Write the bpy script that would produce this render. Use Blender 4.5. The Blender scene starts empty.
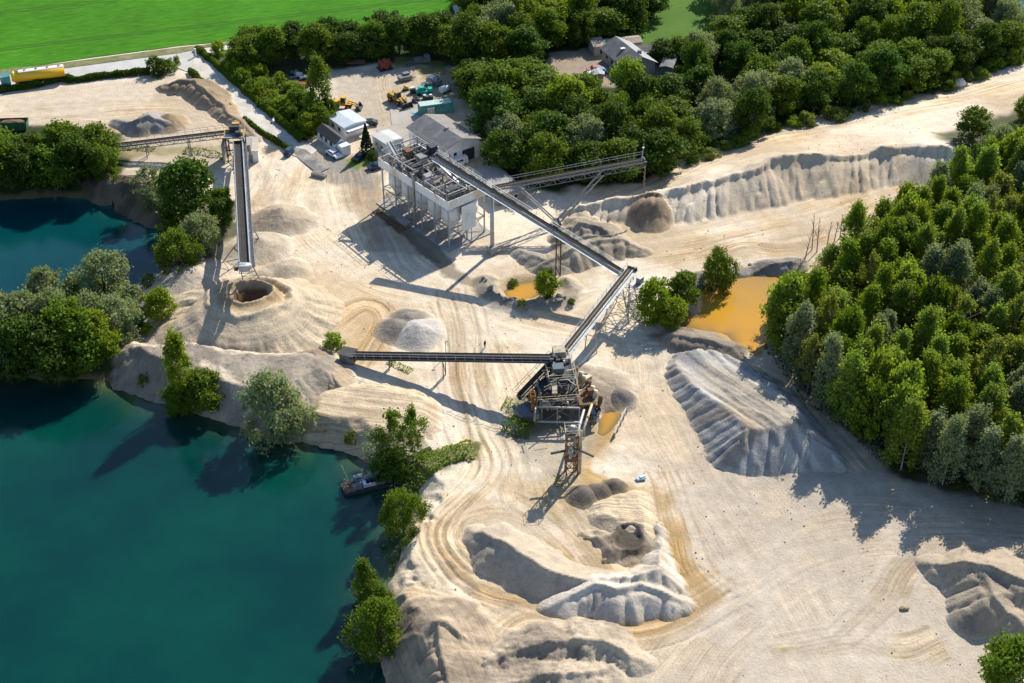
import bpy, math, random
import numpy as np
from mathutils import Vector, Matrix
random.seed(7); RNG = np.random.default_rng(11)
sc = bpy.context.scene
COL = sc.collection
R = math.radians
# ------------------------------------------------------------------ camera
F, PITCH, CH = 1422.2, R(36.0), 160.0
cp, sp = math.cos(PITCH), math.sin(PITCH)
cam = bpy.data.cameras.new('camera'); co = bpy.data.objects.new('camera', cam); COL.objects.link(co)
cam.sensor_width = 36.0; cam.lens = F/1024*36.0; cam.clip_start = 1; cam.clip_end = 20000
co.location = (0, 0, CH); co.rotation_euler = (math.pi/2-PITCH, 0, 0)
sc.camera = co

def G(px, py, z=0.0):
    """point of the world at height z that the photograph shows at pixel px, py"""
    u = (px-512)/F; v = (341.5-py)/F
    dy = cp+v*sp; dz = -sp+v*cp
    t = (z-CH)/dz
    return Vector((u*t, dy*t, z))
def GA(pts, z=0.0):
    return np.array([tuple(G(p[0], p[1], z))[:2] for p in pts], dtype=np.float64)
def height_at(px, pybase, pytop, z0=0.0):
    """height of a vertical thing standing at px,pybase whose top shows at pytop"""
    b = G(px, pybase, z0); v = (341.5-pytop)/F
    return CH + b.y*(-sp+v*cp)/(cp+v*sp) - z0

# ------------------------------------------------------------------ noise
def _h(ix, iy, seed):
    n = (ix.astype(np.int64)*374761393 + iy.astype(np.int64)*668265263 + seed*2147483647) & 0xffffffff
    n = ((n ^ (n >> 13))*1274126177) & 0xffffffff
    n = (n ^ (n >> 16)) & 0xffffff
    return n.astype(np.float64)/0xffffff
def vn(x, y, seed=0):
    x = np.asarray(x, dtype=np.float64); y = np.asarray(y, dtype=np.float64)
    ix = np.floor(x); iy = np.floor(y); fx = x-ix; fy = y-iy
    fx = fx*fx*(3-2*fx); fy = fy*fy*(3-2*fy)
    a = _h(ix, iy, seed); b = _h(ix+1, iy, seed); c = _h(ix, iy+1, seed); d = _h(ix+1, iy+1, seed)
    return (a+(b-a)*fx)*(1-fy)+(c+(d-c)*fx)*fy
def fbm(x, y, sc_, seed=0, octv=4, gain=.5):
    s = 0; a = 1; t = 0; f = 1.0/sc_
    for i in range(octv):
        ca, sa = math.cos(i*1.1+seed), math.sin(i*1.1+seed)
        s = s + a*vn((x*ca-y*sa)*f+seed*3.7, (x*sa+y*ca)*f-seed*1.3, seed+i*17); t += a; a *= gain; f *= 2.03
    return s/t          # 0..1
def ridge(x, y, sc_, seed=0, octv=3):
    return 1-np.abs(2*fbm(x, y, sc_, seed, octv)-1)*2
def ss(a, b, x):
    t = np.clip((x-a)/(b-a), 0, 1); return t*t*(3-2*t)
def polyline(X, Y, P):
    """distance to polyline, arc length at the foot, interpolated 0..n-1 parameter, side (signed distance)"""
    best = np.full(X.shape, 1e18); S = np.zeros(X.shape); T = np.zeros(X.shape); side = np.zeros(X.shape)
    acc = 0.0
    for i in range(len(P)-1):
        ax, ay = P[i]; bx, by = P[i+1]; dx, dy = bx-ax, by-ay; L2 = dx*dx+dy*dy+1e-12; L = math.sqrt(L2)
        t = np.clip(((X-ax)*dx+(Y-ay)*dy)/L2, 0, 1)
        qx = X-ax-t*dx; qy = Y-ay-t*dy; d2 = qx*qx+qy*qy
        m = d2 < best
        best = np.where(m, d2, best); S = np.where(m, acc+t*L, S); T = np.where(m, i+t, T)
        side = np.where(m, (dx*(Y-ay)-dy*(X-ax))/(L*np.sqrt(d2)+1e-9), side)
        acc += L
    return np.sqrt(best), S, T, side
def inside(X, Y, P):
    c = np.zeros(X.shape, dtype=bool); n = len(P)
    for i in range(n):
        x1, y1 = P[i]; x2, y2 = P[(i+1) % n]
        if y1 == y2: continue
        m = ((y1 > Y) != (y2 > Y)) & (X < (x2-x1)*(Y-y1)/(y2-y1)+x1)
        c ^= m
    return c
def sdpoly(X, Y, P):
    """signed distance, negative inside; arc length"""
    Q = np.vstack([P, P[:1]])
    d, s, t, _ = polyline(X, Y, Q)
    return np.where(inside(X, Y, P), -d, d), s

# ------------------------------------------------------------------ materials
MATS = {}
def new_mat(name):
    m = bpy.data.materials.new(name); m.use_nodes = True; nt = m.node_tree
    for n in list(nt.nodes): nt.nodes.remove(n)
    out = nt.nodes.new('ShaderNodeOutputMaterial'); b = nt.nodes.new('ShaderNodeBsdfPrincipled')
    nt.links.new(b.outputs[0], out.inputs[0]); MATS[name] = m
    return m, nt, b, out
def N(nt, typ, **kw):
    n = nt.nodes.new(typ)
    for k, v in kw.items():
        if k.startswith('_'): setattr(n, k[1:], v)
        else: n.inputs[k.replace('__', ' ')].default_value = v
    return n
def mixrgb(nt, mode, fac, a, b):
    n = nt.nodes.new('ShaderNodeMix'); n.data_type = 'RGBA'; n.blend_type = mode
    for i, v in ((0, fac), (6, a), (7, b)):
        if isinstance(v, bpy.types.NodeSocket): nt.links.new(v, n.inputs[i])
        elif i == 0: n.inputs[0].default_value = v
        else: n.inputs[i].default_value = (*v, 1) if len(v) == 3 else v
    return n.outputs[2]
def ramp(nt, src, stops):
    n = nt.nodes.new('ShaderNodeValToRGB'); e = n.color_ramp.elements
    while len(e) < len(stops): e.new(.5)
    for el, (p, c) in zip(e, stops):
        el.position = p; el.color = (*c, 1) if hasattr(c, '__len__') else (c, c, c, 1)
    nt.links.new(src, n.inputs[0]); return n.outputs[0]
def paint(name, col, rough=.6, metal=0.0, var=.25, scale=1.5, dirt=None, bump=0.0):
    """painted / plain surface with worn, uneven tone; dirt = second colour showing in patches"""
    m, nt, b, out = new_mat(name)
    tc = N(nt, 'ShaderNodeTexCoord')
    nz = N(nt, 'ShaderNodeTexNoise', Scale=scale, Detail=6.0, Roughness=.65); nt.links.new(tc.outputs['Object'], nz.inputs['Vector'])
    v = ramp(nt, nz.outputs[0], [(.3, 1-var), (.7, 1+var*.3)])
    c = mixrgb(nt, 'MULTIPLY', 1.0, col, v)
    if dirt:
        n2 = N(nt, 'ShaderNodeTexNoise', Scale=scale*.6, Detail=8.0, Roughness=.7); nt.links.new(tc.outputs['Object'], n2.inputs['Vector'])
        f = ramp(nt, n2.outputs[0], [(.48, 0.0), (.62, 1.0)])
        c = mixrgb(nt, 'MIX', f, c, dirt)
    nt.links.new(c, b.inputs['Base Color'])
    b.inputs['Roughness'].default_value = rough; b.inputs['Metallic'].default_value = metal
    if bump:
        bp = N(nt, 'ShaderNodeBump', Strength=bump, Distance=.1); nt.links.new(nz.outputs[0], bp.inputs['Height']); nt.links.new(bp.outputs[0], b.inputs['Normal'])
    return m

# ------------------------------------------------------------------ meshes
def raw_mesh(name, V, Fc, mats, smooth=False, midx=None):
    """V (n,3) array, Fc (m,4) or (m,3) int array"""
    me = bpy.data.meshes.new(name); V = np.asarray(V, dtype=np.float32); Fc = np.asarray(Fc, dtype=np.int32)
    k = Fc.shape[1]
    me.vertices.add(len(V)); me.vertices.foreach_set('co', V.ravel())
    me.loops.add(Fc.size); me.loops.foreach_set('vertex_index', Fc.ravel())
    me.polygons.add(len(Fc)); me.polygons.foreach_set('loop_start', np.arange(0, Fc.size, k, dtype=np.int32))
    me.polygons.foreach_set('loop_total', np.full(len(Fc), k, dtype=np.int32))
    if smooth: me.polygons.foreach_set('use_smooth', np.ones(len(Fc), dtype=bool))
    for m in mats: me.materials.append(m)
    if midx is not None: me.polygons.foreach_set('material_index', np.asarray(midx, dtype=np.int32))
    me.update(); me.validate()
    return me
def tag(o, label=None, cat=None, group=None, kind=None):
    if label: o['label'] = label
    if cat: o['category'] = cat
    if group: o['group'] = group
    if kind: o['kind'] = kind
    return o
def link(name, me, parent=None):
    o = bpy.data.objects.new(name, me); COL.objects.link(o)
    if parent: o.parent = parent
    return o
def empty(name, loc, rz, label, cat, group=None):
    o = link(name, None); o.location = loc; o.rotation_euler = (0, 0, rz); o.empty_display_size = .5
    return tag(o, label, cat, group)
def kids(o): return [c for c in bpy.data.objects if c.parent == o]
def copy_tree(o, ks=None):
    c = o.copy(); COL.objects.link(c)
    for ch in (ks if ks is not None else kids(o)):
        d = ch.copy(); COL.objects.link(d); d.parent = c
        for g in kids(ch):
            e = g.copy(); COL.objects.link(e); e.parent = d
    return c

class MB:
    """collects boxes, beams, cylinders, prisms; link() makes them one mesh object"""
    def __init__(s): s.v = []; s.f = []; s.m = []; s.mi = 0; s.sm = []
    def add(s, V, Fs, sm=False):
        k = len(s.v); s.v += [tuple(p) for p in V]
        for f in Fs: s.f.append([i+k for i in f]); s.m.append(s.mi); s.sm.append(sm)
        return s
    def box(s, c, d, rz=0.0):
        ca, sa = math.cos(rz), math.sin(rz); V = []
        for z in (-.5, .5):
            for x, y in ((-.5, -.5), (.5, -.5), (.5, .5), (-.5, .5)):
                X, Y = x*d[0], y*d[1]; V.append((c[0]+X*ca-Y*sa, c[1]+X*sa+Y*ca, c[2]+z*d[2]))
        return s.add(V, [(3, 2, 1, 0), (4, 5, 6, 7), (0, 1, 5, 4), (1, 2, 6, 5), (2, 3, 7, 6), (3, 0, 4, 7)])
    def beam(s, a, b, w, h=None):
        """rectangular bar from a to b, w wide, h deep"""
        h = h or w; a = Vector(a); b = Vector(b); d = (b-a)
        if d.length < 1e-5: return s
        d.normalize(); up = Vector((0, 0, 1))
        if abs(d.z) > .98: up = Vector((0, 1, 0))
        r = d.cross(up).normalized(); u = r.cross(d).normalized(); V = []
        for p in (a, b):
            for x, y in ((-.5, -.5), (.5, -.5), (.5, .5), (-.5, .5)): V.append(p+r*x*w+u*y*h)
        return s.add(V, [(0, 1, 2, 3), (7, 6, 5, 4), (4, 5, 1, 0), (5, 6, 2, 1), (6, 7, 3, 2), (7, 4, 0, 3)])
    def cyl(s, a, b, r0, r1=None, n=14, caps=True):
        r1 = r0 if r1 is None else r1; a = Vector(a); b = Vector(b); d = (b-a).normalized()
        up = Vector((0, 0, 1)) if abs(d.z) < .98 else Vector((0, 1, 0))
        r = d.cross(up).normalized(); u = r.cross(d).normalized(); V = []
        for p, q in ((a, r0), (b, r1)):
            for i in range(n):
                t = 2*math.pi*i/n; V.append(p+r*math.cos(t)*q+u*math.sin(t)*q)
        s.add(V, [(i, i+n, (i+1) % n+n, (i+1) % n) for i in range(n)], True)
        if caps:
            k = len(s.v)-2*n
            s.f += [[k+i for i in range(n)], [k+n+i for i in reversed(range(n))]]; s.m += [s.mi]*2; s.sm += [False]*2
        return s
    def quad(s, *p): return s.add(p, [tuple(range(len(p)))])
    def prism(s, P, z0, z1):
        """plan polygon P (counter-clockwise) extruded"""
        n = len(P); V = [(x, y, z0) for x, y in P]+[(x, y, z1) for x, y in P]
        return s.add(V, [tuple(reversed(range(n))), tuple(range(n, 2*n))]+[(i, (i+1) % n, (i+1) % n+n, i+n) for i in range(n)])
    def blob(s, c, r, seed=0, n=10, m=7, amp=.2):
        """lumpy rounded body (rock, heap, bag)"""
        rr = random.Random(seed); V = [(c[0], c[1], c[2]+r[2])]
        for j in range(1, m):
            th = math.pi*j/m
            for i in range(n):
                ph = 2*math.pi*i/n; k = 1+amp*(rr.random()*2-1)
                V.append((c[0]+r[0]*k*math.sin(th)*math.cos(ph), c[1]+r[1]*k*math.sin(th)*math.sin(ph), c[2]+r[2]*k*math.cos(th)))
        V.append((c[0], c[1], c[2]-r[2])); Fs = []
        for i in range(n): Fs.append((0, 1+i, 1+(i+1) % n))
        for j in range(m-2):
            for i in range(n):
                a = 1+j*n+i; b = 1+j*n+(i+1) % n; Fs.append((a, a+n, b+n, b))
        e = len(V)-1; k = 1+(m-2)*n
        for i in range(n): Fs.append((k+i, e, k+(i+1) % n))
        return s.add(V, Fs)
    def link(s, name, mats, parent=None):
        if not isinstance(mats, (list, tuple)): mats = [mats]
        me = bpy.data.meshes.new(name); me.from_pydata(s.v, [], s.f)
        for m in mats: me.materials.append(m)
        for p, mi, sm in zip(me.polygons, s.m, s.sm): p.material_index = mi; p.use_smooth = sm
        me.update()
        return link(name, me, parent)
# ------------------------------------------------------------------ light and sky
ELEV, AZ = R(38.0), math.atan2(.52, .85)          # azimuth from +Y towards +X
sun = bpy.data.lights.new('sun', 'SUN'); sun.energy = 4.5; sun.angle = R(.5); sun.color = (1.0, .935, .83)
so = link('sun', sun); sd = Vector((math.sin(AZ)*math.cos(ELEV), math.cos(AZ)*math.cos(ELEV), math.sin(ELEV)))
so.rotation_euler = sd.to_track_quat('Z', 'Y').to_euler(); so.location = sd*400
w = bpy.data.worlds.new('World'); sc.world = w; w.use_nodes = True; nt = w.node_tree
bg = nt.nodes['Background']; sky = nt.nodes.new('ShaderNodeTexSky'); sky.sky_type = 'NISHITA'; sky.sun_disc = False
sky.sun_elevation = ELEV; sky.sun_rotation = AZ; sky.altitude = 200; sky.air_density = 1.0; sky.dust_density = .4; sky.ozone_density = 3.0
nt.links.new(sky.outputs[0], bg.inputs[0]); bg.inputs[1].default_value = SKYSTR = .11
sc.view_settings.view_transform = 'Standard'; sc.view_settings.look = 'None'; sc.view_settings.exposure = .66; sc.view_settings.gamma = 1
sc.cycles.max_bounces = 6; sc.cycles.diffuse_bounces = 2; sc.cycles.transparent_max_bounces = 6
sc.cycles.use_denoising = True

# ------------------------------------------------------------------ terrain functions
WL = -2.6
LAKE = GA([(-300,372),(0,376),(60,380),(92,380),(130,384),(160,398),(190,406),(215,414),(250,426),(300,440),(345,447),(365,462),(395,474),
  (416,484),(417,505),(406,530),(401,548),(398,562),(386,585),(391,620),(396,640),(388,655),(393,668),(405,690),(420,760),(450,900),(-900,900)], WL)
LAKE2 = GA([(-400,198),(0,199),(60,196),(100,200),(125,210),(148,222),(165,235),(171,250),(166,268),(155,280),(138,288),(110,312),(60,335),(0,345),(-400,350)], WL)
LAKE3 = GA([(1000,-2),(1024,24),(1100,40),(1250,-20),(1000,-30)], -1.0)
POND = GA([(683,326),(686,304),(703,284),(728,274),(750,269),(778,272),(795,290),(790,315),(772,335),(752,352),(738,348),(728,335),(700,331)], -.5)
PONDS = GA([(504,292),(512,285),(524,281),(537,279),(543,286),(541,294),(533,299),(518,301),(508,299)], -.4)
PONDW = GA([(597,434),(597,420),(603,411),(613,409),(621,415),(618,424),(611,432),(603,437)], -.25)
BENCH = [(555,214,.2),(566,209,1.4),(583,204,2.2),(605,199,2.8),(640,195,3.6),(665,190,4.0),(685,187,4.2),(705,181,4.6),(725,176,4.9),(747,171,5.2),(770,161,5.6),(790,157,5.8),(815,156,5.6),(840,154,5.2),(865,151,4.7),(890,147,5.0),(920,146,5.4),(948,147,5.2),(962,156,4.6),(970,172,3.0),(1000,186,1.5),(1100,200,.4)]
BP = np.array([tuple(G(a, b, c))[:2] for a, b, c in BENCH]); BH = np.array([c for *_, c in BENCH])
NORTH = GA([(500,195),(560,198),(640,190),(700,155),(770,130),(870,110),(950,90),(1024,66),(1300,20)])
SANDBANK = GA([(95,382),(100,352),(125,325),(150,322),(185,300),(215,330),(330,340),(352,352),(352,380),(365,384),(440,392),(470,455),(425,480),(395,474),(345,448),(300,441),(250,427),(190,407),(130,385)])
def scallop(s, d, lam, seed):
    """rounded ribs with sharp valleys running down a slope, of uneven width"""
    u = s/lam+2.0*fbm(s, s*0+seed, lam*2.5, seed+60, 2)+.06*d+.25*(fbm(s, d, 3.0, seed+61, 2)-.5)
    c = np.floor(u); f = (u-c)*2-1; a = .45+.75*_h(c, c*0, seed)
    u2 = u*2.3+.4; f2 = (u2-np.floor(u2))*2-1
    return a*np.sqrt(np.maximum(0, 1-f*f))+.22*np.sqrt(np.maximum(0, 1-f2*f2))
def row_of_cones(P, Hh, step, seed, jit=.5):
    """tipped loads side by side: cone tops along a polyline"""
    rr_ = random.Random(seed); out = []; acc = 0; nxt = 0
    for i in range(len(P)-1):
        L = math.hypot(*(P[i+1]-P[i]))
        while nxt <= acc+L:
            t = (nxt-acc)/L; q = P[i]+(P[i+1]-P[i])*t; h = Hh[i]+(Hh[i+1]-Hh[i])*t
            out.append((q[0]+rr_.gauss(0, jit), q[1]+rr_.gauss(0, jit), h*rr_.uniform(.86, 1.06))); nxt += step*rr_.uniform(.6, 1.4)
        acc += L
    return out
def cones(X, Y, cs, slope, wob=.10, seed=1):
    z = np.full(X.shape, -9.0); nz = 1+wob*2*(fbm(X, Y, 2.2, seed+40, 3)-.5)
    for x, y, h in cs: z = np.maximum(z, h-slope*(np.hypot(X-x, Y-y)*nz-.04))
    return z
BCONES = row_of_cones(BP, BH, 2.1, 5, .55)
_r = random.Random(8)
BCONES += [(x+_r.uniform(-1, 1), y-_r.uniform(1.2, 3.2), h*_r.uniform(.45, .8)) for x, y, h in BCONES if _r.random() < .7 and h > 1.5]
def H(X, Y, fine=True):
    X = np.asarray(X, dtype=np.float64); Y = np.asarray(Y, dtype=np.float64)
    near = ss(420, 300, Y)*ss(-260, -190, X)*ss(330, 240, X)
    base_ = np.where(X < 20, ss(298, 276, Y), near)*near
    base_ = base_+(near-base_)*ss(10, 40, X)
    z = (fbm(X, Y, 26, 3, 4)-.5)*.9*base_
    # terrace on the upper right
    d, s, t, side = polyline(X, Y, BP)
    hz = np.interp(t, np.arange(len(BH)), BH)
    yn = np.interp(X, NORTH[:, 0], NORTH[:, 1])
    fall = ss(yn+4, yn-22, Y)
    rib = fbm(s, s*0+3.1, 3.4, 5, 3)
    above = side > 0
    jag = (fbm(X, Y, 6, 9, 3)-.5)*3.0
    south = np.zeros(X.shape); mk = (d < 18) & (hz > .1)
    if mk.any():
        dm, sm, hm = d[mk], s[mk], hz[mk]; sc1 = scallop(sm+dm*.35, dm, 2.7+0*sm, 3)*(.55+.9*vn(sm*.12, sm*0, 5)); dj = np.maximum(dm+(fbm(sm, sm*0+9, 4, 18, 3)-.6)*2.6-.5*sc1, 0)
        south[mk] = np.maximum(hm-.56*(dj-.85*sc1*ss(.2, 3.5, dj))-.7*ss(0, .6, dj), 0)
    south = .5*(south+np.sqrt(south*south+.06))-.12*ss(.6, 0, south)
    south = np.minimum(south, hz+.3)*ss(.15, 1.2, hz)
    top = hz-ss(0, 14, d)*1.6
    z = z+np.where(above, top*fall, south*np.where(Y > yn, 0, 1))*ss(-3, 8, X)
    z = z+.9*np.exp(-(d/1.6)**2)*(fbm(X, Y, 4.5, 2, 2)-.35)*2*ss(0, 3, hz)*fall
    # lakes and ponds
    for P, lev, sl, nz in ((LAKE, WL, .75, 2.0), (LAKE2, WL, .6, 2.5), (LAKE3, -1.0, .4, 2.0), (POND, -.5, .35, .9), (PONDS, -.4, .4, .3), (PONDW, -.25, .4, .3)):
        bx = (P[:, 0].min()-18, P[:, 0].max()+18, P[:, 1].min()-18, P[:, 1].max()+18)
        m = (X > bx[0]) & (X < bx[1]) & (Y > bx[2]) & (Y < bx[3])
        if not m.any(): continue
        sd_, ar = sdpoly(X[m], Y[m], P)
        sd_ = sd_+(fbm(X[m], Y[m], 5, 21, 3)-.5)*nz
        zm = z[m]; out = lev+.02+sl*sd_*(1+1.1*(fbm(X[m], Y[m], 3.5, 31, 3)-.5))
        z[m] = np.where(sd_ < 0, np.maximum(lev-4, lev+.4*sd_), np.minimum(zm, out))
    # earth rim round the small pond
    d, s, t, _ = polyline(X, Y, RIM)
    z = z+np.clip(1.15-.40*d, 0, 1.2)*(.5+fbm(X, Y, 2.0, 8, 3))
    if fine:
        z = z+near*((fbm(X, Y, 5, 12, 4)-.5)*.34*ROUGHZ(X, Y))
        d, s, t, _ = polyline(X, Y, TRK_B)
        wn = ss(9, 5, d)*(1-((t < 1e-4) | (t > len(TRK_B)-1-1e-4))*ss(0, 2.5, d))
        z = z-.16*wn*ss(.5, .75, vn(d*1.4+2.0*(fbm(X, Y, 14, 5, 2)), s*.03, 4))
    return z
def smooth(P, n=3):
    P = np.asarray(P, dtype=float)
    for _ in range(n):
        a = P[:-1]*.75+P[1:]*.25; b = P[:-1]*.25+P[1:]*.75; M = np.empty((2*len(a), 2)); M[0::2] = a; M[1::2] = b; P = np.vstack([P[:1], M, P[-1:]])
    return P
RIM = GA([(486,282),(488,292),(498,303),(520,309),(545,306),(565,302),(574,292),(566,284)])
TRK_B = GA([(452,300),(462,330),(466,380),(474,430),(492,458),(486,478),(462,497),(444,512),(436,535),(446,560),(478,584),(520,600),(570,618),(620,630),(665,622),(700,600),(725,585)]); TRK_B = smooth(TRK_B, 2)
def ROUGHZ(X, Y):
    a = ss(0, 1, 0*X)+.35
    for cx, cy, r, k in RZ: a = a+k*np.exp(-((X-cx)**2+(Y-cy)**2)/(r*r))
    return a
RZ = [(*tuple(G(a, b))[:2], r, k) for a, b, r, k in ((430,570,10,4.0),(420,640,9,3.5),(450,620,9,3),(580,240,9,3.0),(540,285,8,1.5),(600,395,7,3),(700,345,8,2.5),(800,400,22,1.6),(740,380,20,1.4),
      (870,470,16,1.5),(110,190,12,4),(130,200,8,4),(590,560,16,1.2),(610,480,8,2.5),(170,95,10,1.5),(680,290,6,2),(400,445,12,2.0),(940,100,12,2.0))]
def Hs(x, y): return float(H(np.array([x]), np.array([y]), False)[0])
def GH(px, py):
    """pixel to the terrain surface"""
    z = 0.0
    for _ in range(4):
        p = G(px, py, z); z = Hs(p.x, p.y)
    return Vector((p.x, p.y, z))

# ------------------------------------------------------------------ colours of the ground (painted by zone)
SAND, PALE, GREY, OCHRE, BROWN, DUST = (.56,.455,.325), (.69,.59,.455), (.355,.33,.295), (.40,.275,.125), (.22,.165,.11), (.45,.385,.31)
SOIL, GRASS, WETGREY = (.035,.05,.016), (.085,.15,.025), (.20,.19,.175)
ZONES = [  # pixel outline, colour, feather in metres, strength
 ([(620,520),(700,440),(860,470),(1300,520),(1500,900),(560,900),(660,640)], DUST, 10, .75),
 ([(700,300),(760,350),(830,400),(880,470),(1000,540),(1100,560),(1100,470),(800,330)], (.30,.26,.205), 5, .85),
 ([(655,345),(700,335),(760,370),(850,450),(850,485),(730,480),(690,430)], (.36,.325,.28), 4, .8),
 ([(320,160),(380,150),(384,205),(440,262),(370,250),(345,200)], (.36,.30,.225), 1.0, .75),
 ([(335,160),(375,150),(383,200),(384,225),(355,200)], (.33,.26,.185), 1.2, .9),
 ([(290,140),(345,160),(372,175),(372,190),(325,178)], (.24,.23,.215), .6, .8),
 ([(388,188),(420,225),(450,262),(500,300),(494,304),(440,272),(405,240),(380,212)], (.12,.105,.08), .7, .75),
 ([(330,70),(420,65),(450,110),(410,122),(395,150),(340,118)], (.42,.36,.285), 3, .8),
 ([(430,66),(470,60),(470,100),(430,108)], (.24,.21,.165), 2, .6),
 ([(0,92),(180,72),(250,120),(240,160),(0,150)], (.47,.385,.285), 4, .6),
 ([(560,240),(640,215),(700,235),(760,250),(800,235),(860,210),(790,260),(720,272),(640,262),(590,262)], (.44,.335,.205), 4, .8),
 ([(690,262),(760,255),(790,268),(780,280),(680,280)], (.60,.50,.37), 1.5, .9),
 ([(676,345),(684,300),(705,280),(740,265),(800,270),(800,320),(760,355),(735,350)], (.33,.20,.055), 1.0, .9),
 ([(494,304),(498,284),(524,274),(552,276),(560,298),(530,308)], (.30,.20,.09), .8, .85),
 ([(470,268),(560,262),(600,275),(580,300),(560,310),(500,308),(470,290)], (.45,.34,.21), 3, .6),
 ([(598,408),(622,408),(617,430),(600,450),(598,470),(632,492),(622,500),(570,486),(590,440)], (.42,.27,.10), 1.2, 1.0),
 ([(545,488),(580,492),(660,478),(680,492),(600,500),(560,520),(540,500)], (.38,.25,.10), 1.6, .9),
 ([(556,372),(600,385),(620,410),(600,412),(575,400)], (.30,.235,.16), 2, .8),
 ([(505,412),(540,385),(600,400),(600,440),(570,500),(545,500),(520,450)], (.34,.29,.21), 2, .7),
 ([(652,480),(670,480),(686,540),(700,570),(724,590),(722,604),(690,612),(660,575)], (.40,.27,.12), 1.8, .95),
 ([(560,540),(640,540),(640,580),(560,585)], (.37,.27,.15), 3, .6),
 ([(590,612),(690,608),(715,592),(728,598),(700,622),(640,640),(600,632)], (.39,.27,.13), 1.8, .9),
 ([(540,330),(612,330),(625,345),(600,375),(560,362)], PALE, 6, .3),
 ([(355,322),(370,318),(385,352),(380,366),(352,366),(340,356)], (.42,.30,.17), 1.5, .7),
 ([(255,262),(330,270),(400,295),(430,330),(380,345),(340,350),(300,310)], (.50,.36,.20), 6, .7), ([(560,470),(640,480),(660,540),(560,540),(520,500)], (.46,.35,.21), 4, .6), ([(440,290),(470,300),(490,420),(480,450),(450,380)], (.48,.37,.24), 4, .45),
 ([(85,385),(92,340),(120,316),(165,330),(270,372),(345,430),(345,460),(200,420)], (.34,.29,.23), 3, .8),
 ([(255,60),(300,90),(340,130),(300,140),(200,48),(240,48)], (.075,.10,.025), 1.0, 1),
 ([(95,145),(200,138),(230,150),(220,170),(160,165),(100,160)], (.44,.37,.27), 3, .8),
 ([(90,185),(115,165),(165,195),(200,205),(165,245),(120,215)], (.15,.115,.08), 2, .8),
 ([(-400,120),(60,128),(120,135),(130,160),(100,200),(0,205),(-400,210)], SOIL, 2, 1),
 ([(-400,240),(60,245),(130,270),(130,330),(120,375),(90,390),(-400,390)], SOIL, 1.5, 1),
 ([(165,215),(215,205),(238,200),(238,238),(215,262),(190,275),(165,262)], (.06,.065,.03), 1.5, .9),
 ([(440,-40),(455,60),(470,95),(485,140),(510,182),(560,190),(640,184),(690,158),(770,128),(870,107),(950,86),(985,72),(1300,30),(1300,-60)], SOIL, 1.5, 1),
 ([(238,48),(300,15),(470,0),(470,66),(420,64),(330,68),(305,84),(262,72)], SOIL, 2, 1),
 ([(545,52),(600,48),(655,50),(672,62),(650,85),(560,86)], (.34,.27,.20), 1, .9),
 ([(715,85),(745,80),(755,118),(725,130),(700,140)], (.20,.19,.075), 2, .9),
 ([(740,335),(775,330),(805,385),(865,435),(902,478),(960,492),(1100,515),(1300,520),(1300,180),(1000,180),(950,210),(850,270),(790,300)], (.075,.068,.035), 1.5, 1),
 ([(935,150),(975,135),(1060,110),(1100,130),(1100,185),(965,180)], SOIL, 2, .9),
 ([(402,462),(440,446),(478,444),(470,458),(430,472),(412,480)], (.13,.14,.05), .8, .9),
 ([(505,395),(560,385),(570,425),(540,440),(510,440)], (.12,.12,.055), 1.5, .75),
 ([(390,55),(430,56),(420,66),(395,68)], (.22,.22,.07), 1, .8),
 ([(412,66),(440,62),(445,75),(420,80)], (.17,.18,.06), 1, .7),
 ([(345,160),(378,150),(380,163),(358,168),(345,166)], (.14,.20,.04), .4, .9),
 ([(60,150),(228,144),(226,152),(150,156),(60,160)], (.26,.22,.10), 1.0, .7),
]
ZW = [(GA(p), c, f, k) for p, c, f, k in ZONES]
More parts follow.
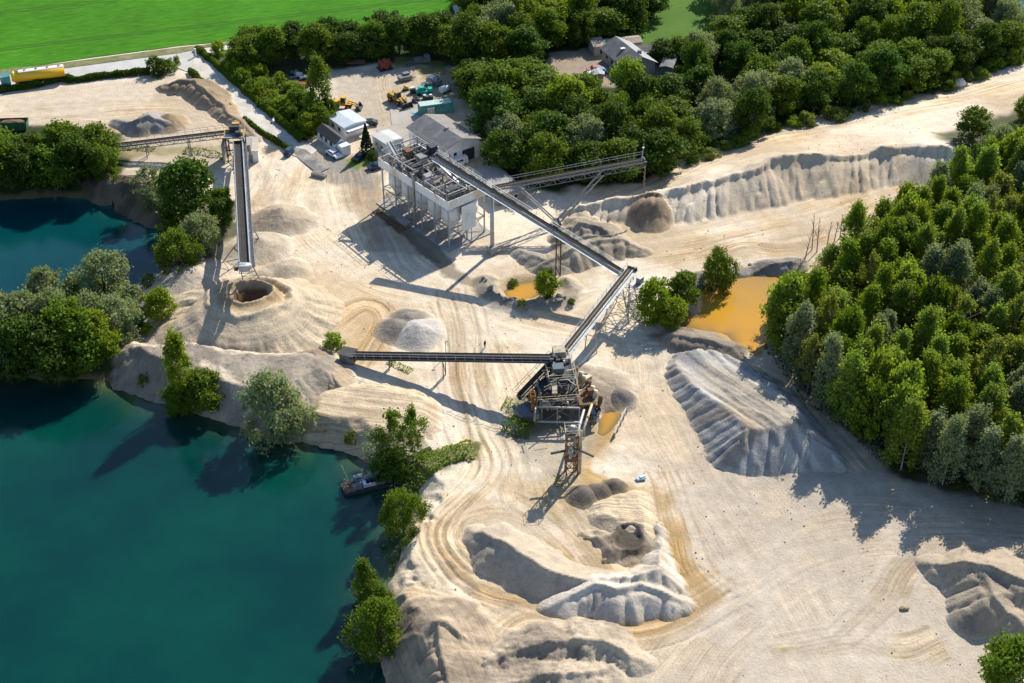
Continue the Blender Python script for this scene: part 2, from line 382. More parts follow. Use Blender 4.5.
TRACKS = [  # centre line px, half width m, darker colour, strength
 ([(650,330),(668,380),(690,430),(730,500),(790,600),(850,700)], 16, (.46,.38,.28), .22),
 ([(1100,560),(950,545),(860,540),(780,560),(700,640),(600,760)], 14, (.38,.32,.25), .3),
 ([(450,290),(462,330),(466,380),(474,430),(492,458),(486,478),(462,497),(444,512),(436,535),(446,560),(478,584),(520,600),(570,618),(620,630),(665,622),(700,600),(725,585)], 5, (.36,.26,.15), .8),
 ([(350,170),(370,230),(420,290),(480,350),(500,400),(520,450),(540,510)], 10, (.44,.35,.235), .38),
 ([(300,150),(285,190),(300,240),(370,280),(440,300),(540,320),(620,345)], 9, (.44,.34,.22), .4),
 ([(600,200),(690,165),(800,132),(950,98),(1100,70)], 10, (.42,.34,.235), .55),
 ([(590,262),(650,248),(720,232),(820,212),(880,195),(935,178)], 10, (.45,.35,.23), .5),
 ([(0,120),(100,112),(200,110),(250,160),(270,200)], 9, (.43,.35,.25), .4),
 ([(400,70),(400,110),(420,135),(380,160)], 8, (.40,.34,.26), .35),
 ([(660,470),(672,520),(690,570),(715,595)], 5, (.34,.24,.12), .7),
 ([(560,500),(580,530),(600,560),(620,580)], 7, (.36,.27,.15), .7),
 ([(330,330),(360,300),(390,310),(375,345),(355,362)], 4, (.38,.27,.15), .6),
 ([(396,588),(430,590),(470,604)], 2.2, (.34,.26,.17), .8), ([(398,602),(440,606),(482,622)], 2.5, (.34,.26,.17), .8),
 ([(498,640),(506,622),(528,612),(556,616),(570,628)], 3.2, (.36,.28,.18), .8), ([(520,498),(548,515),(580,540),(606,572)], 5, (.37,.28,.17), .8),
 ([(470,520),(500,512),(540,530),(570,560)], 4, (.42,.34,.23), .7), ([(700,255),(740,240),(780,250),(830,235)], 4, (.37,.29,.2), .7),
 ([(700,152),(760,140),(840,126),(900,112)], 4, (.38,.30,.21), .7), ([(570,300),(600,290),(615,300),(600,330)], 4, (.42,.34,.24), .6),
 ([(400,150),(372,190),(385,250),(440,300)], 4, (.30,.25,.18), .5), ([(262,175),(255,210),(262,250),(300,290)], 5, (.42,.33,.22), .6),
 ([(840,640),(880,600),(900,570),(940,545)], 5, (.36,.30,.22), .6), ([(940,640),(900,650),(840,640),(780,650)], 5, (.38,.31,.22), .6),
 ([(20,128),(80,118),(140,135),(210,125)], 4, (.38,.31,.22), .6), ([(640,345),(690,352),(740,362),(800,400),(860,470)], 4, (.27,.24,.2), .6),
]
TW = [(smooth(GA(p), 2), w_, c, k) for p, w_, c, k in TRACKS]
def ground_colour(X, Y):
    C = np.empty(X.shape+(3,)); n0 = fbm(X, Y, 30, 41, 5)
    for i in range(3): C[..., i] = SAND[i]+(PALE[i]-SAND[i])*ss(.4, .65, n0)
    n1 = fbm(X, Y, 11, 43, 4, .6)
    g = ss(.52, .75, n1)*.6
    for i in range(3): C[..., i] = C[..., i]*(1-g)+(.43, .32, .20)[i]*g
    jx = (fbm(X, Y, 6, 51, 3)-.5); jy = (fbm(X, Y, 1.6, 52, 2)-.5)
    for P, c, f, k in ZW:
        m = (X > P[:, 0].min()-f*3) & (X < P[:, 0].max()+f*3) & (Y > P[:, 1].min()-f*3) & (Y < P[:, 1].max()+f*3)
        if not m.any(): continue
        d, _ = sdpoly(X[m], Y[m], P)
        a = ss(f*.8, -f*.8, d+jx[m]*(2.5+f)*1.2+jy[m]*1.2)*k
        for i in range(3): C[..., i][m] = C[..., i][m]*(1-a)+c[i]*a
    for P, hw, c, k in TW:
        m = (X > P[:, 0].min()-hw*1.5) & (X < P[:, 0].max()+hw*1.5) & (Y > P[:, 1].min()-hw*1.5) & (Y < P[:, 1].max()+hw*1.5)
        if not m.any(): continue
        x, y = X[m], Y[m]
        d, s, t, sg = polyline(x, y, P); dd = d*sg+(fbm(x, y, 18, 61, 2)-.5)*5
        st = .6*vn(dd*1.15, s*.035+dd*.02, 62)+.4*vn(dd*2.6, s*.06, 63)
        bare = (C[m].sum(axis=1) > .62)*(1-((t < 1e-4) | (t > len(P)-1-1e-4))*ss(0, 2.5, d))
        a = ss(.42, .72, st)*ss(hw, hw*.45, d)*k*bare
        pale = ss(.45, .2, st)*ss(hw, hw*.45, d)*k*.5*bare
        for i in range(3): C[..., i][m] = (C[..., i][m]*(1-a)+c[i]*a)*(1-pale)+PALE[i]*pale
    m = (np.abs(X-RIM[:, 0].mean()) < 25) & (np.abs(Y-RIM[:, 1].mean()) < 22)
    if m.any():
        a = ss(2.6, 1.2, polyline(X[m], Y[m], RIM)[0]+jy[m]*1.5)*.8
        for i in range(3): C[..., i][m] = C[..., i][m]*(1-a)+(.25, .22, .18)[i]*a
    # wet margin of the lakes
    for P in (LAKE, LAKE2):
        d, _ = sdpoly(X, Y, P); a = ss(1.6, .2, d+jy*1.5)*.6
        for i in range(3): C[..., i] = C[..., i]*(1-a)+(.24, .17, .09)[i]*a
    return C

# ------------------------------------------------------------------ the ground material
def ground_mat(name, rough_bump=1.0):
    m, nt, b, out = new_mat(name)
    at = N(nt, 'ShaderNodeAttribute', _attribute_name='Col')
    geo = N(nt, 'ShaderNodeNewGeometry')
    n1 = N(nt, 'ShaderNodeTexNoise', Scale=2.3, Detail=5.0, Roughness=.7); nt.links.new(geo.outputs['Position'], n1.inputs['Vector'])
    n2 = N(nt, 'ShaderNodeTexNoise', Scale=.45, Detail=4.0, Roughness=.6); nt.links.new(geo.outputs['Position'], n2.inputs['Vector'])
    f1 = ramp(nt, n1.outputs[0], [(.28, 1-.20*rough_bump**2), (.5, 1.0), (.75, 1.08)])
    f2 = ramp(nt, n2.outputs[0], [(.3, .86), (.7, 1.10)])
    c = mixrgb(nt, 'MULTIPLY', 1.0, at.outputs['Color'], f1); c = mixrgb(nt, 'MULTIPLY', 1.0, c, f2)
    tk = N(nt, 'ShaderNodeAttribute', _attribute_name='Trk')          # across, along, how worn
    sx = N(nt, 'ShaderNodeSeparateXYZ'); nt.links.new(tk.outputs['Vector'], sx.inputs[0])
    for (fa_, fl_, lo, hi, stg) in ((2.3, .05, .45, .66, .30), (.8, .03, .45, .66, .26), (4.6, .08, .45, .66, .16)):
        cx = N(nt, 'ShaderNodeMath', _operation='MULTIPLY'); nt.links.new(sx.outputs[0], cx.inputs[0]); cx.inputs[1].default_value = fa_
        cy = N(nt, 'ShaderNodeMath', _operation='MULTIPLY'); nt.links.new(sx.outputs[1], cy.inputs[0]); cy.inputs[1].default_value = fl_
        cv = N(nt, 'ShaderNodeCombineXYZ'); nt.links.new(cx.outputs[0], cv.inputs[0]); nt.links.new(cy.outputs[0], cv.inputs[1])
        nn = N(nt, 'ShaderNodeTexNoise', Scale=1.0, Detail=3.0, Roughness=.55); nt.links.new(cv.outputs[0], nn.inputs['Vector'])
        ff = ramp(nt, nn.outputs[0], [(lo, 1.10), (hi, 1.0-stg)])
        wm = N(nt, 'ShaderNodeMath', _operation='MINIMUM'); nt.links.new(sx.outputs[2], wm.inputs[0]); wm.inputs[1].default_value = 1.0
        warm = mixrgb(nt, 'MULTIPLY', 1.0, ff, (1.0, .975, .93))
        c = mixrgb(nt, 'MULTIPLY', wm.outputs[0], c, warm)
    nt.links.new(c, b.inputs['Base Color']); b.inputs['Roughness'].default_value = .95; b.inputs['Specular IOR Level'].default_value = .15
    bp = N(nt, 'ShaderNodeBump', Strength=.7*rough_bump, Distance=.22); nt.links.new(n1.outputs[0], bp.inputs['Height'])
    nt.links.new(bp.outputs[0], b.inputs['Normal'])
    return m
M_GROUND = ground_mat('sand and gravel')
M_PILE = ground_mat('loose gravel', 1.2)
def track_attr(me, x, y, k=1.0):
    B = np.full(x.shape, 1e9); B2 = B.copy(); D = np.zeros(x.shape); S = np.zeros(x.shape); K = np.zeros(x.shape)
    for i, (P, hw, c, kk) in enumerate(TW):
        d, s, t, sg = polyline(x, y, P); q = d/hw+4*((t < 1e-4) | (t > len(P)-1-1e-4))
        m = q < B; B2 = np.where(m, B, np.minimum(B2, q)); K = np.where(m, kk, K); B = np.where(m, q, B); D = np.where(m, d*sg+i*37, D); S = np.where(m, s+i*91, S)
    wv = (.25+.75*ss(1.1, .5, B))*K*1.6*ss(3.2, 1.0, B)*k*ss(.42, .72, fbm(x, y, 8, 66, 4)+.08*ss(1, .4, B))*ss(0, .3, B2-B)
    D = D+(fbm(x, y, 18, 61, 2)-.5)*5
    a = me.attributes.new('Trk', 'FLOAT_VECTOR', 'POINT'); a.data.foreach_set('vector', np.stack([D, S, wv], axis=1).astype(np.float32).ravel())
def colour_attr(me, C):
    a = me.color_attributes.new('Col', 'FLOAT_COLOR', 'POINT')
    buf = np.ones((len(C), 4), dtype=np.float32); buf[:, :3] = C; a.data.foreach_set('color', buf.ravel())

# one sheet to the horizon: fine in the pit, growing coarse beyond
def build_ground():
    ys = [96.0]
    while ys[-1] < 470: ys.append(ys[-1]*1.0016)
    far = [ys[-1]]
    while far[-1] < 9000: far.append(far[-1]*1.25)
    back = [-3000, -800, -200, 0, 50, 80]
    ys = np.array(back+ys+far[1:])
    nc = 880; u = np.linspace(-1, 1, nc)
    ext = np.array([40, 12, 5, 2.5, 1.6, 1.2])
    U = np.concatenate([-ext, u, ext[::-1]])
    hw = .46*np.sqrt(np.maximum(ys, 60)**2+CH**2)*.92
    X = U[None, :]*hw[:, None]; Y = np.repeat(ys[:, None], len(U), axis=1)
    Z = H(X.ravel(), Y.ravel()).reshape(X.shape)
    C = ground_colour(X.ravel(), Y.ravel())
    n, m = X.shape
    V = np.stack([X.ravel(), Y.ravel(), Z.ravel()], axis=1)
    i = np.arange(n-1)[:, None]*m+np.arange(m-1)[None, :]; i = i.ravel()
    Fc = np.stack([i, i+1, i+m+1, i+m], axis=1)
    me = raw_mesh('ground', V, Fc, [M_GROUND], True); colour_attr(me, C); gz_ = np.hypot(np.gradient(Z, axis=0)/np.gradient(Y, axis=0), np.gradient(Z, axis=1)/np.gradient(X, axis=1)).ravel(); bare_ = (C.sum(axis=1) > .5)*ss(.5, .25, gz_); track_attr(me, X.ravel(), Y.ravel(), bare_)
    tag(link('ground', me), kind='structure')
build_ground()

# ------------------------------------------------------------------ stockpiles: each a thing of its own, its skirt under the ground
def heap(name, label, fn, outline, col, col2=None, res=.28, rough=1.0, group=None, base=True, cat='gravel pile', name_col=None, trk=None):
    xs = [p[0] for p in outline]; ysl = [p[1] for p in outline]
    x0, x1, y0, y1 = min(xs), max(xs), min(ysl), max(ysl)
    gx = np.arange(x0, x1, res); gy = np.arange(y0, y1, res); X, Y = np.meshgrid(gx, gy); sh = X.shape
    P = fn(X.ravel(), Y.ravel())
    B = H(X.ravel(), Y.ravel(), False) if base else 0
    x_, y_ = X.ravel(), Y.ravel(); up = ss(-.1, 1.2, P)
    P = P+rough*up*((ridge(x_, y_, 3.6, 33, 4)-.4)*.14+(ridge(x_+9, y_, 1.1, 35, 3)-.4)*.12)
    keep = (P > -.35).reshape(sh)
    P = .5*(P+np.sqrt(P*P+.05))-.20*ss(.4, -.35, P)
    Z = (B+P).reshape(sh); P = P.reshape(sh)
    k = keep[:-1, :-1] & keep[1:, :-1] & keep[:-1, 1:] & keep[1:, 1:]
    idx = np.arange(sh[0]*sh[1]).reshape(sh); a = idx[:-1, :-1][k]; b = idx[:-1, 1:][k]; c = idx[1:, 1:][k]; d = idx[1:, :-1][k]
    Fc = np.stack([a, b, c, d], axis=1); used = np.unique(Fc); remap = np.full(sh[0]*sh[1], -1); remap[used] = np.arange(len(used))
    Z = Z+(fbm(X, Y, 1.7, 77, 3)-.5)*.16
    V = np.stack([X.ravel()[used], Y.ravel()[used], Z.ravel()[used]], axis=1)
    me = raw_mesh(name, V, remap[Fc], [M_PILE], True)
    xs_, ys_ = V[:, 0], V[:, 1]; n = fbm(xs_, ys_, 5, 71, 4, .6); col2 = col2 or tuple(c_*.72 for c_ in col)
    cc = np.array(col)[None, :]*(1-ss(.4, .65, n))[:, None]+np.array(col2)[None, :]*ss(.4, .65, n)[:, None]
    if name_col is not None: cc = name_col(xs_, ys_, V[:, 2], cc)
    # foot blends into the ground around it
    g = ground_colour(xs_, ys_); pp = P.ravel()[used]; f = ss(.9, .0, pp)[:, None]*.9
    cc = cc*(1-f)+g*f
    colour_attr(me, cc)
    if trk:
        D_, S_, W_ = trk(xs_, ys_, V[:, 2]); a = me.attributes.new('Trk', 'FLOAT_VECTOR', 'POINT'); a.data.foreach_set('vector', np.stack([D_, S_, W_*(1-f[:, 0])], axis=1).astype(np.float32).ravel())
    return tag(link(name, me), label, cat, group)
def pad(P, r):
    P = np.asarray(P); return [(P[:, 0].min()-r, P[:, 1].min()-r), (P[:, 0].max()+r, P[:, 1].max()+r)]
def cone(px, py, h, r, **k):
    """heap: crest point px,py is its BASE centre"""
    c = G(px, py)
    def fn(X, Y):
        d = np.hypot(X-c.x, Y-c.y); a = np.arctan2(Y-c.y, X-c.x)
        w_ = k.get('w', .12); rr = r*(1+w_*2*(fbm(np.cos(a)*3+c.x, np.sin(a)*3+c.y, 1.6, 5, 3)-.5))
        return h*(1-np.sqrt(d*d+.25)/rr)*np.where(d > rr, .6, 1)
    return fn, [(c.x-r*1.5, c.y-r*1.5), (c.x+r*1.5, c.y+r*1.5)]
def ridge_heap(pts, slope=.68, back=.5, ribs=.5, lam=2.2, lump=1.0, seed=1):
    P = np.array([tuple(G(a, b, c))[:2] for a, b, c in pts]); Hh = np.array([c for *_, c in pts]); P = smooth(P, 1) if 0 else P; sl = min(slope, .86)
    def fn(X, Y):
        jx = (fbm(X, Y, 7, seed+8, 2)-.5)*1.8
        d, s, t, sd_ = polyline(X+jx, Y+jx*.7, P); hz = np.interp(t, np.arange(len(Hh)), Hh)
        hz = hz*(1+.30*(fbm(s, s*0+seed, 5, seed+3, 3)-.5)*lump)
        k = sl+(back-sl)*ss(-.5, .5, sd_)
        r_ = scallop(s, d, 1.2+lam*.62, seed)
        return hz-k*(d-(.12+1.1*ribs)*r_*ss(.1, 1.8, d)*(1-.6*ss(0, .6, sd_)))-.45*ss(0, .7, d)*ss(.2, -.4, sd_)*ss(1, 3, hz)+(fbm(X, Y, 3.2, seed+5, 3)-.5)*.45*lump*ss(0, 2, d)
    return fn, pad(P, max(Hh)/slope*1.7+2)
def mesa(pts, h, slope=.7, ribs=.4, lam=2.5, lump=.6, seed=1, ramp_=None):
    P = smooth(np.vstack([GA(pts), GA(pts)[:1]]), 1)[:-1]; sl = min(slope, .80)
    def fn(X, Y):
        d, s = sdpoly(X, Y, P); hh = h if ramp_ is None else ramp_(X, Y)
        dd = -d+(.15+1.0*ribs)*(scallop(s, -d, 1.2+lam*.6, seed)-.6)+(fbm(X, Y, 6, seed+1, 3)-.5)*lump*1.3
        return np.minimum(sl*dd, hh+(fbm(X, Y, 4, seed+2, 4)-.5)*lump*.6)
    return fn, pad(P, 4)
def fmax(*fs):
    return (lambda X, Y: np.maximum.reduce([f[0](X, Y) for f in fs])), [p for f in fs for p in f[1]]

def H_pile(fn_out, *a, **k): return None
G1, G2 = (.36,.325,.275), (.25,.225,.195)
# big crater stockpile under the long stacker
cc_ = G(252, 322)
def crater_fn(X, Y):
    d = np.hypot(X-cc_.x, (Y-cc_.y)); a = np.arctan2(Y-cc_.y, X-cc_.x)
    rr = 19*(1+.24*(fbm(np.cos(a)*2+5, np.sin(a)*2, 1.3, 4, 3)-.5))
    z = 7.6*(1-d/rr)**1.0*np.where(d > rr, .5, 1)
    z = np.where(d < rr, np.maximum(z, 7.6*(1-np.minimum(d, rr)/rr)), z)
    z = np.minimum(z, 5.6+.25*(fbm(X, Y, 4, 8, 3)-.5)+0*d)
    ex, ey = cc_.x-.3, cc_.y+2.4; qa = np.arctan2(Y-ey, X-ex); q = np.hypot(X-ex, Y-ey)*(1+.35*(fbm(np.cos(qa)*2+7, np.sin(qa)*2, 1, 12, 3)-.5))
    z = z+.7*np.exp(-((q-4.5)/.6)**2)-1.1*np.exp(-((q-6.2)/.8)**2)*ss(.2, 1.2, np.cos(qa-math.pi*.4)+.8)+.5*np.exp(-((q-8.0)/.6)**2)-.5*ss(11.2, 12.8, d+2*(fbm(np.cos(a)*2, np.sin(a)*2, 1, 7, 2)-.5))
    z = z-np.clip((4.4-q)*1.4, 0, 4.6)
    rad = fbm(a*9, d*.12, 1.0, 44, 3)-.5
    return z+.05*np.sin(d*3.2+3*fbm(X, Y, 6, 4, 2))*ss(8, 10, d)*ss(rr, 12, d)+1.1*rad*ss(9.5, 13, d)*ss(rr+1, 15, d)
def crater_col(x, y, z, c):
    q = np.hypot(x-cc_.x+.3, y-cc_.y-2.4); w_ = ss(4.2, 3.2, q)[:, None]
    c = c*(1-w_)+np.array((.13,.085,.05))*w_
    r2 = (np.exp(-((q-5.4)/1.3)**2)*.75)[:, None]; return c*(1-r2)+np.array((.33,.22,.11))*r2
heap('crater_stockpile', 'large sand cone with a dark crater in its top under the long stacker conveyor', crater_fn, [(cc_.x-29, cc_.y-29), (cc_.x+29, cc_.y+29)],
     (.53,.44,.315), (.45,.375,.28), name_col=crater_col, rough=.35, trk=lambda x, y, z: (np.hypot(x-cc_.x, y-cc_.y), np.arctan2(y-cc_.y, x-cc_.x)*8, .35+0*x))
f = mesa([(104,381),(112,352),(128,340),(160,345),(200,340),(262,352),(335,350),(352,372),(352,395),(318,402),(300,438),(250,424),(190,404),(150,392)], 3.4, .62, .45, 2.6, .8, 3)
PATHS = [smooth(GA(p, 3.0)) for p in ([(114,330),(135,334),(160,345),(180,354)], [(195,340),(225,352),(255,352),(290,346)], [(205,364),(222,372),(236,388),(250,396)], [(60,300),(100,318),(114,330)])]
def bank_col(x, y, z, c):
    for P in PATHS:
        d = polyline(x, y, P)[0]; a = ss(1.3, .5, d+(fbm(x, y, 2, 5, 2)-.5))[:, None]*.85; c = c*(1-a)+np.array((.56,.47,.36))*a
    return c
heap('bank_spoil_heap', 'broad grey gravel bank between the crater cone and the lake shore', *f, (.35,.30,.235), (.25,.21,.165), name_col=bank_col)
f = mesa([(298,430),(305,400),(335,384),(380,382),(430,392),(446,410),(436,440),(400,452),(345,446)], 2.0, .6, .5, 3, .35, 5)
def strip_col(x, y, z, c):
    st = ss(.5, .62, vn((x*.25+y*.97)*.55, x*.05, 9))[:, None]*.35; return c*(1-st)+np.array((.30,.25,.19))*st
heap('flat_sand_heap', 'low flat topped cream sand heap on the lake bank below the horizontal conveyor', *f, (.56,.475,.365), (.50,.415,.31), name_col=strip_col, rough=.5, trk=lambda x, y, z: (x*.2+y*.98, x, .9+0*x))
f = ridge_heap([(298,352,1.5),(312,352,2.6),(335,372,2.6),(345,385,1.6)], .95, .5, .9, 1.4, 1, 31)
heap('scraped_sand_heap', 'brown scraped sand heap with claw marks beside the conveyor tail shed', *f, (.40,.31,.21), (.24,.18,.12))
for nm, lab, spec, ca, cb in (
  ('gravel_cone', 'steep brown gravel cone under the tip of the upper right stacker', cone(650,221,3.9,5.2,w=.03), (.33,.245,.165), (.26,.19,.13)),
  ('gravel_cone', 'small brown gravel cone beside the stacker conveyor in the left yard', fmax(cone(281,220,3.4,7.2), cone(300,222,1.4,5)), (.42,.34,.25), (.33,.27,.2)),
  ('gravel_cone', 'low smooth gravel mound just below the small cone in the left yard', fmax(cone(262,247,2.4,7), cone(240,250,1.6,6)), (.45,.375,.28), (.38,.32,.24)),
  ('gravel_cone', 'low mound between the stacker head and the crater stockpile', fmax(cone(285,272,1.8,5.5), cone(268,277,1.2,5)), (.40,.335,.25), (.30,.25,.19)),
  ('gravel_cone', 'pale grey cone in the middle of the yard above the horizontal conveyor', cone(418,334,2.5,5.8), (.47,.435,.39), (.40,.37,.33)),
  ('gravel_cone', 'dark grey heap touching the left of the pale cone mid yard', fmax(cone(398,330,2.0,5), cone(409,322,1.8,5)), (.24,.215,.18), (.17,.15,.125)),
  ('gravel_cone', 'pale fan of sand at the lake bank near the stacker head', fmax(cone(190,278,2.6,6.5), cone(205,270,1.6,5)), (.50,.43,.34), (.42,.36,.28)),
  ('gravel_cone', 'small dark heap at the foot of the lattice tower, leftmost of the row', cone(584,497,2.2,3.4), (.15,.125,.10), (.10,.085,.07)),
  ('gravel_cone', 'small dark heap at the foot of the lattice tower, middle of the row', cone(600,493,2.0,3.2), (.20,.16,.12), (.12,.10,.08)),
  ('gravel_cone', 'small dark heap at the foot of the lattice tower, rightmost of the row', cone(614,488,1.8,3.0), (.20,.165,.125), (.13,.11,.085)),
  ('gravel_cone', 'dark grey gravel heap right of the screening plant', cone(621,399,2.0,3.6), (.20,.185,.165), (.15,.135,.12)),
  ('gravel_cone', 'rough brown rubble heap behind the screening plant', fmax(cone(590,393,2.2,7), cone(603,383,1.5,6), cone(580,380,1.6,6)), (.36,.30,.225), (.25,.20,.15)),
  ('gravel_cone', 'brown sand cone beside the grey ridge in the top left yard', cone(170,124,3.0,5.2), (.38,.275,.165), (.33,.24,.145))):
    heap(nm, lab, *spec, ca, cb, rough=.25 if 'steep brown' in lab or 'smooth' in lab else .9)
f = ridge_heap([(114,120,1.2),(128,122,1.8),(140,118,3.2),(150,114,3.6),(156,118,2.8)], 0.86, 0.45, .3, 3, 1, 7)
heap('gravel_ridge', 'long grey gravel ridge in the top left yard', *f, (.33,.30,.265), (.25,.23,.20))
f = ridge_heap([(168,84,1.4),(178,80,2.6),(194,80,3.2),(205,88,3.2),(216,100,2.4),(228,112,1.8),(245,126,1.2),(256,136,.7)], 0.91, 0.48, .9, 3.2, 1, 8)
heap('embankment_heap', 'brown earth embankment along the gravel road hedge', *f, (.34,.25,.165), (.24,.18,.12))
f = fmax(ridge_heap([(566,232,1.6),(580,222,3.0),(600,226,2.5),(612,236,2)], 0.83, 0.43, .7, 3, 1.6, 12), ridge_heap([(548,262,1.6),(575,248,3.2),(600,240,3.4),(622,238,3.0),(640,246,1.6)], 0.83, 0.43, .8, 2.6, 1.8, 13))
heap('rugged_sand_heap', 'rugged brown and grey sand heap in front of the steep gravel cone', *f, (.40,.33,.24), (.25,.21,.16))
f = ridge_heap([(520,250,1.0),(540,258,1.8),(560,266,1.3)], 0.69, 0.36, .6, 3, 1.4, 14)
heap('low_rubble_heap', 'low grey rubble under the long inclined conveyor', *f, (.33,.29,.24), (.25,.22,.185))
# grey terraced stockpile
pa, pb = G(680, 360), G(800, 465); ax = (pb-pa); L_ = ax.length; ax.normalize()
def terr(X, Y):
    u = ((X-pa.x)*ax.x+(Y-pa.y)*ax.y)/L_; v = (-(X-pa.x)*ax.y+(Y-pa.y)*ax.x)
    h = 2.0+3.4*ss(.05, .95, u)
    h = h-.35*ss(.5, .62, vn(v*.42, u*1.2+3, 19))-.25*ss(.5, .6, vn(v*1.1, u*2.0, 20))
    return h-1.8*ss(8, 18, v)
f = mesa([(664,372),(672,356),(700,350),(735,358),(775,382),(808,410),(830,440),(846,462),(842,472),(815,474),(760,474),(735,474),(716,466),(700,440),(690,420),(676,400)], 5, .76, .75, 2.6, .7, 15, terr)
TERRP = GA([(664,372),(672,356),(700,350),(735,358),(775,382),(808,410),(830,440),(846,462),(842,472),(815,474),(760,474),(735,474),(716,466),(700,440),(690,420),(676,400)])
def terr_col(x, y, z, c):
    v = (-(x-pa.x)*ax.y+(y-pa.y)*ax.x); u = ((x-pa.x)*ax.x+(y-pa.y)*ax.y)/L_
    st = (ss(.40, .6, vn(v*.75, u*1.5, 23))*.85)[:, None]; c = c*(1-st)+np.array((.49,.455,.405))*st
    br = (ss(.5, .62, vn(u*9+v*.05, v*.1, 24))*ss(0, -6, v))[:, None]*.6; return c*(1-br)+np.array((.30,.235,.17))*br
heap('terraced_gravel_stockpile', 'long grey terraced gravel stockpile with ribbed face and pale vehicle lanes on top', *f, (.335,.325,.305), (.26,.255,.245), name_col=terr_col, rough=.5, trk=lambda x, y, z: (-(x-pa.x)*ax.y+(y-pa.y)*ax.x, (x-pa.x)*ax.x+(y-pa.y)*ax.y, ss(-4.5, -7.5, sdpoly(x, y, TERRP)[0])))
f = fmax(ridge_heap([(940,566,2.0),(965,562,4.2),(990,566,5.2),(1015,575,5.2),(1045,590,4)], 0.91, 0.48, .9, 3.4, 1, 16), ridge_heap([(985,570,4.6),(995,595,4.8),(1008,612,3.0)], 0.91, 0.48, .8, 2.6, 1, 17))
heap('ribbed_gravel_heap', 'brown gravel heap with ribbed dark faces at the right edge above the lone bush', *f, (.39,.32,.235), (.27,.225,.17))
f = ridge_heap([(472,532,1.6),(484,530,3.2),(500,541,3.8),(522,555,3.9),(548,567,3.6),(575,574,3.2),(600,580,2.8)], 0.94, 0.49, .12, 4, .9, 18)
heap('curved_sand_ridge', 'curved sand ridge with dark steep side inside the bend of the wheel tracks', *f, (.47,.39,.29), (.36,.30,.235))
f = fmax(mesa([(562,596),(572,580),(600,574),(628,572),(645,560),(652,540),(654,522),(662,524),(668,540),(676,560),(688,585),(686,602),(662,610),(620,614),(590,612),(572,606)], 3.6, .95, .6, 3.2, 1.0, 19, lambda X, Y: 1.2+3.0*ss(G(0,545).y, G(0,575).y, Y)),
         ridge_heap([(572,594,2.6),(592,584,3.6),(615,590,3.4),(640,583,3.6),(668,592,2.8),(682,598,1.6)], .95, .6, .8, 3, 1.3, 20))
c1 = G(628, 545)
def white_col(x, y, z, c): return c
def pit_fn(X, Y):
    q = np.hypot(X-c1.x, Y-c1.y)*(1+1.0*(fbm(X, Y, 3, 5, 3)-.5)); v_ = (1.1+1.0*fbm(X, Y, 3, 9, 2))-np.abs(q-2.6)*.75-np.clip(2.2-q, 0, 2)*.7; return np.where(q < 2.4, np.maximum(v_, .85), v_)
def pit_shade_col(x, y, z, c):
    q = np.hypot(x-c1.x, y-c1.y); w_ = ss(3.6, 2.2, q+(fbm(x, y, 2, 3, 2)-.5)*2)[:, None]; return c*(1-w_)+np.array((.10,.085,.065))*w_  # shade of a deeper hole painted into the shallow pit floor
heap('sand_pit_ring', 'small ring of dark brown spoil round a black pit just above the white sand heap', pit_fn, [(c1.x-8, c1.y-8), (c1.x+8, c1.y+8)], (.34,.275,.20), (.22,.18,.14), name_col=pit_shade_col)
heap('white_sand_heap', 'lumpy near white sand heap at the right end of the curved ridge', *f, (.62,.54,.44), (.50,.43,.345), name_col=white_col, rough=.5)
f = mesa([(588,502),(612,492),(640,488),(652,494),(658,520),(664,546),(640,548),(606,532),(586,520)], 1.3, .5, .3, 4, .3, 21)
heap('low_sand_shelf', 'low cream sand shelf between the dark heaps and the white sand heap', *f, (.60,.51,.39), (.54,.46,.35), trk=lambda x, y, z: (x*.1+y*.99, x, .9+0*x))
f = fmax(ridge_heap([(492,660,1.6),(520,648,2.6),(560,641,3.0),(600,642,2.8),(622,650,2.4),(634,658,1.4)], 0.76, 0.40, .6, 3, 1.8, 22), ridge_heap([(490,690,2),(540,674,2.8),(590,672,2.4),(610,666,1.8)], 0.69, 0.36, .6, 3, 1.8, 25))
heap('rocky_sand_mound', 'rocky cream and brown mound at the bottom edge right of the striped heap', *f, (.50,.41,.30), (.30,.245,.185), rough=2.4)
f = fmax(ridge_heap([(402,668,2.4),(414,640,4.2),(430,622,5.2),(446,620,5.2),(458,634,4.0),(470,640,2.4)], 0.99, 0.52, .9, 1.8, 1.2, 26), ridge_heap([(436,626,4.8),(445,660,3.6),(452,700,3)], 0.91, 0.48, 1.0, 1.6, 1, 27))
heap('striped_sand_heap', 'steep dark brown heap with eroded stripes at the lower shore', *f, (.42,.34,.25), (.25,.205,.16), trk=lambda x, y, z: (x*.93+y*.36, y, .45+0*x))
f = ridge_heap([(655,336,1.0),(672,334,2.0),(690,336,2.4),(712,340,2.2),(730,348,1.8),(738,358,.8)], 0.76, 0.40, .6, 2.5, 1.8, 28)
heap('earth_berm', 'brown earth berm along the near side of the orange pond', *f, (.27,.225,.175), (.18,.15,.12))
f = ridge_heap([(688,288,.8),(694,277,1.8),(704,272,1.6),(716,272,1.2),(750,268,1.4),(770,262,1.8),(792,262,1.8)], 0.83, 0.43, .6, 2, 1.6, 29)
heap('pond_bank', 'grey rubble bank on the far side of the orange pond', *f, (.30,.275,.24), (.20,.18,.155))
f = ridge_heap([(96,192,1),(104,178,3.0),(120,178,3.6),(140,190,3.2),(158,204,2.6),(172,214,1)], 0.83, 0.43, .9, 2.4, 2.4, 30)
heap('dark_rubble_bank', 'dark brown rubble bank at the head of the upper left lake', *f, (.17,.13,.09), (.09,.07,.05))

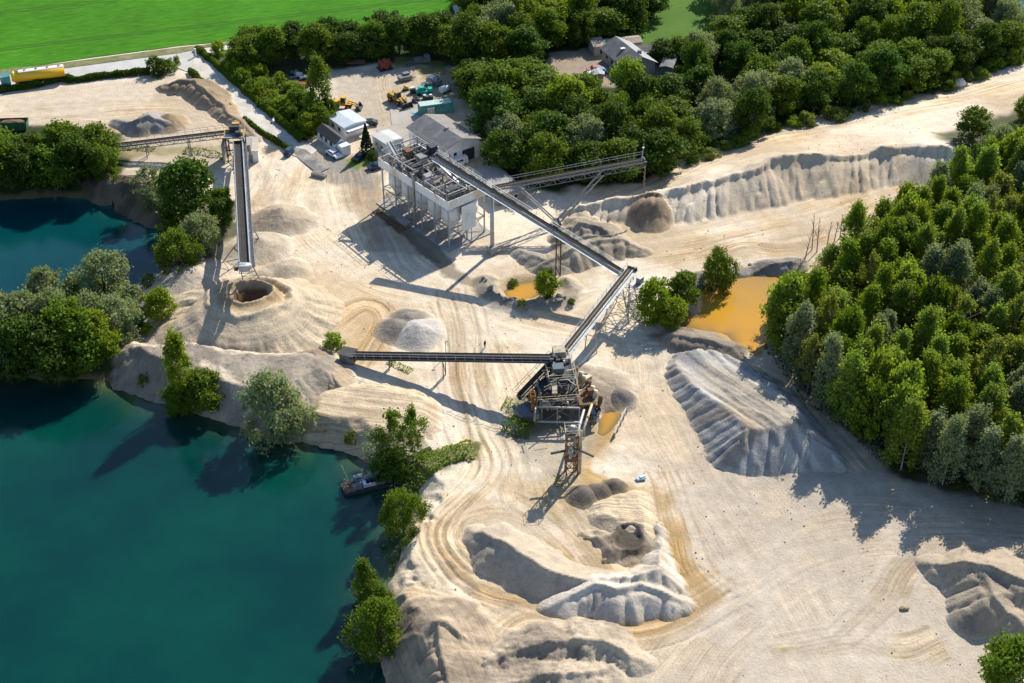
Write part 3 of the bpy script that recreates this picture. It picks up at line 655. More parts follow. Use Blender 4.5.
# ------------------------------------------------------------------ water
def water_mat(name, deep, shallow, rough=.12, second=None, sss=1.0):
    m, nt, b, out = new_mat(name)
    at = N(nt, 'ShaderNodeAttribute', _attribute_name='Shore'); geo = N(nt, 'ShaderNodeNewGeometry')
    n1 = N(nt, 'ShaderNodeTexNoise', Scale=.035, Detail=4.0, Roughness=.6); nt.links.new(geo.outputs['Position'], n1.inputs['Vector'])
    c = mixrgb(nt, 'MIX', ramp(nt, n1.outputs[0], [(.38, 0.0), (.62, 1.0)]), deep, second or tuple(x*.75 for x in deep))
    c = mixrgb(nt, 'MIX', at.outputs['Fac'], c, shallow)
    nt.links.new(c, b.inputs['Base Color']); b.inputs['Roughness'].default_value = rough; b.inputs['IOR'].default_value = 1.33
    b.inputs['Subsurface Weight'].default_value = sss; b.inputs['Subsurface Radius'].default_value = (.7, 1.0, 1.0); b.inputs['Subsurface Scale'].default_value = 3.0
    n2 = N(nt, 'ShaderNodeTexNoise', Scale=1.6, Detail=3.0, Roughness=.6); nt.links.new(geo.outputs['Position'], n2.inputs['Vector'])
    bp = N(nt, 'ShaderNodeBump', Strength=.2, Distance=.1); nt.links.new(n2.outputs[0], bp.inputs['Height']); nt.links.new(bp.outputs[0], b.inputs['Normal'])
    return m
def water(name, P, lev, mat, res, width, grow=3.0):
    x0, y0 = P.min(axis=0)-grow; x1, y1 = P.max(axis=0)+grow
    x0 = max(x0, -420); x1 = min(x1, 420)
    X, Y = np.meshgrid(np.arange(x0, x1, res), np.arange(y0, y1, res)); sh = X.shape
    d, _ = sdpoly(X.ravel(), Y.ravel(), P); nse = (fbm(X.ravel(), Y.ravel(), 9, 5, 3)-.5)
    s_ = np.exp(np.minimum(d+nse*3, 0)/width)*ss(-.1, .15, nse+.1*0+.12); keep = (d < grow).reshape(sh)
    k = keep[:-1, :-1] & keep[1:, :-1] & keep[:-1, 1:] & keep[1:, 1:]
    idx = np.arange(sh[0]*sh[1]).reshape(sh); Fc = np.stack([idx[:-1, :-1][k], idx[:-1, 1:][k], idx[1:, 1:][k], idx[1:, :-1][k]], axis=1)
    used = np.unique(Fc); rm = np.full(sh[0]*sh[1], -1); rm[used] = np.arange(len(used))
    V = np.stack([X.ravel()[used], Y.ravel()[used], np.full(len(used), lev)], axis=1)
    me = raw_mesh(name, V, rm[Fc], [mat], True)
    a = me.attributes.new('Shore', 'FLOAT', 'POINT'); a.data.foreach_set('value', s_[used].astype(np.float32))
    return tag(link(name, me), kind='structure')
W1 = water_mat('teal lake water', (.001,.056,.041), (.10,.13,.055), .08, (.0006,.034,.033))
W1b = water_mat('blue green lake water', (.001,.050,.056), (.03,.12,.10), .08, (.001,.036,.048))
W2 = water_mat('muddy orange water', (.50,.255,.025), (.22,.14,.045), .15, (.36,.22,.055), 0)
water('lake', LAKE, WL, W1, 1.2, 2.2); water('lake', LAKE2, WL, W1b, 1.2, 2.0); water('lake', LAKE3, -1.0, W1b, 3, 2)
water('pond', POND, -.5, W2, .5, 1.8, 1.5); water('pond', PONDS, -.4, W2, .4, .6, .8); water('pond', PONDW, -.25, W2, .4, .6, .6)
# ------------------------------------------------------------------ foliage
def leaf_mat(name, a, b_, trans=.35, hue=.5):
    """leaf colour between a and b_, per leaf and per tree"""
    m, nt, b, out = new_mat(name)
    at = N(nt, 'ShaderNodeAttribute', _attribute_name='Leaf'); oi = N(nt, 'ShaderNodeObjectInfo')
    mm = N(nt, 'ShaderNodeMath', _operation='MULTIPLY_ADD'); nt.links.new(oi.outputs['Random'], mm.inputs[0]); mm.inputs[1].default_value = .55
    ma = N(nt, 'ShaderNodeMath', _operation='MULTIPLY'); nt.links.new(at.outputs['Fac'], ma.inputs[0]); ma.inputs[1].default_value = .5
    nt.links.new(ma.outputs[0], mm.inputs[2])
    c = mixrgb(nt, 'MIX', mm.outputs[0], a, b_)
    hs = N(nt, 'ShaderNodeHueSaturation'); hv = N(nt, 'ShaderNodeMapRange'); nt.links.new(oi.outputs['Random'], hv.inputs[0]); hv.inputs[3].default_value = .985; hv.inputs[4].default_value = 1.012
    # the range is used as a hue around .5
    sb = N(nt, 'ShaderNodeMath', _operation='SUBTRACT'); nt.links.new(hv.outputs[0], sb.inputs[0]); sb.inputs[1].default_value = .5
    nt.links.new(sb.outputs[0], hs.inputs['Hue']); nt.links.new(c, hs.inputs['Color']); c = hs.outputs[0]
    b.inputs['Roughness'].default_value = .6; b.inputs['Specular IOR Level'].default_value = .15
    tr = N(nt, 'ShaderNodeBsdfTranslucent'); mx = N(nt, 'ShaderNodeMixShader'); mx.inputs[0].default_value = trans
    br = mixrgb(nt, 'MULTIPLY', 1.0, c, (1.5, 1.35, .5))
    nt.links.new(c, b.inputs['Base Color']); nt.links.new(br, tr.inputs[0]); nt.links.new(b.outputs[0], mx.inputs[1]); nt.links.new(tr.outputs[0], mx.inputs[2]); nt.links.new(mx.outputs[0], out.inputs[0])
    return m
LM = {'dark': leaf_mat('dark leaves', (.038,.085,.011), (.09,.155,.016), .36),
      'mid': leaf_mat('green leaves', (.068,.14,.012), (.155,.225,.02), .40),
      'lime': leaf_mat('bright leaves', (.13,.22,.014), (.24,.32,.03), .45),
      'pale': leaf_mat('silvery leaves', (.15,.21,.10), (.26,.31,.17), .38),
      'poplar': leaf_mat('poplar leaves', (.13,.215,.03), (.25,.34,.055), .5),
      'olive': leaf_mat('olive leaves', (.13,.18,.03), (.22,.26,.055), .45),
      'needle': leaf_mat('needles', (.012,.035,.014), (.025,.055,.020), .1),
      'ivy': leaf_mat('ground leaves', (.07,.14,.016), (.15,.22,.025), .32)}
BARK = paint('bark', (.10,.08,.06), .9, 0, .4, 3); BARKP = paint('pale bark', (.30,.28,.24), .85, 0, .4, 3); DEADW = paint('dead wood', (.26,.21,.16), .9, 0, .3, 3)

def leaf_quads(P, Nr, size, rng):
    """P centres, Nr outward directions: one bent leaf clump (2 triangles -> quad) each"""
    n = len(P); d = rng.normal(size=(n, 3)); nn = Nr*.6+d*.85+np.array([0,0,.35]); nn /= np.linalg.norm(nn, axis=1)[:, None]
    t = np.cross(nn, rng.normal(size=(n, 3))); t /= np.linalg.norm(t, axis=1)[:, None]; b = np.cross(nn, t)
    s = size*(.55+.9*rng.random(n))[:, None]; e = s*(.45+.4*rng.random((n, 1)))
    V = np.stack([P-t*s, P-b*e+nn*s*.15, P+t*s, P+b*e+nn*s*.15], axis=1).reshape(-1, 3)
    Fc = np.arange(4*n).reshape(n, 4); return V, Fc
def clump_crown(z0, z1, prof, nclump, per, csize, leaf, rng, lobes=5, amp=.28, vert=1.0, leaders=0):
    """crown of many small leaf clumps spread through an uneven envelope; prof(t) = radius at height fraction t"""
    ph = rng.random(4)*6.28; C = []
    while len(C) < nclump:
        t = rng.random()**.85; a = rng.random()*6.283
        lump = 1+amp*(math.sin(a*3+ph[0]+t*4)*.5+math.sin(a*5+ph[1]-t*7)*.35+math.sin(t*9+ph[2]+a)*.45)
        R_ = prof(t)*lump; q = R_*(.42+.62*rng.random()**.6)
        C.append((math.cos(a)*q, math.sin(a)*q, z0+(z1-z0)*t, q/max(R_, .01)))
    for _ in range(leaders):
        a = rng.random()*6.283; q = prof(.85)*.8*rng.random(); top = z1+(z1-z0)*.10*rng.random()
        for k in range(4): C.append((math.cos(a)*q, math.sin(a)*q, top-k*.45*vert, 1.0))
    C = np.array(C); n = len(C); sz = csize*(.6+.8*rng.random(n)); cnt = np.maximum(8, (per*(sz/csize)**1.6)).astype(int)
    idx = np.repeat(np.arange(n), cnt); g = rng.normal(size=(len(idx), 3)); rad = np.abs(rng.normal(size=len(idx)))**.5
    g /= np.linalg.norm(g, axis=1)[:, None]; off = g*(rad*sz[idx])[:, None]*np.array([1, 1, vert*.8])
    P = C[idx, :3]+off; P[:, 2] = np.maximum(P[:, 2], .15)
    cl = rng.random(n); Lf = np.clip(.15+.55*cl[idx]+.4*(rng.random(len(idx))-.3), 0, 1)
    ctr = np.array([0, 0, z0+(z1-z0)*.35]); Nr = (P-ctr); Nr /= np.linalg.norm(Nr, axis=1)[:, None]; Nr = Nr*.5+g*.6
    V, Fc = leaf_quads(P, Nr, leaf, rng); return (V, Fc, np.repeat(Lf, 4)), C
def crown_mesh(name, V, Fc, Lf, mat):
    me = raw_mesh(name, V, Fc, [mat]); a = me.attributes.new('Leaf', 'FLOAT', 'POINT')
    a.data.foreach_set('value', Lf.astype(np.float32)); return me
def trunk_mesh(h, r, limbs, mat, name='trunk', lean=0):
    b = MB(); b.cyl((0, 0, -1.2), (lean*.3, 0, h*.45), r, r*.7, 8); b.cyl((lean*.3, 0, h*.45), (lean, 0, h), r*.7, r*.25, 8)
    for (x, y, z, z0) in limbs: b.cyl((lean*z0/h, 0, z0), (x, y, z), r*.38, r*.12, 6, False)
    me = bpy.data.meshes.new(name); me.from_pydata(b.v, [], b.f); me.materials.append(mat); me.update(); return me
# unit trees: crown 1.0 wide?  -> built at a real size, scaled per tree
def proto(kind, seed):
    """returns crown arrays, trunk mesh, nominal height, nominal width"""
    rng = np.random.default_rng(seed); rr = random.Random(seed)
    egg = lambda w, lo=.75: (lambda t: w*(lo+(1-lo)*min(1, t*3))*math.sqrt(max(.03, 1-max(0, (t-.35)/.68)**2)))
    if kind == 'broad':
        h, w_ = 11.0, 9.0; A, C = clump_crown(1.6, 10.4, egg(4.3, .6), 120, 62, .95, .27, rng, amp=.42)
        lim = [(c[0]*.8, c[1]*.8, c[2], 2+i*.3) for i, c in enumerate(C[:9])]; return A, (h*.8, .28, lim), h, w_
    if kind == 'round':     # willow like, full to the ground
        h, w_ = 10.0, 10.0; A, C = clump_crown(.7, 9.5, egg(4.8, .85), 140, 66, .85, .22, rng, amp=.34, vert=1.35)
        lim = [(c[0]*.8, c[1]*.8, c[2], 1+i*.2) for i, c in enumerate(C[:9])]; return A, (h*.7, .3, lim), h, w_
    if kind == 'slender':   # poplar, birch: tall, feathery, several leaders
        h, w_ = 15.0, 6.0; A, C = clump_crown(2.4, 14.0, lambda t: 2.75*(.62+.38*min(1, t*4))*(1-t)**.42+.25, 120, 50, .72, .21, rng, amp=.5, vert=1.7, leaders=4)
        lim = [(c[0], c[1], c[2], max(1, c[2]-1.6)) for c in C[:12]]; return A, (h*.94, .17, lim), h, w_
    if kind == 'sparse':
        h, w_ = 12.0, 6.0; A, C = clump_crown(2.6, 11.6, egg(2.7, .5), 46, 44, .62, .20, rng, amp=.5, vert=1.2, leaders=2)
        lim = [(c[0], c[1], c[2], max(1, c[2]-1.2)) for c in C[:26]]; return A, (h*.95, .18, lim), h, w_
    if kind == 'bush':
        h, w_ = 4.0, 5.0; A, C = clump_crown(.3, 3.6, egg(2.2, .9), 46, 44, .58, .20, rng, amp=.4)
        lim = [(c[0]*.8, c[1]*.8, c[2], .3) for c in C[:7]]; return A, (h*.6, .14, lim), h, w_
    if kind == 'conifer':
        h, w_ = 10.0, 4.0; Ps, Ns, Ls = [], [], []
        n = 2600; t = rng.random(n)**.8; z = .8+t*9.2; a = rng.random(n)*2*math.pi; rad = (1-t)*2.0*(.65+.35*np.abs(np.sin(z*3.2)))*(.5+.5*rng.random(n)**.4)
        P = np.stack([np.cos(a)*rad, np.sin(a)*rad, z-rad*.3], axis=1); Nr = np.stack([np.cos(a), np.sin(a), .5+0*a], axis=1); Nr /= np.linalg.norm(Nr, axis=1)[:, None]
        V, Fc = leaf_quads(P, Nr, .22, rng); return (V, Fc, np.repeat(rng.random(n), 4)), (h*.96, .16, []), h, w_
PROTO = {}; MESHC = {}
def get_tree(kind, var, leaf):
    k = (kind, var)
    if k not in PROTO:
        arr, tr, h, w_ = proto(kind, hash_(kind)*10+var); PROTO[k] = (arr, trunk_mesh(tr[0], tr[1], tr[2], BARKP if kind in ('slender', 'sparse') else BARK), h, w_)
    arr, tr, h, w_ = PROTO[k]
    if (k, leaf) not in MESHC: MESHC[(k, leaf)] = crown_mesh('crown', arr[0], arr[1], arr[2], LM[leaf])
    return MESHC[(k, leaf)], tr, h, w_
def hash_(s): return sum(ord(c)*(i+3) for i, c in enumerate(s)) % 97
TR = random.Random(5)
def tree(name, pos, h, w_, kind, leaf, label, cat='tree', group=None):
    nv = {'broad': 5, 'round': 3, 'slender': 5, 'sparse': 2, 'bush': 4, 'conifer': 1}[kind]
    cm, tm, h0, w0 = get_tree(kind, TR.randrange(nv), leaf)
    o = empty(name, pos, TR.uniform(0, 6.28), label, cat, group); k = w_/w0
    o.scale = (k, k*TR.uniform(.9, 1.1), h/h0)
    link('crown', cm, o); link('trunk', tm, o); return o

# ------------------------------------------------------------------ single trees and bushes, left to right along the lakes
def T(px, py, h, w_, kind, leaf, label, name=None, cat=None):
    p = GH(px, py); p.z -= .1
    name = name or {'bush': 'bush', 'conifer': 'conifer', 'round': 'willow_tree', 'slender': 'birch_tree', 'sparse': 'birch_tree'}.get(kind, 'broadleaf_tree')
    return tree(name, p, h, w_, kind, leaf, label, cat or ('bush' if kind == 'bush' else 'tree'))
for a in (
 (6,168,9.5,10,'broad','mid','green tree half hiding the green dump container, top left lake'),
 (32,172,9,9,'broad','dark','dark green tree right of the one hiding the green container'),
 (66,170,12,9,'broad','mid','tall tree with a pointed top in the upper left lakeside clump'),
 (98,168,11,9.5,'broad','mid','rounded green tree at the right of the upper left lakeside clump, reaching the conveyor'),
 (3,194,12,11,'broad','mid','broad tree at the left edge standing at the upper lake water line'),
 (30,196,11,10,'broad','dark','dark tree second from the left edge at the upper lake water line'),
 (57,196,11,10,'broad','mid','tree at the middle of the upper lake far shore'),
 (82,196,12,10,'broad','dark','dark tree right end of the upper lake far shore row'),
 (108,184,9,7,'broad','mid','smaller tree beside the dark rubble bank, upper lake'),
 (-25,190,12,12,'broad','dark','tree cut by the left edge of the upper lake far shore'),
 (150,208,10,7,'sparse','pale','pale thin leaved tree standing on the dark rubble bank'),
 (158,212,6,6,'round','pale','pale round lower bush on the rubble bank beside the thin tree','willow_bush','bush'),
 (190,222,15,11.5,'broad','dark','large dark tree left of the long stacker conveyor'),
 (172,232,5,6,'bush','mid','low green bush at the water under the large dark tree'),
 (222,228,7,6,'broad','dark','dark shrub between the large dark tree and the stacker conveyor','shrub','bush'),
 (224,212,6,5,'broad','mid','green shrub touching the left side of the stacker conveyor','shrub','bush'),
 (180,268,9,9,'round','mid','rounded bright green willow overhanging the right end of the upper lake'),
 (202,252,9,8.5,'round','pale','pale rounded willow behind the bright one by the upper lake'),
 (150,285,3,3,'bush','pale','small pale bush at the lake tip near the silvery willow'),
 (108,306,12.5,12,'round','pale','large silvery willow at the far side of the wooded spit between the lakes'),
 (132,308,5,6,'bush','pale','low pale bush right of the silvery willow on the spit'),
 (78,312,9,6,'slender','mid','slim dark tree left of the silvery willow on the spit'),
 (52,318,12,7,'broad','pale','pale tree with a ragged top at the middle of the wooded spit'),
 (22,345,12,9,'broad','pale','silvery tree near the left edge of the wooded spit'),
 (62,345,12,10,'round','pale','silvery willow at the heart of the wooded spit'),
 (92,340,10,9,'round','pale','pale willow at the right part of the wooded spit'),
 (118,338,9.5,9,'round','pale','pale grey willow at the right tip of the wooded spit'),
 (2,372,12,10,'round','pale','pale willow in the lower left corner of the wooded spit'),
 (30,378,13,11,'broad','dark','dark tree at the near shore of the spit, third from the left edge'),
 (60,380,13,11,'broad','dark','dark tree at the near shore of the spit with its foot in the shade'),
 (88,378,12,10,'broad','mid','green tree at the right end of the spit near shore'),
 (76,360,13,10,'broad','mid','bright topped tree behind the near shore of the spit'),
 (100,362,10,8,'broad','lime','yellow green tree at the right end of the spit'),
 (-20,360,12,12,'broad','dark','dark tree cut by the left edge of the spit'),
 (-12,384,10,11,'broad','dark','dark tree cut by the left edge at the main lake shore'),
 (162,319,7,6,'broad','lime','bright green round tree left of the crater stockpile','small_tree'),
 (138,331,4.5,3.2,'broad','dark','narrow dark bush left of the bright round tree','shrub','bush'),
 (147,332,2,3,'bush','lime','tiny bush between the narrow dark bush and the bright round tree'),
 (146,388,3,3,'bush','olive','thin olive bush on the water line under the gravel bank'),
 (185,408,17,5.5,'slender','lime','tall narrow light green tree on the bank of the main lake'),
 (203,412,8,8,'broad','mid','low bushy tree right of the tall narrow one at the main lake'),
 (183,414,7,6,'broad','mid','dark bush at the foot of the tall narrow lakeside tree','shrub','bush'),
 (277,436,13,11.5,'round','pale','big rounded grey green willow on the main lake shore'),
 (255,392,3.2,6,'bush','lime','bright yellow green bush behind the rounded willow'),
 (335,347,3.2,4,'bush','lime','small bright bush above the conveyor tail shed'),
 (328,441,1.5,1.5,'bush','mid','tiny dark bush on the shore right of the rounded willow'),
 (352,446,3,2.5,'bush','olive','thin olive bush on the shore left of the birches'),
 (378,470,8,6,'sparse','pale','low pale birch at the left of the shore birches by the pontoon'),
 (396,474,13,6,'sparse','mid','tall open birch at the left of the pair above the pontoon'),
 (414,474,13.5,5.5,'sparse','mid','tall open birch with bare trunk at the right of the pair above the pontoon'),
 (392,482,7,6,'broad','dark','dark shrub at the landing of the pontoon','shrub','bush'),
 (404,536,10,6.5,'round','mid','green willow on the shore just below the barge'),
 (378,616,7,5.5,'round','mid','upper of the two willows at the lower left shore'),
 (379,652,10.5,7.5,'round','mid','lower and larger of the two willows at the lower left shore'),
 (366,606,10,3.6,'slender','mid','narrow tree top rising left of the lower shore willows'),
 (547,297,6.5,4.5,'broad','lime','small bright tree on the rim of the little orange puddle','small_tree'),
 (572,303,1.2,1.6,'bush','mid','tiny bush right of the little orange puddle'),
 (522,304,1.2,2,'bush','mid','tiny bush on the near rim of the little orange puddle'),
 (513,285,1.4,2.2,'bush','mid','low bush on the far rim of the little orange puddle'),
 (654,322,10,6,'broad','lime','left tree of the trio beside the lattice tower'),
 (670,328,7,5.5,'broad','lime','front tree of the trio left of the big orange pond'),
 (680,306,7.5,6.5,'broad','mid','right tree of the trio beside the big orange pond'),
 (716,293,10,7,'round','mid','rounded green tree alone on the far bank of the big orange pond'),
 (1008,700,11,9,'broad','mid','green bush tree at the bottom right corner'),
 (972,140,8,8,'broad','mid','round tree at the head of the right grove, tallest against the sand'),
 (998,158,8,9,'round','pale','pale willow below the round tree at the upper right edge'),
 (1022,150,9,9,'broad','dark','dark tree at the right edge beside the pale willow'),
 (985,178,9,8,'broad','dark','dark tree at the shaded foot of the upper right sand track'),
 (1012,185,10,9,'broad','mid','green tree at the right edge below the sand track'),
 (1026,122,7,6,'broad','lime','bright tree cut by the right edge beside the sand track'),
 (367,154,8.0,4.2,'conifer','needle','dark narrow conifer on the lawn by the office'),
 (662,63,6.5,6.5,'broad','dark','low dark tree closing the far right side of the house clearing, nearest the house'),
 (678,60,6.5,6.5,'broad','mid','low green tree at the near edge of the small far field, left one'),
 (694,62,7,7,'broad','dark','low dark tree at the near edge of the small far field, middle one'),
 (708,56,6.5,6.5,'broad','mid','low green tree at the near edge of the small far field, right one'),
 (372,160,2.5,2.4,'bush','dark','dark low shrub at the foot of the conifer'),
 (321,117,16,6.5,'slender','mid','tall slim birch left of the machine yard'),
 (309,133,6,5,'broad','lime','bright round tree beside the office roof','small_tree'),
 (318,128,7,6,'broad','mid','green tree at the foot of the tall slim birch'),
 (329,119,5.5,4.5,'broad','dark','dark bushy tree left of the left wheel loader'),
 (300,112,6,6,'broad','mid','bushy tree in the middle of the scrub strip'),
 (158,73,4.5,6,'bush','dark','dark bush on the verge left of the road bend'),
 (168,72,3.5,5,'bush','mid','green bush on the verge nearest the road bend'),
 (177,66,3,2,'bush','olive','thin small bush on the verge at the road bend'),
 ): T(*a)

# ------------------------------------------------------------------ woods: every tree its own object
def scatter(poly, dist, holes=(), seed=1, z=0.0):
    P = GA(poly, z); Hs_ = [GA(h, z) for h in holes]; r = random.Random(seed); pts = []
    x0, y0 = P.min(axis=0); x1, y1 = P.max(axis=0); cand = []
    tries = int((x1-x0)*(y1-y0)/(dist*dist)*14)
    cx = np.array([r.uniform(x0, x1) for _ in range(tries)]); cy = np.array([r.uniform(y0, y1) for _ in range(tries)])
    ok = inside(cx, cy, P)
    for h in Hs_: ok &= ~inside(cx, cy, h)
    for x, y in zip(cx[ok], cy[ok]):
        if all((x-a)**2+(y-b)**2 > dist*dist for a, b in pts): pts.append((x, y))
    return pts
def ground_z(pts):
    a = np.array(pts); return H(a[:, 0], a[:, 1], False)
def proj(x, y, z=0):
    dz = z-CH; d = y*cp-dz*sp; v = (y*sp+dz*cp)/d; return 512+F*x/d, 341.5-F*v
WOOD = [(452,14),(470,60),(462,80),(470,100),(482,130),(497,160),(512,184),(560,190),(600,186),(640,183),(672,170),(690,158),(720,148),(770,129),(830,117),(880,103),(940,88),(985,68),(1040,52),(1110,30),(1110,-45),(700,-45),(440,-40)]
HOLES = [[(545,50),(600,40),(668,40),(680,70),(672,108),(600,112),(548,92)],[(720,78),(750,78),(752,124),(716,128)],[(632,-60),(720,-60),(724,52),(704,64),(655,62)], [(985,-60),(1300,-60),(1300,56),(1028,54),(998,20)],[(436,-60),(474,-60),(472,32),(448,26)]]
def where(px, py):
    if py > 140 and px < 700: return 'at the near edge above the upper right stacker'
    if px < 545: return 'between the machine yard and the house clearing' if py > 50 else 'above the machine yard along the green field'
    if px < 700: return 'in front of the house in the clearing' if py > 75 else 'behind the house in the clearing'
    if px < 830: return 'in the wood right of the house clearing' if py < 75 else 'at the wood edge above the long sand track'
    return 'in the upper right wood near the far lake' if py < 55 else 'at the upper right wood edge by the sand track'
pts = scatter(WOOD, 6.8, HOLES, 3); gz = ground_z(pts); r = random.Random(9)
desc = {'dark': 'dark green round crowned tree', 'mid': 'mid green leafy tree', 'pale': 'pale silvery crowned tree', 'lime': 'yellow green leafy tree'}
for (x, y), z in zip(pts, gz):
    px, py = proj(x, y); u = r.random(); far = fbm(np.array([x]), np.array([y]), 30, 90, 2)[0]
    leaf = 'pale' if u < .10+.25*(px > 820 and py < 60) else ('lime' if u > .90 else ('mid' if u > .5 else 'dark'))
    edge = py > 60 and px > 690
    h = r.uniform(7.5, 14)*(.8 if edge and u > .4 else 1); kind = 'round' if leaf == 'pale' or r.random() < .15 else 'broad'
    tree('woodland_tree', (x, y, z-.2), h, r.uniform(9.0, 12.0)*(.85 if edge else 1), kind, leaf, f'{desc[leaf]} {where(px, py)}', 'tree', f'{desc[leaf]}s {where(px, py)}')
pts = scatter([(238,64),(258,54),(300,51),(350,49),(420,44),(450,34),(468,52),(432,60),(405,55),(375,58),(345,62),(320,66),(296,68),(262,68)], 5.6, (), 4); gz = ground_z(pts)
for (x, y), z in zip(pts, gz):
    u = r.random(); leaf = 'dark' if u < .6 else 'mid'; px, py = proj(x, y)
    wh = 'in the row between the green field and the machine yard' if px > 330 else 'in the clump between the road bend and the green field'
    tree('woodland_tree', (x, y, z-.2), r.uniform(8, 11), r.uniform(8, 10), 'broad', leaf, f'{desc[leaf]} {wh}', 'tree', f'{desc[leaf]}s {wh}')
# scrub strip behind the road hedge, and edging scrub along the sand track
pts = scatter([(214,50),(240,56),(262,76),(296,88),(312,104),(318,128),(300,136),(284,124),(256,98),(228,72)], 3.4, (), 5); gz = ground_z(pts)
for (x, y), z in zip(pts, gz):
    leaf = r.choice(['lime', 'lime', 'lime', 'mid', 'olive']); nm = {'lime': 'bright green bush', 'mid': 'dark green bush', 'olive': 'olive brown bush'}[leaf]
    tree('bush', (x, y, z-.1), r.uniform(2, 4.2), r.uniform(3.6, 5.2), 'bush', leaf, f'{nm} in the scrub strip right of the gravel road', 'bush', f'{nm}es in the scrub strip')
def along(P, step, jitter, fn, seed=1):
    A = GA(P); r = random.Random(seed)
    for i in range(len(A)-1):
        d = np.linalg.norm(A[i+1]-A[i]); n = max(1, int(d/step))
        for k in range(n):
            q = A[i]+(A[i+1]-A[i])*(k+r.random()*.6)/n; x = q[0]+r.uniform(-jitter, jitter); y = q[1]+r.uniform(-jitter, jitter); fn(x, y, Hs(x, y), r)
def scr(x, y, z, r):
    leaf = r.choice(['mid', 'olive', 'lime', 'dark']); nm = {'lime': 'bright green bush', 'mid': 'green bush', 'olive': 'olive bush', 'dark': 'dark bush'}[leaf]
    tree('bush', (x, y, z-.1), r.uniform(1.8, 3.8), r.uniform(3.2, 5), 'bush', leaf, f'{nm} along the sunny wood edge of the upper sand track', 'bush', f'{nm}es along the upper sand track')
along([(690,164),(720,153),(770,133),(830,121),(880,107),(940,91),(985,72),(1040,56)], 4.0, 1.6, scr, 3)
along([(700,150),(722,120),(735,110)], 4, 3, scr, 6)

# the slender trees of the right hand grove
GROVE = [(772,350),(806,398),(862,442),(900,476),(960,490),(1030,508),(1100,520),(1130,440),(1140,220),(1060,185),(1000,190),(960,200),(930,222),(880,248),(830,280),(800,305),(778,322)]
pts = scatter(GROVE, 4.35, (), 8); gz = ground_z(pts)
gd = {'poplar': 'slim green tree', 'pale': 'slim silvery tree', 'lime': 'slim yellow tree', 'mid': 'slim dark tree', 'olive': 'slim olive tree'}
GP = GA(GROVE); ga = np.array(pts); gdist, _ = sdpoly(ga[:, 0], ga[:, 1], GP)
for (x, y), z, dd in zip(pts, gz, gdist):
    px, py = proj(x, y); u = r.random(); cl = fbm(np.array([x]), np.array([y]), 16, 91, 2)[0]
    leaf = 'pale' if cl > .54 and u < .6 else 'lime' if cl < .48 and u < .5 else ('poplar' if u < .80 else 'mid' if u < .87 else 'olive')
    front = dd > -5
    wh = ('at the shaded front edge of the right grove' if py > 400 or (front and px < 900 and py > 330) else 'at the grove corner by the orange pond' if px < 850 else
          'in the upper part of the right grove' if py < 300 else 'in the middle of the right grove' if py < 400 else 'in the lower part of the right grove')
    small = py < 340 and px < 840
    h = r.uniform(7, 10.5) if small else r.uniform(11.5, 16.5)
    if px > 940 and py > 420: h = r.uniform(12, 16)
    kind = 'slender' if u < .72 else 'broad' if u < .9 else 'sparse'
    wd = r.uniform(4.8, 6.8) if kind != 'broad' else r.uniform(6, 8)
    tree('grove_tree', (x, y, z-.2), h, wd, kind, leaf, f'{gd[leaf]} {wh}', 'tree', f'{gd[leaf]}s {wh}')
# bare dead trees above the orange pond
def dead(px, py, h, seed, label, group=None):
    rr = random.Random(seed); b = MB(); lean = rr.uniform(-.12, .12)*h
    b.cyl((0, 0, -.5), (lean*.5, .1, h*.5), .13, .09, 6); b.cyl((lean*.5, .1, h*.5), (lean, 0, h), .09, .02, 6)
    o = b.link('dead_tree', DEADW); o.location = GH(px, py); tag(o, label, 'dead tree', group)
    c = MB()
    for i in range(9):
        t = rr.uniform(.3, .95); a = rr.uniform(0, 6.3); l = (1-t)*h*.35+.5; c.cyl((lean*t, 0, h*t), (lean*t+math.cos(a)*l*.6, math.sin(a)*l*.6, h*t+l), .05, .015, 5)
    c.link('branch', DEADW, o); return o
for i, (px, py, h, lb) in enumerate(((804,262,8,'leaning bare trunk, leftmost dead tree above the pond'),(812,250,9,'tall bare dead trunk second from the left above the pond'),(817,252,8.5,'bare dead trunk with the highest tip above the pond'),
    (827,246,6,'short bare dead tree right of the tall trunks'),(834,242,5,'bare dead sapling among the last dead trees'),(840,238,6,'bare dead tree nearest the green grove'))): dead(px, py, h, i+2, lb)
def log_heap():
    b = MB(); rr = random.Random(4); p = GH(958, 78)
    for i in range(26):
        a = rr.uniform(0, 6.3); c = Vector((rr.uniform(-6, 6), rr.uniform(-2, 2), rr.uniform(.2, 1.8))); d = Vector((math.cos(a), math.sin(a), rr.uniform(-.2, .5)))*rr.uniform(1.5, 3.2)
        b.cyl(c-d, c+d, rr.uniform(.07, .16), .04, 6)
    o = b.link('brushwood_pile', paint('brushwood', (.15,.13,.115), .9)); o.location = p; tag(o, 'pile of grey brushwood at the wood edge near the white boulder', 'brushwood')
log_heap()

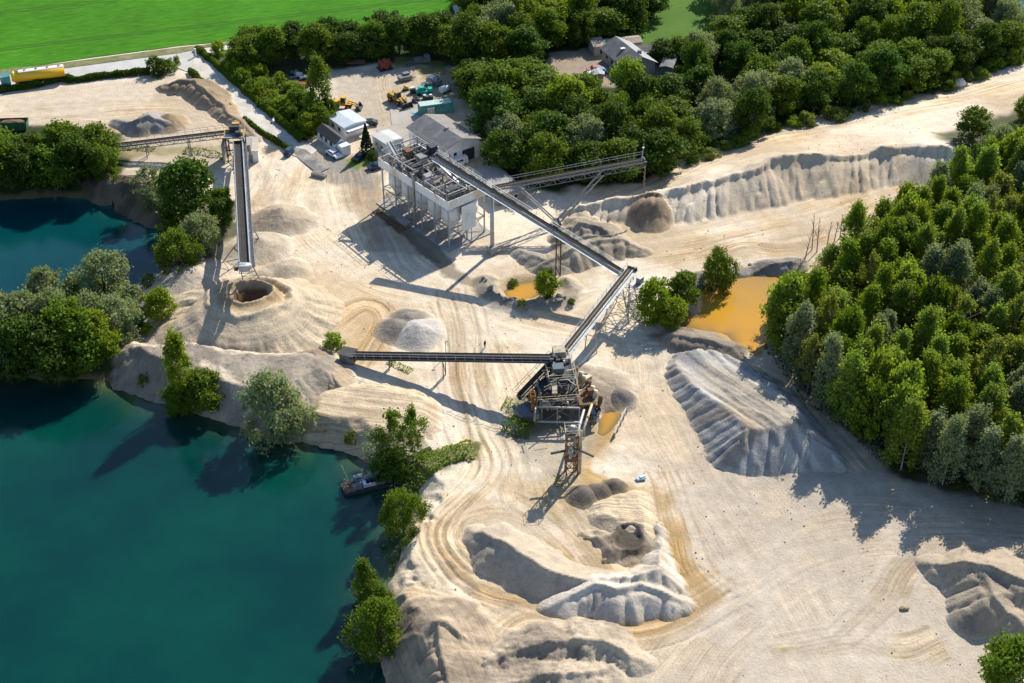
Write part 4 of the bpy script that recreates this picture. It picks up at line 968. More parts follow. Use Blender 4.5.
# ------------------------------------------------------------------ hedges and low cover
def hedge(name, label, P, wid, h, leaf, dens=26, cat='hedge', kind=None, size=.17, gap=0.0, seed=1):
    A = GA(P); rng = np.random.default_rng(seed); Ps = []
    for i in range(len(A)-1):
        L = np.linalg.norm(A[i+1]-A[i]); n = int(L*(wid+h)*dens); t = rng.random(n)
        q = A[i][None]+(A[i+1]-A[i])[None]*t[:, None]; nrm = np.array([-(A[i+1]-A[i])[1], (A[i+1]-A[i])[0]])/L
        a = rng.random(n)*math.pi; k = .8+.2*rng.random(n)
        lump = .55+.75*fbm(q[:, 0], q[:, 1], 2.4, 6+seed, 3)
        off = np.cos(a)*wid/2*k*lump; z = np.sin(a)*h*k*lump
        if gap: z = z*ss(gap, gap+.12, fbm(q[:, 0], q[:, 1], 5, 16+seed, 2)); keep = z > .02
        else: keep = np.ones(n, bool)
        x = q[:, 0]+nrm[0]*off; y = q[:, 1]+nrm[1]*off
        Ps.append(np.stack([x, y, z], axis=1)[keep])
    P3 = np.vstack(Ps); P3[:, 2] += H(P3[:, 0], P3[:, 1], False)
    Nr = np.tile([0, 0, 1.0], (len(P3), 1)); V, Fc = leaf_quads(P3, Nr, size, rng)
    me = crown_mesh(name, V, Fc, np.repeat(rng.random(len(P3)), 4), LM[leaf])
    return tag(link(name, me), label, cat, None, kind)
hedge('hedge', 'neat green hedge along the right side of the gravel road', [(197,50),(215,64),(237,84),(262,106),(290,130),(304,142)], 2.2, 1.7, 'mid' , 70, size=.24)
hedge('hedge', 'low ragged hedge along the left side of the gravel road', [(190,72),(205,86),(222,102),(240,118),(256,130),(275,142),(292,152)], 1.6, 1.6, 'mid', 60, gap=.25, seed=2, size=.22)
hedge('hedge', 'dark low hedge between the road and the top left sand yard', [(-30,97),(0,92),(30,88),(62,80),(75,82),(100,78),(130,75),(150,73)], 2.4, 1.7, 'dark', 70, seed=3, size=.24)
hedge('ground_plants', None, [(404,474),(425,465),(445,456),(462,452),(474,449)], 5.0, 1.5, 'lime', 16, None, 'stuff', .2, .2, 4)
hedge('ground_plants', None, [(508,424),(518,430),(532,432)], 4.5, 1.8, 'mid', 22, None, 'stuff', .2, .0, 5)
hedge('ground_plants', None, [(510,398),(505,410)], 1.6, .6, 'lime', 16, None, 'stuff', .16, .25, 6)
hedge('ground_plants', None, [(125,148),(160,150),(200,152),(228,158)], 3.0, .6, 'ivy', 14, None, 'stuff', .16, .35, 7)
hedge('ground_plants', None, [(560,468),(556,480),(560,488)], 1.4, .5, 'olive', 14, None, 'stuff', .16, .3, 8)
hedge('ground_plants', None, [(112,320),(122,330),(134,338)], 2.4, .7, 'lime', 16, None, 'stuff', .16, .2, 9)
hedge('ground_plants', None, [(388,361),(400,366),(412,371)], 2.0, .5, 'lime', 24, None, 'stuff', .14, .1, 10)
hedge('ground_plants', None, [(770,345),(806,396),(862,440),(902,474),(962,488),(1050,508)], 3.0, 1.0, 'dark', 7, None, 'stuff', .2, .3, 11)
hedge('ground_plants', None, [(630,303),(640,318),(652,326)], 2, .8, 'ivy', 12, None, 'stuff', .2, .3, 12)

# ------------------------------------------------------------------ field and roads
def sheet(name, P, z, mat, kind='structure'):
    A = GA(P); b = MB(); b.quad(*[(x, y, z) for x, y in A]); o = b.link(name, mat); return tag(o, kind=kind)
def field_mat(name, a, b_, ang, lines):
    m, nt, b, out = new_mat(name); geo = N(nt, 'ShaderNodeNewGeometry')
    mp = N(nt, 'ShaderNodeMapping'); mp.inputs['Rotation'].default_value = (0, 0, -ang); nt.links.new(geo.outputs['Position'], mp.inputs[0])
    m2 = N(nt, 'ShaderNodeMapping'); m2.inputs['Scale'].default_value = (.22, 1.3, 1); nt.links.new(mp.outputs[0], m2.inputs[0])
    n1 = N(nt, 'ShaderNodeTexNoise', Scale=1.0, Detail=5.0, Roughness=.75); nt.links.new(m2.outputs[0], n1.inputs['Vector'])
    n0 = N(nt, 'ShaderNodeTexNoise', Scale=.05, Detail=3.0); nt.links.new(geo.outputs['Position'], n0.inputs['Vector'])
    c = mixrgb(nt, 'MIX', ramp(nt, n1.outputs[0], [(.3, 0.0), (.7, 1.0)]), a, b_)
    c = mixrgb(nt, 'MULTIPLY', 1.0, c, ramp(nt, n0.outputs[0], [(.3, .86), (.7, 1.12)]))
    if lines:
        sx = N(nt, 'ShaderNodeSeparateXYZ'); nt.links.new(mp.outputs[0], sx.inputs[0])
        for y0 in lines:
            s = N(nt, 'ShaderNodeMath', _operation='SUBTRACT'); nt.links.new(sx.outputs[1], s.inputs[0]); s.inputs[1].default_value = y0
            a_ = N(nt, 'ShaderNodeMath', _operation='ABSOLUTE'); nt.links.new(s.outputs[0], a_.inputs[0])
            l2 = N(nt, 'ShaderNodeMath', _operation='SUBTRACT'); nt.links.new(a_.outputs[0], l2.inputs[0]); l2.inputs[1].default_value = .75
            l3 = N(nt, 'ShaderNodeMath', _operation='ABSOLUTE'); nt.links.new(l2.outputs[0], l3.inputs[0])
            f = N(nt, 'ShaderNodeMath', _operation='LESS_THAN'); nt.links.new(l3.outputs[0], f.inputs[0]); f.inputs[1].default_value = .34
            g = N(nt, 'ShaderNodeMath', _operation='MULTIPLY'); nt.links.new(f.outputs[0], g.inputs[0]); g.inputs[1].default_value = .6
            c = mixrgb(nt, 'MIX', g.outputs[0], c, (.035, .075, .012))
    nt.links.new(c, b.inputs['Base Color']); b.inputs['Roughness'].default_value = .9; b.inputs['Specular IOR Level'].default_value = .08
    bp = N(nt, 'ShaderNodeBump', Strength=.5, Distance=.15); nt.links.new(n1.outputs[0], bp.inputs['Height']); nt.links.new(bp.outputs[0], b.inputs['Normal'])
    return m
fa, fb = G(0, 50), G(256, 20); fang = math.atan2(fb.y-fa.y, fb.x-fa.x)
rot = lambda p: -p.x*math.sin(fang)+p.y*math.cos(fang)
FIELD = field_mat('crop field', (.020,.115,.003), (.075,.235,.012), fang, [rot(G(0,50)), rot(G(0,13)), rot(G(0,-20))])
FIELD2 = field_mat('far field', (.060,.13,.02), (.09,.17,.03), .4, [])
ROAD = paint('pale worn concrete', (.47,.46,.43), .85, 0, .18, .25, (.40,.375,.33)); GRAVELROAD = paint('chalky gravel road', (.56,.52,.455), .9, 0, .2, .3, (.42,.385,.33))
ASPH = paint('worn asphalt', (.17,.165,.155), .9, 0, .3, .3, (.33,.30,.26)); VERGE = paint('grass verge', (.16,.17,.05), .9, 0, .5, .5, (.22,.19,.10))
def flat(pts): return pts
sheet('field', [(-900,150),(0,71),(90,58),(180,46),(243,40),(262,41),(300,36),(350,29),(400,24),(440,18),(458,2),(470,-60),(500,-170),(-1800,-170)], .12, FIELD)
sheet('field', [(640,60),(722,52),(745,-60),(640,-60)], .12, FIELD2)
b = MB()
sheet('road', [(-900,215),(0,76),(60,69.5),(180,53.5),(196,50),(206,54),(190,71),(172,66),(150,71),(75,81),(0,96),(-900,250)], .12, ROAD)
sheet('gravel_road', [(172,66),(190,71),(198,49),(218,66),(240,87),(264,108),(290,130),(305,143),(318,150),(306,160),(294,156),(272,142),(240,117),(206,87),(190,73)], .124, GRAVELROAD)
sheet('path', [(200,49),(245,43),(262,38),(262,42),(246,47),(206,54)], .128, GRAVELROAD)
sheet('verge', [(-900,205),(0,70),(60,63.5),(180,47.5),(243,41),(243,43),(200,48.5),(180,53.2),(60,69),(0,75.5),(-900,212)], .132, VERGE)
sheet('path', [(445,-12),(452,-12),(466,14),(462,22),(456,16)], .10, ROAD)
CONC = paint('yard concrete', (.40,.37,.32), .9, 0, .2, .3, (.33,.29,.235))
sheet('yard_slab', [(389,105),(412,100),(428,112),(412,128),(432,150),(395,152),(384,140),(376,130),(392,126)], .10, CONC)
sheet('yard_apron', [(286,146),(306,150),(318,160),(330,168),(318,174),(300,160)], .128, ASPH)

# ------------------------------------------------------------------ surface kinds of the plant
STEEL = paint('galvanised steel', (.36,.37,.38), .5, .55, .25, .6, (.30,.28,.25)); SILVER = paint('bright sheet steel', (.46,.48,.50), .5, .3, .2, .4, (.34,.33,.31))
DARK = paint('dark steel', (.045,.05,.06), .7, .2, .3, 1); BELT = paint('rubber belt', (.05,.048,.045), .8, 0, .3, 1); RUST = paint('rusty steel', (.20,.105,.05), .85, .1, .4, 1, (.11,.06,.035))
WHITEP = paint('weathered white panel', (.82,.82,.80), .6, 0, .08, .5, (.66,.63,.58)); CREAM = paint('cream paint', (.58,.50,.33), .6, 0, .2, .8, (.38,.28,.14)); YELLOW = paint('machine yellow', (.70,.40,.02), .5, 0, .2, 1, (.45,.28,.06))
ORESAND = paint('ore on belt', (.34,.25,.16), .95, 0, .3, 2); GLASS = paint('dark glass', (.02,.03,.04), .12, 0, .1, 1); TYRE = paint('tyre rubber', (.02,.02,.02), .9, 0, .2, 2)
ROOFG = paint('grey roofing', (.135,.14,.145), .85, 0, .25, .5, (.20,.19,.175)); ROOFD = paint('dark bitumen roof', (.05,.05,.052), .85, 0, .25, .8); ROOFL = paint('pale blue grey sheet roof', (.50,.56,.60), .5, .1, .1, .4)
ROOFTAN = paint('old tan roof sheets', (.44,.36,.27), .85, 0, .3, .6, (.30,.20,.14)); BRICK = paint('render wall', (.45,.42,.37), .85, 0, .15, .8); GREENP = paint('green paint', (.02,.16,.07), .5, 0, .3, 1, (.05,.11,.05))
TEAL = paint('teal container paint', (.05,.25,.24), .55, 0, .25, .6, (.12,.30,.28)); TEALB = paint('bright turquoise paint', (.02,.42,.30), .5, 0, .2, 1); BLUEP = paint('blue paint', (.03,.10,.28), .4, 0, .2, 1)
REDP = paint('rusty red paint', (.36,.07,.03), .7, 0, .35, 1.5, (.18,.07,.04)); BLACKP = paint('black car paint', (.02,.022,.03), .25, 0, .1, 1); GREYP = paint('grey machine paint', (.17,.185,.20), .6, 0, .3, 1, (.25,.22,.18)); WHITEC = paint('white car paint', (.75,.76,.77), .3, 0, .05, 1)
ORANGE = paint('orange paint', (.60,.13,.03), .5, 0, .2, 1); CONCR = paint('bare concrete', (.36,.34,.31), .9, 0, .25, .7, (.26,.23,.19)); TANKY = paint('yellow tank paint', (.80,.47,.012), .35, 0, .08, .3); TANKW = paint('tank top white', (.80,.78,.70), .4, 0, .05, .3)
BELT.node_tree.nodes['Principled BSDF'].inputs['Specular IOR Level'].default_value = .1
def V3(px, py, z): return G(px, py, z)

def conveyor(name, label, p0, p1, w=1.5, deep=.9, side=STEEL, load=True, walk=1, rail=True, stand=(), truss=True, walkmat=None, railside=None, group=None, cat='conveyor'):
    """inclined belt conveyor from p0 to p1; stand: (t, half width, style) legs down to the ground"""
    p0 = Vector(p0); p1 = Vector(p1); root = empty(name, (p0.x, p0.y, 0), 0, label, cat, group); o = Vector((p0.x, p0.y, 0))
    a = p0-o; b_ = p1-o; d = (b_-a); L = d.length; d.normalize(); r = d.cross(Vector((0, 0, 1))).normalized(); u = r.cross(d)
    P = lambda t, s, h: a+d*(L*t)+r*s+u*h
    f = MB()
    for s in (-1, 1):
        f.beam(P(0, s*w/2, 0), P(1, s*w/2, 0), .16, .24)
        f.beam(P(0, s*w/2, -deep), P(1, s*w/2, -deep), .12, .14)
        if truss:
            n = max(2, int(L/1.6))
            for i in range(n):
                f.beam(P(i/n, s*w/2, -deep if i % 2 else 0), P((i+1)/n, s*w/2, 0 if i % 2 else -deep), .09)
                f.beam(P(i/n, s*w/2, 0), P(i/n, s*w/2, -deep), .08)
        else: f.beam(P(0, s*w/2, -deep*.5), P(1, s*w/2, -deep*.5), .06, deep*.9)
    n = max(2, int(L/3))
    for i in range(n+1): f.beam(P(i/n, -w/2, -deep), P(i/n, w/2, -deep), .09)
    f.link('frame', side, root)
    g = MB(); n = max(3, int(L/1.4))
    for s in (-.5, .5): g.add([P(0, s*w*.82-w*.2 if s > 0 else s*w*.82, .26), P(1, s*w*.82-w*.2 if s > 0 else s*w*.82, .26), P(1, s*w*.82 if s > 0 else s*w*.82+w*.2, .26 if s > 0 else .14), P(0, s*w*.82 if s > 0 else s*w*.82+w*.2, .26 if s > 0 else .14)], [(0, 1, 2, 3)]) if False else None
    V = []
    prof = [(-.42, .28), (-.22, .14), (.22, .14), (.42, .28)]
    for t in (0, 1): V += [P(t, x*w, h) for x, h in prof]
    V += [v-u*.05 for v in V]
    g.add(V, [(0, 1, 5, 4), (1, 2, 6, 5), (2, 3, 7, 6), (12, 13, 9, 8), (13, 14, 10, 9), (14, 15, 11, 10), (0, 4, 12, 8), (3, 11, 15, 7)])
    g.link('belt', BELT, root)
    if load:
        l = MB()
        l.add([P(.03, -.09*w, .18), P(.97, -.09*w, .18), P(.97, .06*w, .18), P(.03, .06*w, .18), P(.03, 0, .26), P(.97, 0, .26)], [(0, 1, 5, 4), (4, 5, 2, 3), (0, 3, 2, 1), (0, 4, 3), (1, 2, 5)]); l.link('gravel_on_belt', ORESAND, root)
    h = MB(); h.cyl(P(1, -w*.5, .02), P(1, w*.5, .02), .34, n=12); h.box(P(1, w*.72, .0), (.7, .5, .6)); h.link('head_drum', DARK, root)
    h = MB(); h.cyl(P(0, -w*.5, .02), P(0, w*.5, .02), .30, n=12); h.link('tail_drum', DARK, root)
    walkmat = walkmat or DARK; railside = railside or walk
    if walk:
        k = MB(); c = walk*(w/2+.42); k.beam(P(.01, c, -.25), P(.99, c, -.25), .55, .06)
        n = max(2, int(L/4))
        for i in range(n+1): k.beam(P(i/n*.98+.01, walk*w/2, -.5), P(i/n*.98+.01, walk*(w/2+.78), -.08), .07)
        k.link('walkway', walkmat, root)
        if rail:
            k = MB(); e = railside*(w/2+(.78 if railside == walk else .1)); n = max(2, int(L/1.8))
            for i in range(n+1): k.beam(P(i/n, e, 0), P(i/n, e, 1.1), .06)
            for hh in (.55, 1.1): k.beam(P(0, e, hh), P(1, e, hh), .055)
            k.link('handrail', STEEL, root)
    for t, sp_, style in stand:
        q = P(t, 0, -deep); wz = Hs(q.x+o.x, q.y+o.y); top = q.copy(); rh = Vector((r.x, r.y, 0)).normalized(); dh = Vector((d.x, d.y, 0)).normalized()
        m = MB()
        if style == 'post':
            m.cyl((q.x, q.y, wz-.5), (q.x, q.y, q.z), sp_, n=16); m.beam(q-rh*w*.55+Vector((0, 0, -.15)), q+rh*w*.55+Vector((0, 0, -.15)), .3, .3); m.link('post', SILVER, root)
            m = MB(); m.box((q.x, q.y, wz+.4), (1.5, 1.5, 1.1), math.atan2(r.y, r.x)); m.link('footing', CONCR, root)
        elif style == 'frame':
            for s in (-1, 1): m.beam(q+rh*s*w*.5, Vector((q.x, q.y, wz-.4))+rh*s*sp_, .18)
            n = max(1, int((q.z-wz)/2.6))
            for i in range(n):
                z0 = i/n; z1 = (i+1)/n; B = lambda s, z: Vector((q.x, q.y, wz+(q.z-wz)*z))+rh*s*(sp_+(w*.5-sp_)*z)
                m.beam(B(-1, z0), B(1, z1), .09); m.beam(B(-1, z1), B(1, z1), .10)
            m.link('leg', side if side is not SILVER else STEEL, root)
        elif style == 'tower':
            n = max(1, round((q.z-wz)/2.6)); C = lambda i, j, z: Vector((q.x, q.y, wz-.2+(q.z-wz+.2)*z))+rh*i*(sp_+(w*.55-sp_)*z)+dh*j*(sp_*.9)
            for i in (-1, 1):
                for j in (-1, 1): m.beam(C(i, j, 0), C(i, j, 1), .17)
            for k2 in range(n):
                z0, z1 = k2/n, (k2+1)/n
                for i in (-1, 1):
                    m.beam(C(i, -1, z0), C(i, 1, z1), .09); m.beam(C(i, 1, z0), C(i, -1, z1), .09); m.beam(C(i, -1, z1), C(i, 1, z1), .1)
                    m.beam(C(-1, i, z0), C(1, i, z1), .09); m.beam(C(1, i, z0), C(-1, i, z1), .09); m.beam(C(-1, i, z1), C(1, i, z1), .1)
            m.link('lattice_tower', STEEL, root)
    return root, P, o

# long inclined conveyor from the silo plant down to the transfer tower
zc0 = 17.8; c1v = V3(624, 273, 7.4); _g = G(493, 253); _q = Vector((_g.x, _g.y, 14.7)); _kk = 1.0
while proj(*(c1v+(_q-c1v)*_kk))[0] > 434: _kk += .01
c0 = c1v+(_q-c1v)*_kk
rC, PC, oC = conveyor('inclined_conveyor', 'longest conveyor, silver sided, climbing from the lattice tower to the white silo plant', c1v, c0, 1.25, .7, SILVER, True, -1, True, (), False, SILVER, 1)
post = G(492, 253); tpost = None
def leg_at(root, o, px, py, ztop, w, mat, name='leg', two=None, footing=False):
    p = G(px, py)-o; m = MB()
    if two:
        q = G(*two)-o; m.beam(p, (p.x, p.y, ztop), w); m.beam(q, (q.x, q.y, ztop), w)
        n = int(ztop/2.4)
        for i in range(n): m.beam((p.x, p.y, ztop*i/n), (q.x, q.y, ztop*(i+1)/n), w*.5); m.beam((p.x, p.y, ztop*(i+1)/n), (q.x, q.y, ztop*(i+1)/n), w*.6)
    else: m.cyl((p.x, p.y, -.4), (p.x, p.y, ztop), w, n=16)
    m.link(name, mat, root)
    if footing: m = MB(); m.box((p.x, p.y, .7), (1.7, 1.7, 1.8), .6); m.link('footing', DARK, root)
def z_on(P, o, x, y):
    """height of a conveyor's centre line above plan point nearest x, y"""
    A = P(0, 0, 0)+o; B = P(1, 0, 0)+o; d = Vector((B.x-A.x, B.y-A.y)); t = ((x-A.x)*d.x+(y-A.y)*d.y)/d.length_squared; return A.z+(B.z-A.z)*t, t, A+(B-A)*t
for (px, py, rad, mat, nm) in ((492,253,.42,SILVER,'post'),):
    g = G(px, py); z, t, q = z_on(PC, oC, g.x, g.y)
    m = MB(); q0 = Vector((q.x, q.y, 0))-oC; m.cyl(q0-Vector((0, 0, .4)), q0+Vector((0, 0, z-1.0)), rad, n=18); r_ = Vector((-(PC(1,0,0)-PC(0,0,0)).y, (PC(1,0,0)-PC(0,0,0)).x, 0)).normalized()
    m.beam(q0+r_*1.2+Vector((0, 0, z-1.1)), q0-r_*1.2+Vector((0, 0, z-1.1)), .4); m.link('post', SILVER, rC)
    m = MB(); m.box(q0+Vector((0, 0, .7)), (1.8, 1.8, 2.0), .6); m.link('footing', CONCR, rC); POSTB = q0+oC
g = G(560, 277); z, t, q = z_on(PC, oC, g.x, g.y); q0 = Vector((q.x, q.y, 0))-oC
for s in (-1, 1):
    m = MB(); B = q0+r_*s*.8; m.beam(B-Vector((0, 0, .4)), B+Vector((0, 0, z-1.0)), .26)
    if s == 1:
        n = 3
        for i in range(n): m.beam(q0-r_*.95+Vector((0, 0, (z-1)*i/n)), B+Vector((0, 0, (z-1)*(i+1)/n)), .12)
    m.link('leg', RUST, rC)
# conveyor from the screening plant up to the transfer tower
e0 = V3(556, 362, 6.9); e1 = V3(631, 268, 8.9)
rE, PE, oE = conveyor('feed_conveyor', 'short dark belted conveyor rising from the screening plant to the lattice tower', e0, e1, 1.35, .8, SILVER, True, 1, True, ((.46, 1.3, 'frame'), (.9, 2.6, 'tower')), False, SILVER, -1)
m = MB(); q = PE(.93, 2.6, -1.3); m.box(q, (3.2, 2.6, .15), .9); m.box(q+Vector((.3, .1, .7)), (1.2, 1.0, 1.2), .9)
m.link('drive_platform', STEEL, rE)
m = MB(); tw = G(636, 318)-oE
for i in (-1, 1):
    for j in (-1, 1): m.beam((tw.x+i*1.7, tw.y+j*1.5, -.3), (tw.x+i*1.5, tw.y+j*1.3, 7.0), .17)
for k2 in range(3):
    z0, z1 = k2*2.33, (k2+1)*2.33
    for i in (-1, 1):
        m.beam((tw.x+i*1.6, tw.y-1.4, z0), (tw.x+i*1.6, tw.y+1.4, z1), .09); m.beam((tw.x+i*1.6, tw.y+1.4, z0), (tw.x+i*1.6, tw.y-1.4, z1), .09)
        m.beam((tw.x-1.6, tw.y+i*1.4, z0), (tw.x+1.6, tw.y+i*1.4, z1), .09); m.beam((tw.x+1.6, tw.y+i*1.4, z0), (tw.x-1.6, tw.y+i*1.4, z1), .09)
        m.beam((tw.x-1.6, tw.y+i*1.4, z1), (tw.x+1.6, tw.y+i*1.4, z1), .1)
m.link('side_tower', STEEL, rE)
# horizontal conveyor over the yard with its tail shed
f0 = V3(350, 354, 1.4); f1 = V3(553, 357, 8.6)
rF, PF, oF = conveyor('yard_conveyor', 'long level looking dark conveyor from the small tail shed to the screening plant', f0, f1, 1.3, .9, DARK, False, 1, True, ((.47, .7, 'frame'), (.2, .8, 'frame')), False)
m = MB(); q = PF(.02, 0, -.4)+oF
sh = empty('tail_shed', (q.x-1.2, q.y+.4, Hs(q.x-1.2, q.y)), math.atan2(f1.y-f0.y, f1.x-f0.x), 'small dark shed over the tail end of the long yard conveyor', 'shed')
m.box((0, 0, .9), (2.7, 2.4, 2.2)); m.link('wall', GREYP, sh); m = MB(); m.beam((-1.5, 0, 2.1), (1.5, 0, 2.0), 2.8, .12); m.link('roof', ROOFD, sh)
m = MB(); m.box((1.37, 0, .9), (.06, 1.6, 1.6)); m.link('opening_shade', DARK, sh)  # dark panel on the solid wall stands for the shade inside the shed
# lower feed conveyors of the screening plant
g0 = V3(519, 397, 1.2); g1 = V3(556, 358, 7.9)
conveyor('plant_conveyor', 'left one of the two parallel conveyors rising into the screening plant', g0, g1, 1.2, .7, GREYP, False, -1, True, ((.35, .8, 'frame'), (.75, .9, 'frame')), True)
conveyor('plant_conveyor', 'right one of the two parallel conveyors rising into the screening plant', V3(529,398,1.2), V3(562,362,7.0), .9, .6, STEEL, False, 0, False, ((.5, .8, 'frame'),), True)
# stacker above the wood edge
d0 = V3(494, 188, 9.6); d1 = V3(644, 160, 13.6)
rD, PD, oD = conveyor('radial_stacker', 'grey lattice stacker conveyor on two slanting struts at the wood edge, dropping brown gravel', d0, d1, 1.8, 1.3, GREYP, True, -1, True, (), True)
piv = G(557, 225)-oD
for t in (.17, .72):
    m = MB(); q = PD(t, 0, -1.3); dr = Vector((PD(0,1,0)-PD(0,0,0))).normalized()
    for s in (-1, 1): m.beam(piv+dr*s*.9+Vector((0, 0, .6)), q+dr*s*.9, .26)
    n = 6
    for i in range(n):
        A = piv+Vector((0, 0, .6)); m.beam(A+(q-A)*i/n-dr*.9, A+(q-A)*(i+1)/n+dr*.9, .1)
    m.link('strut', STEEL, rD)
m = MB(); m.box(piv+Vector((0, 0, .4)), (1.4, 3.0, .9), .2)
for s in (-1, 1): m.cyl(piv+Vector((-.3, s*1.3-.2, .45)), piv+Vector((-.3, s*1.3+.2, .45)), .5, n=14)
m.link('wheel_bogie', DARK, rD)
m = MB(); pb_ = POSTB-oD
for s in (-.8, .8): m.beam(pb_+Vector((.9, s, .8)), piv+Vector((0, s, .6)), .16)
for i in range(8):
    A = pb_+Vector((.9, 0, .8)); B = piv+Vector((0, 0, .6)); m.beam(A+(B-A)*(i/8)+Vector((0, -.8, 0)), A+(B-A)*((i+1)/8)+Vector((0, .8, 0)), .09)
m.link('radius_arm', STEEL, rD)
m = MB(); q = PD(.995, 0, 1.2); m.beam(PD(.98, .5, 0), q+Vector((0, 0, 1.6)), .08); m.box(q+Vector((0, 0, 1.8)), (.4, .3, .25)); m.link('lamp', WHITEP, rD)
m = MB(); q = PD(1.006, 0, -.2); rr = random.Random(3)
for i in range(90): c = q+Vector((rr.uniform(-.18, .18)+.02*i*.1, rr.uniform(-.18, .18), -i*.085)); m.blob(c, (.10, .10, .14), i, 5, 4, .3)
m.link('falling_gravel', ORESAND, rD)
# left yard conveyors and transfer head
a0 = V3(70, 151, 1.6); a1 = V3(238, 131, 6.6)
rA, PA, oA = conveyor('field_conveyor', 'dark conveyor running behind the lakeside trees in the top left yard', a0, a1, 1.7, 1.0, GREYP, False, -1, True, ((.45, .9, 'frame'), (.7, .9, 'frame'), (.25, .8, 'frame')), True)
b0 = V3(238, 142, 5.0); b1 = V3(245, 268, 12.6)
rB, PB_, oB = conveyor('long_stacker', 'long silver stacker conveyor pointing down the picture over the crater stockpile', b0, b1, 2.3, 1.1, SILVER, False, -1, True, (), False)
for t, sp_ in ((.62, 2.6), (.93, 1.6)):
    m = MB(); q = PB_(t, 0, -1.1); dr = (PB_(0,1,0)-PB_(0,0,0)).normalized(); gz_ = 0 if t < .9 else 4.6
    for s in (-1, 1): m.beam(q+dr*s*1.1, Vector((q.x, q.y+3.5, gz_))+dr*s*sp_, .18)
    n = 4
    for i in range(n):
        A = lambda s, k: (q+dr*s*1.1)*(1-k)+(Vector((q.x, q.y+3.5, gz_))+dr*s*sp_)*k
        m.beam(A(-1, i/n), A(1, (i+1)/n), .1); m.beam(A(-1, (i+1)/n), A(1, (i+1)/n), .1)
    m.link('support_frame', STEEL, rB)
m = MB(); dr = (PB_(0,1,0)-PB_(0,0,0)).normalized()
for s in (-1.0, 1.0): m.beam(PB_(.02, s, .5), PB_(.98, s, .5), .12, .5)
m.link('side_skirt', SILVER, rB)
m = MB(); q = PB_(1.0, 0, 0); m.box(q+Vector((0, 0, .25)), (2.0, 1.4, 1.2)); m.cyl(q+Vector((-1.3, 0, .4)), q+Vector((1.3, 0, .4)), .5, n=14); m.link('head_pulley_box', SILVER, rB)
q = G(238, 158); hd = empty('transfer_tower', (q.x, q.y, 0), .05, 'square transfer tower with a yellow guard where the two left yard conveyors meet', 'tower')
m = MB()
for i in (-1, 1):
    for j in (-1, 1): m.beam((i*2.0, j*1.8, -.3), (i*2.0, j*1.8, 6.2), .24)
    m.beam((i*2.0, -1.8, 0), (i*2.0, 1.8, 3), .12); m.beam((i*2.0, 1.8, 3), (i*2.0, -1.8, 6), .12); m.beam((-2, i*1.8, 0), (2, i*1.8, 3), .12); m.beam((2, i*1.8, 3), (-2, i*1.8, 6), .12)
    for z in (3, 6.1): m.beam((i*2, -1.8, z), (i*2, 1.8, z), .2); m.beam((-2, i*1.8, z), (2, i*1.8, z), .2)
m.link('frame', DARK, hd)
m = MB(); m.box((0, 0, 6.3), (4.6, 4.2, .12)); m.link('platform', STEEL, hd)
m = MB(); m.box((0, .8, 7.2), (2.0, 1.4, 1.6)); m.box((.9, -.9, 6.9), (1.2, 1.2, 1.0)); m.link('chute', DARK, hd)
m = MB(); m.box((.2, 1.7, 8.1), (1.6, .8, .25)); m.box((1.7, -.4, 6.8), (.5, 1.0, .7)); m.link('guard', YELLOW, hd)
m = MB()
for x in (-2.2, 2.2):
    for y in (-2, 0, 2): m.beam((x, y, 6.3), (x, y, 7.3), .06)
    m.beam((x, -2, 7.3), (x, 2, 7.3), .06); m.beam((x, -2, 6.8), (x, 2, 6.8), .05)
m.link('handrail', YELLOW, hd)
m = MB()
for x in (-2.9, 3.3): m.box((x, -.6, 2.0), (.5, 3.6, 5.2))
m.link('concrete_pier', CONCR, hd)

# ------------------------------------------------------------------ white silo plant
n0 = G(450, 248); l0 = G(386, 205); ex = (l0-n0); LX = 23.6; LY = 9.2; rz = math.atan2(ex.y, ex.x)
SP = empty('silo_plant', (n0.x, n0.y, 0), rz, 'white concrete and steel batching plant standing on a double row of silos', 'silo plant')
# local: x along the long side, y into the building is negative side
DZ = 10.0
m = MB(); n = 5
def ly(v): return -v
for i in range(5):
    x = 2.4+i*4.7
    for j in (0, 1):
        y = ly(2.3+j*4.6); q = MB()
        q.cyl((x, y, 5.4), (x, y, 8.75), 2.0, n=26, caps=True); q.cyl((x, y, 5.43), (x, y, 5.33), 2.06, n=26); q.cyl((x, y, 7.1), (x, y, 7.2), 2.05, n=26); o_ = q.link('silo', WHITEP, SP)
        q = MB(); q.cyl((x, y, 2.6), (x, y, 5.38), .45, 1.98, n=26, caps=False); q.cyl((x, y, 2.0), (x, y, 2.5), .5, n=12); q.link('hopper', WHITEP, o_)
        q = MB(); q.cyl((x, y, 8.75), (x, y, 9.98), 1.3, n=20, caps=False); q.link('gap_shade', DARK, o_)  # dark cylinder stands in for the shade in the gap under the parapet
for i in range(6):
    x = .05+i*4.7
    for y in (.15, -4.6, -9.35):
        q = MB(); q.beam((x, y, -.3), (x, y, DZ), .26); q.link('leg', SILVER, SP)
q = MB()
for i in range(5):
    x0 = .05+i*4.7; x1 = x0+4.7
    for y in (.15, -9.35): q.beam((x0, y, .2), (x1, y, 4.2), .12); q.beam((x1, y, .2), (x0, y, 4.2), .12); q.beam((x0, y, 4.2), (x1, y, 4.2), .2)
for i in range(6):
    x = .05+i*4.7; q.beam((x, .15, .3), (x, -9.35, 4.4), .12); q.beam((x, .15, 4.4), (x, -9.35, .3), .12); q.beam((x, .15, 4.4), (x, -9.35, 4.4), .2)
q.link('bracing', STEEL, SP)
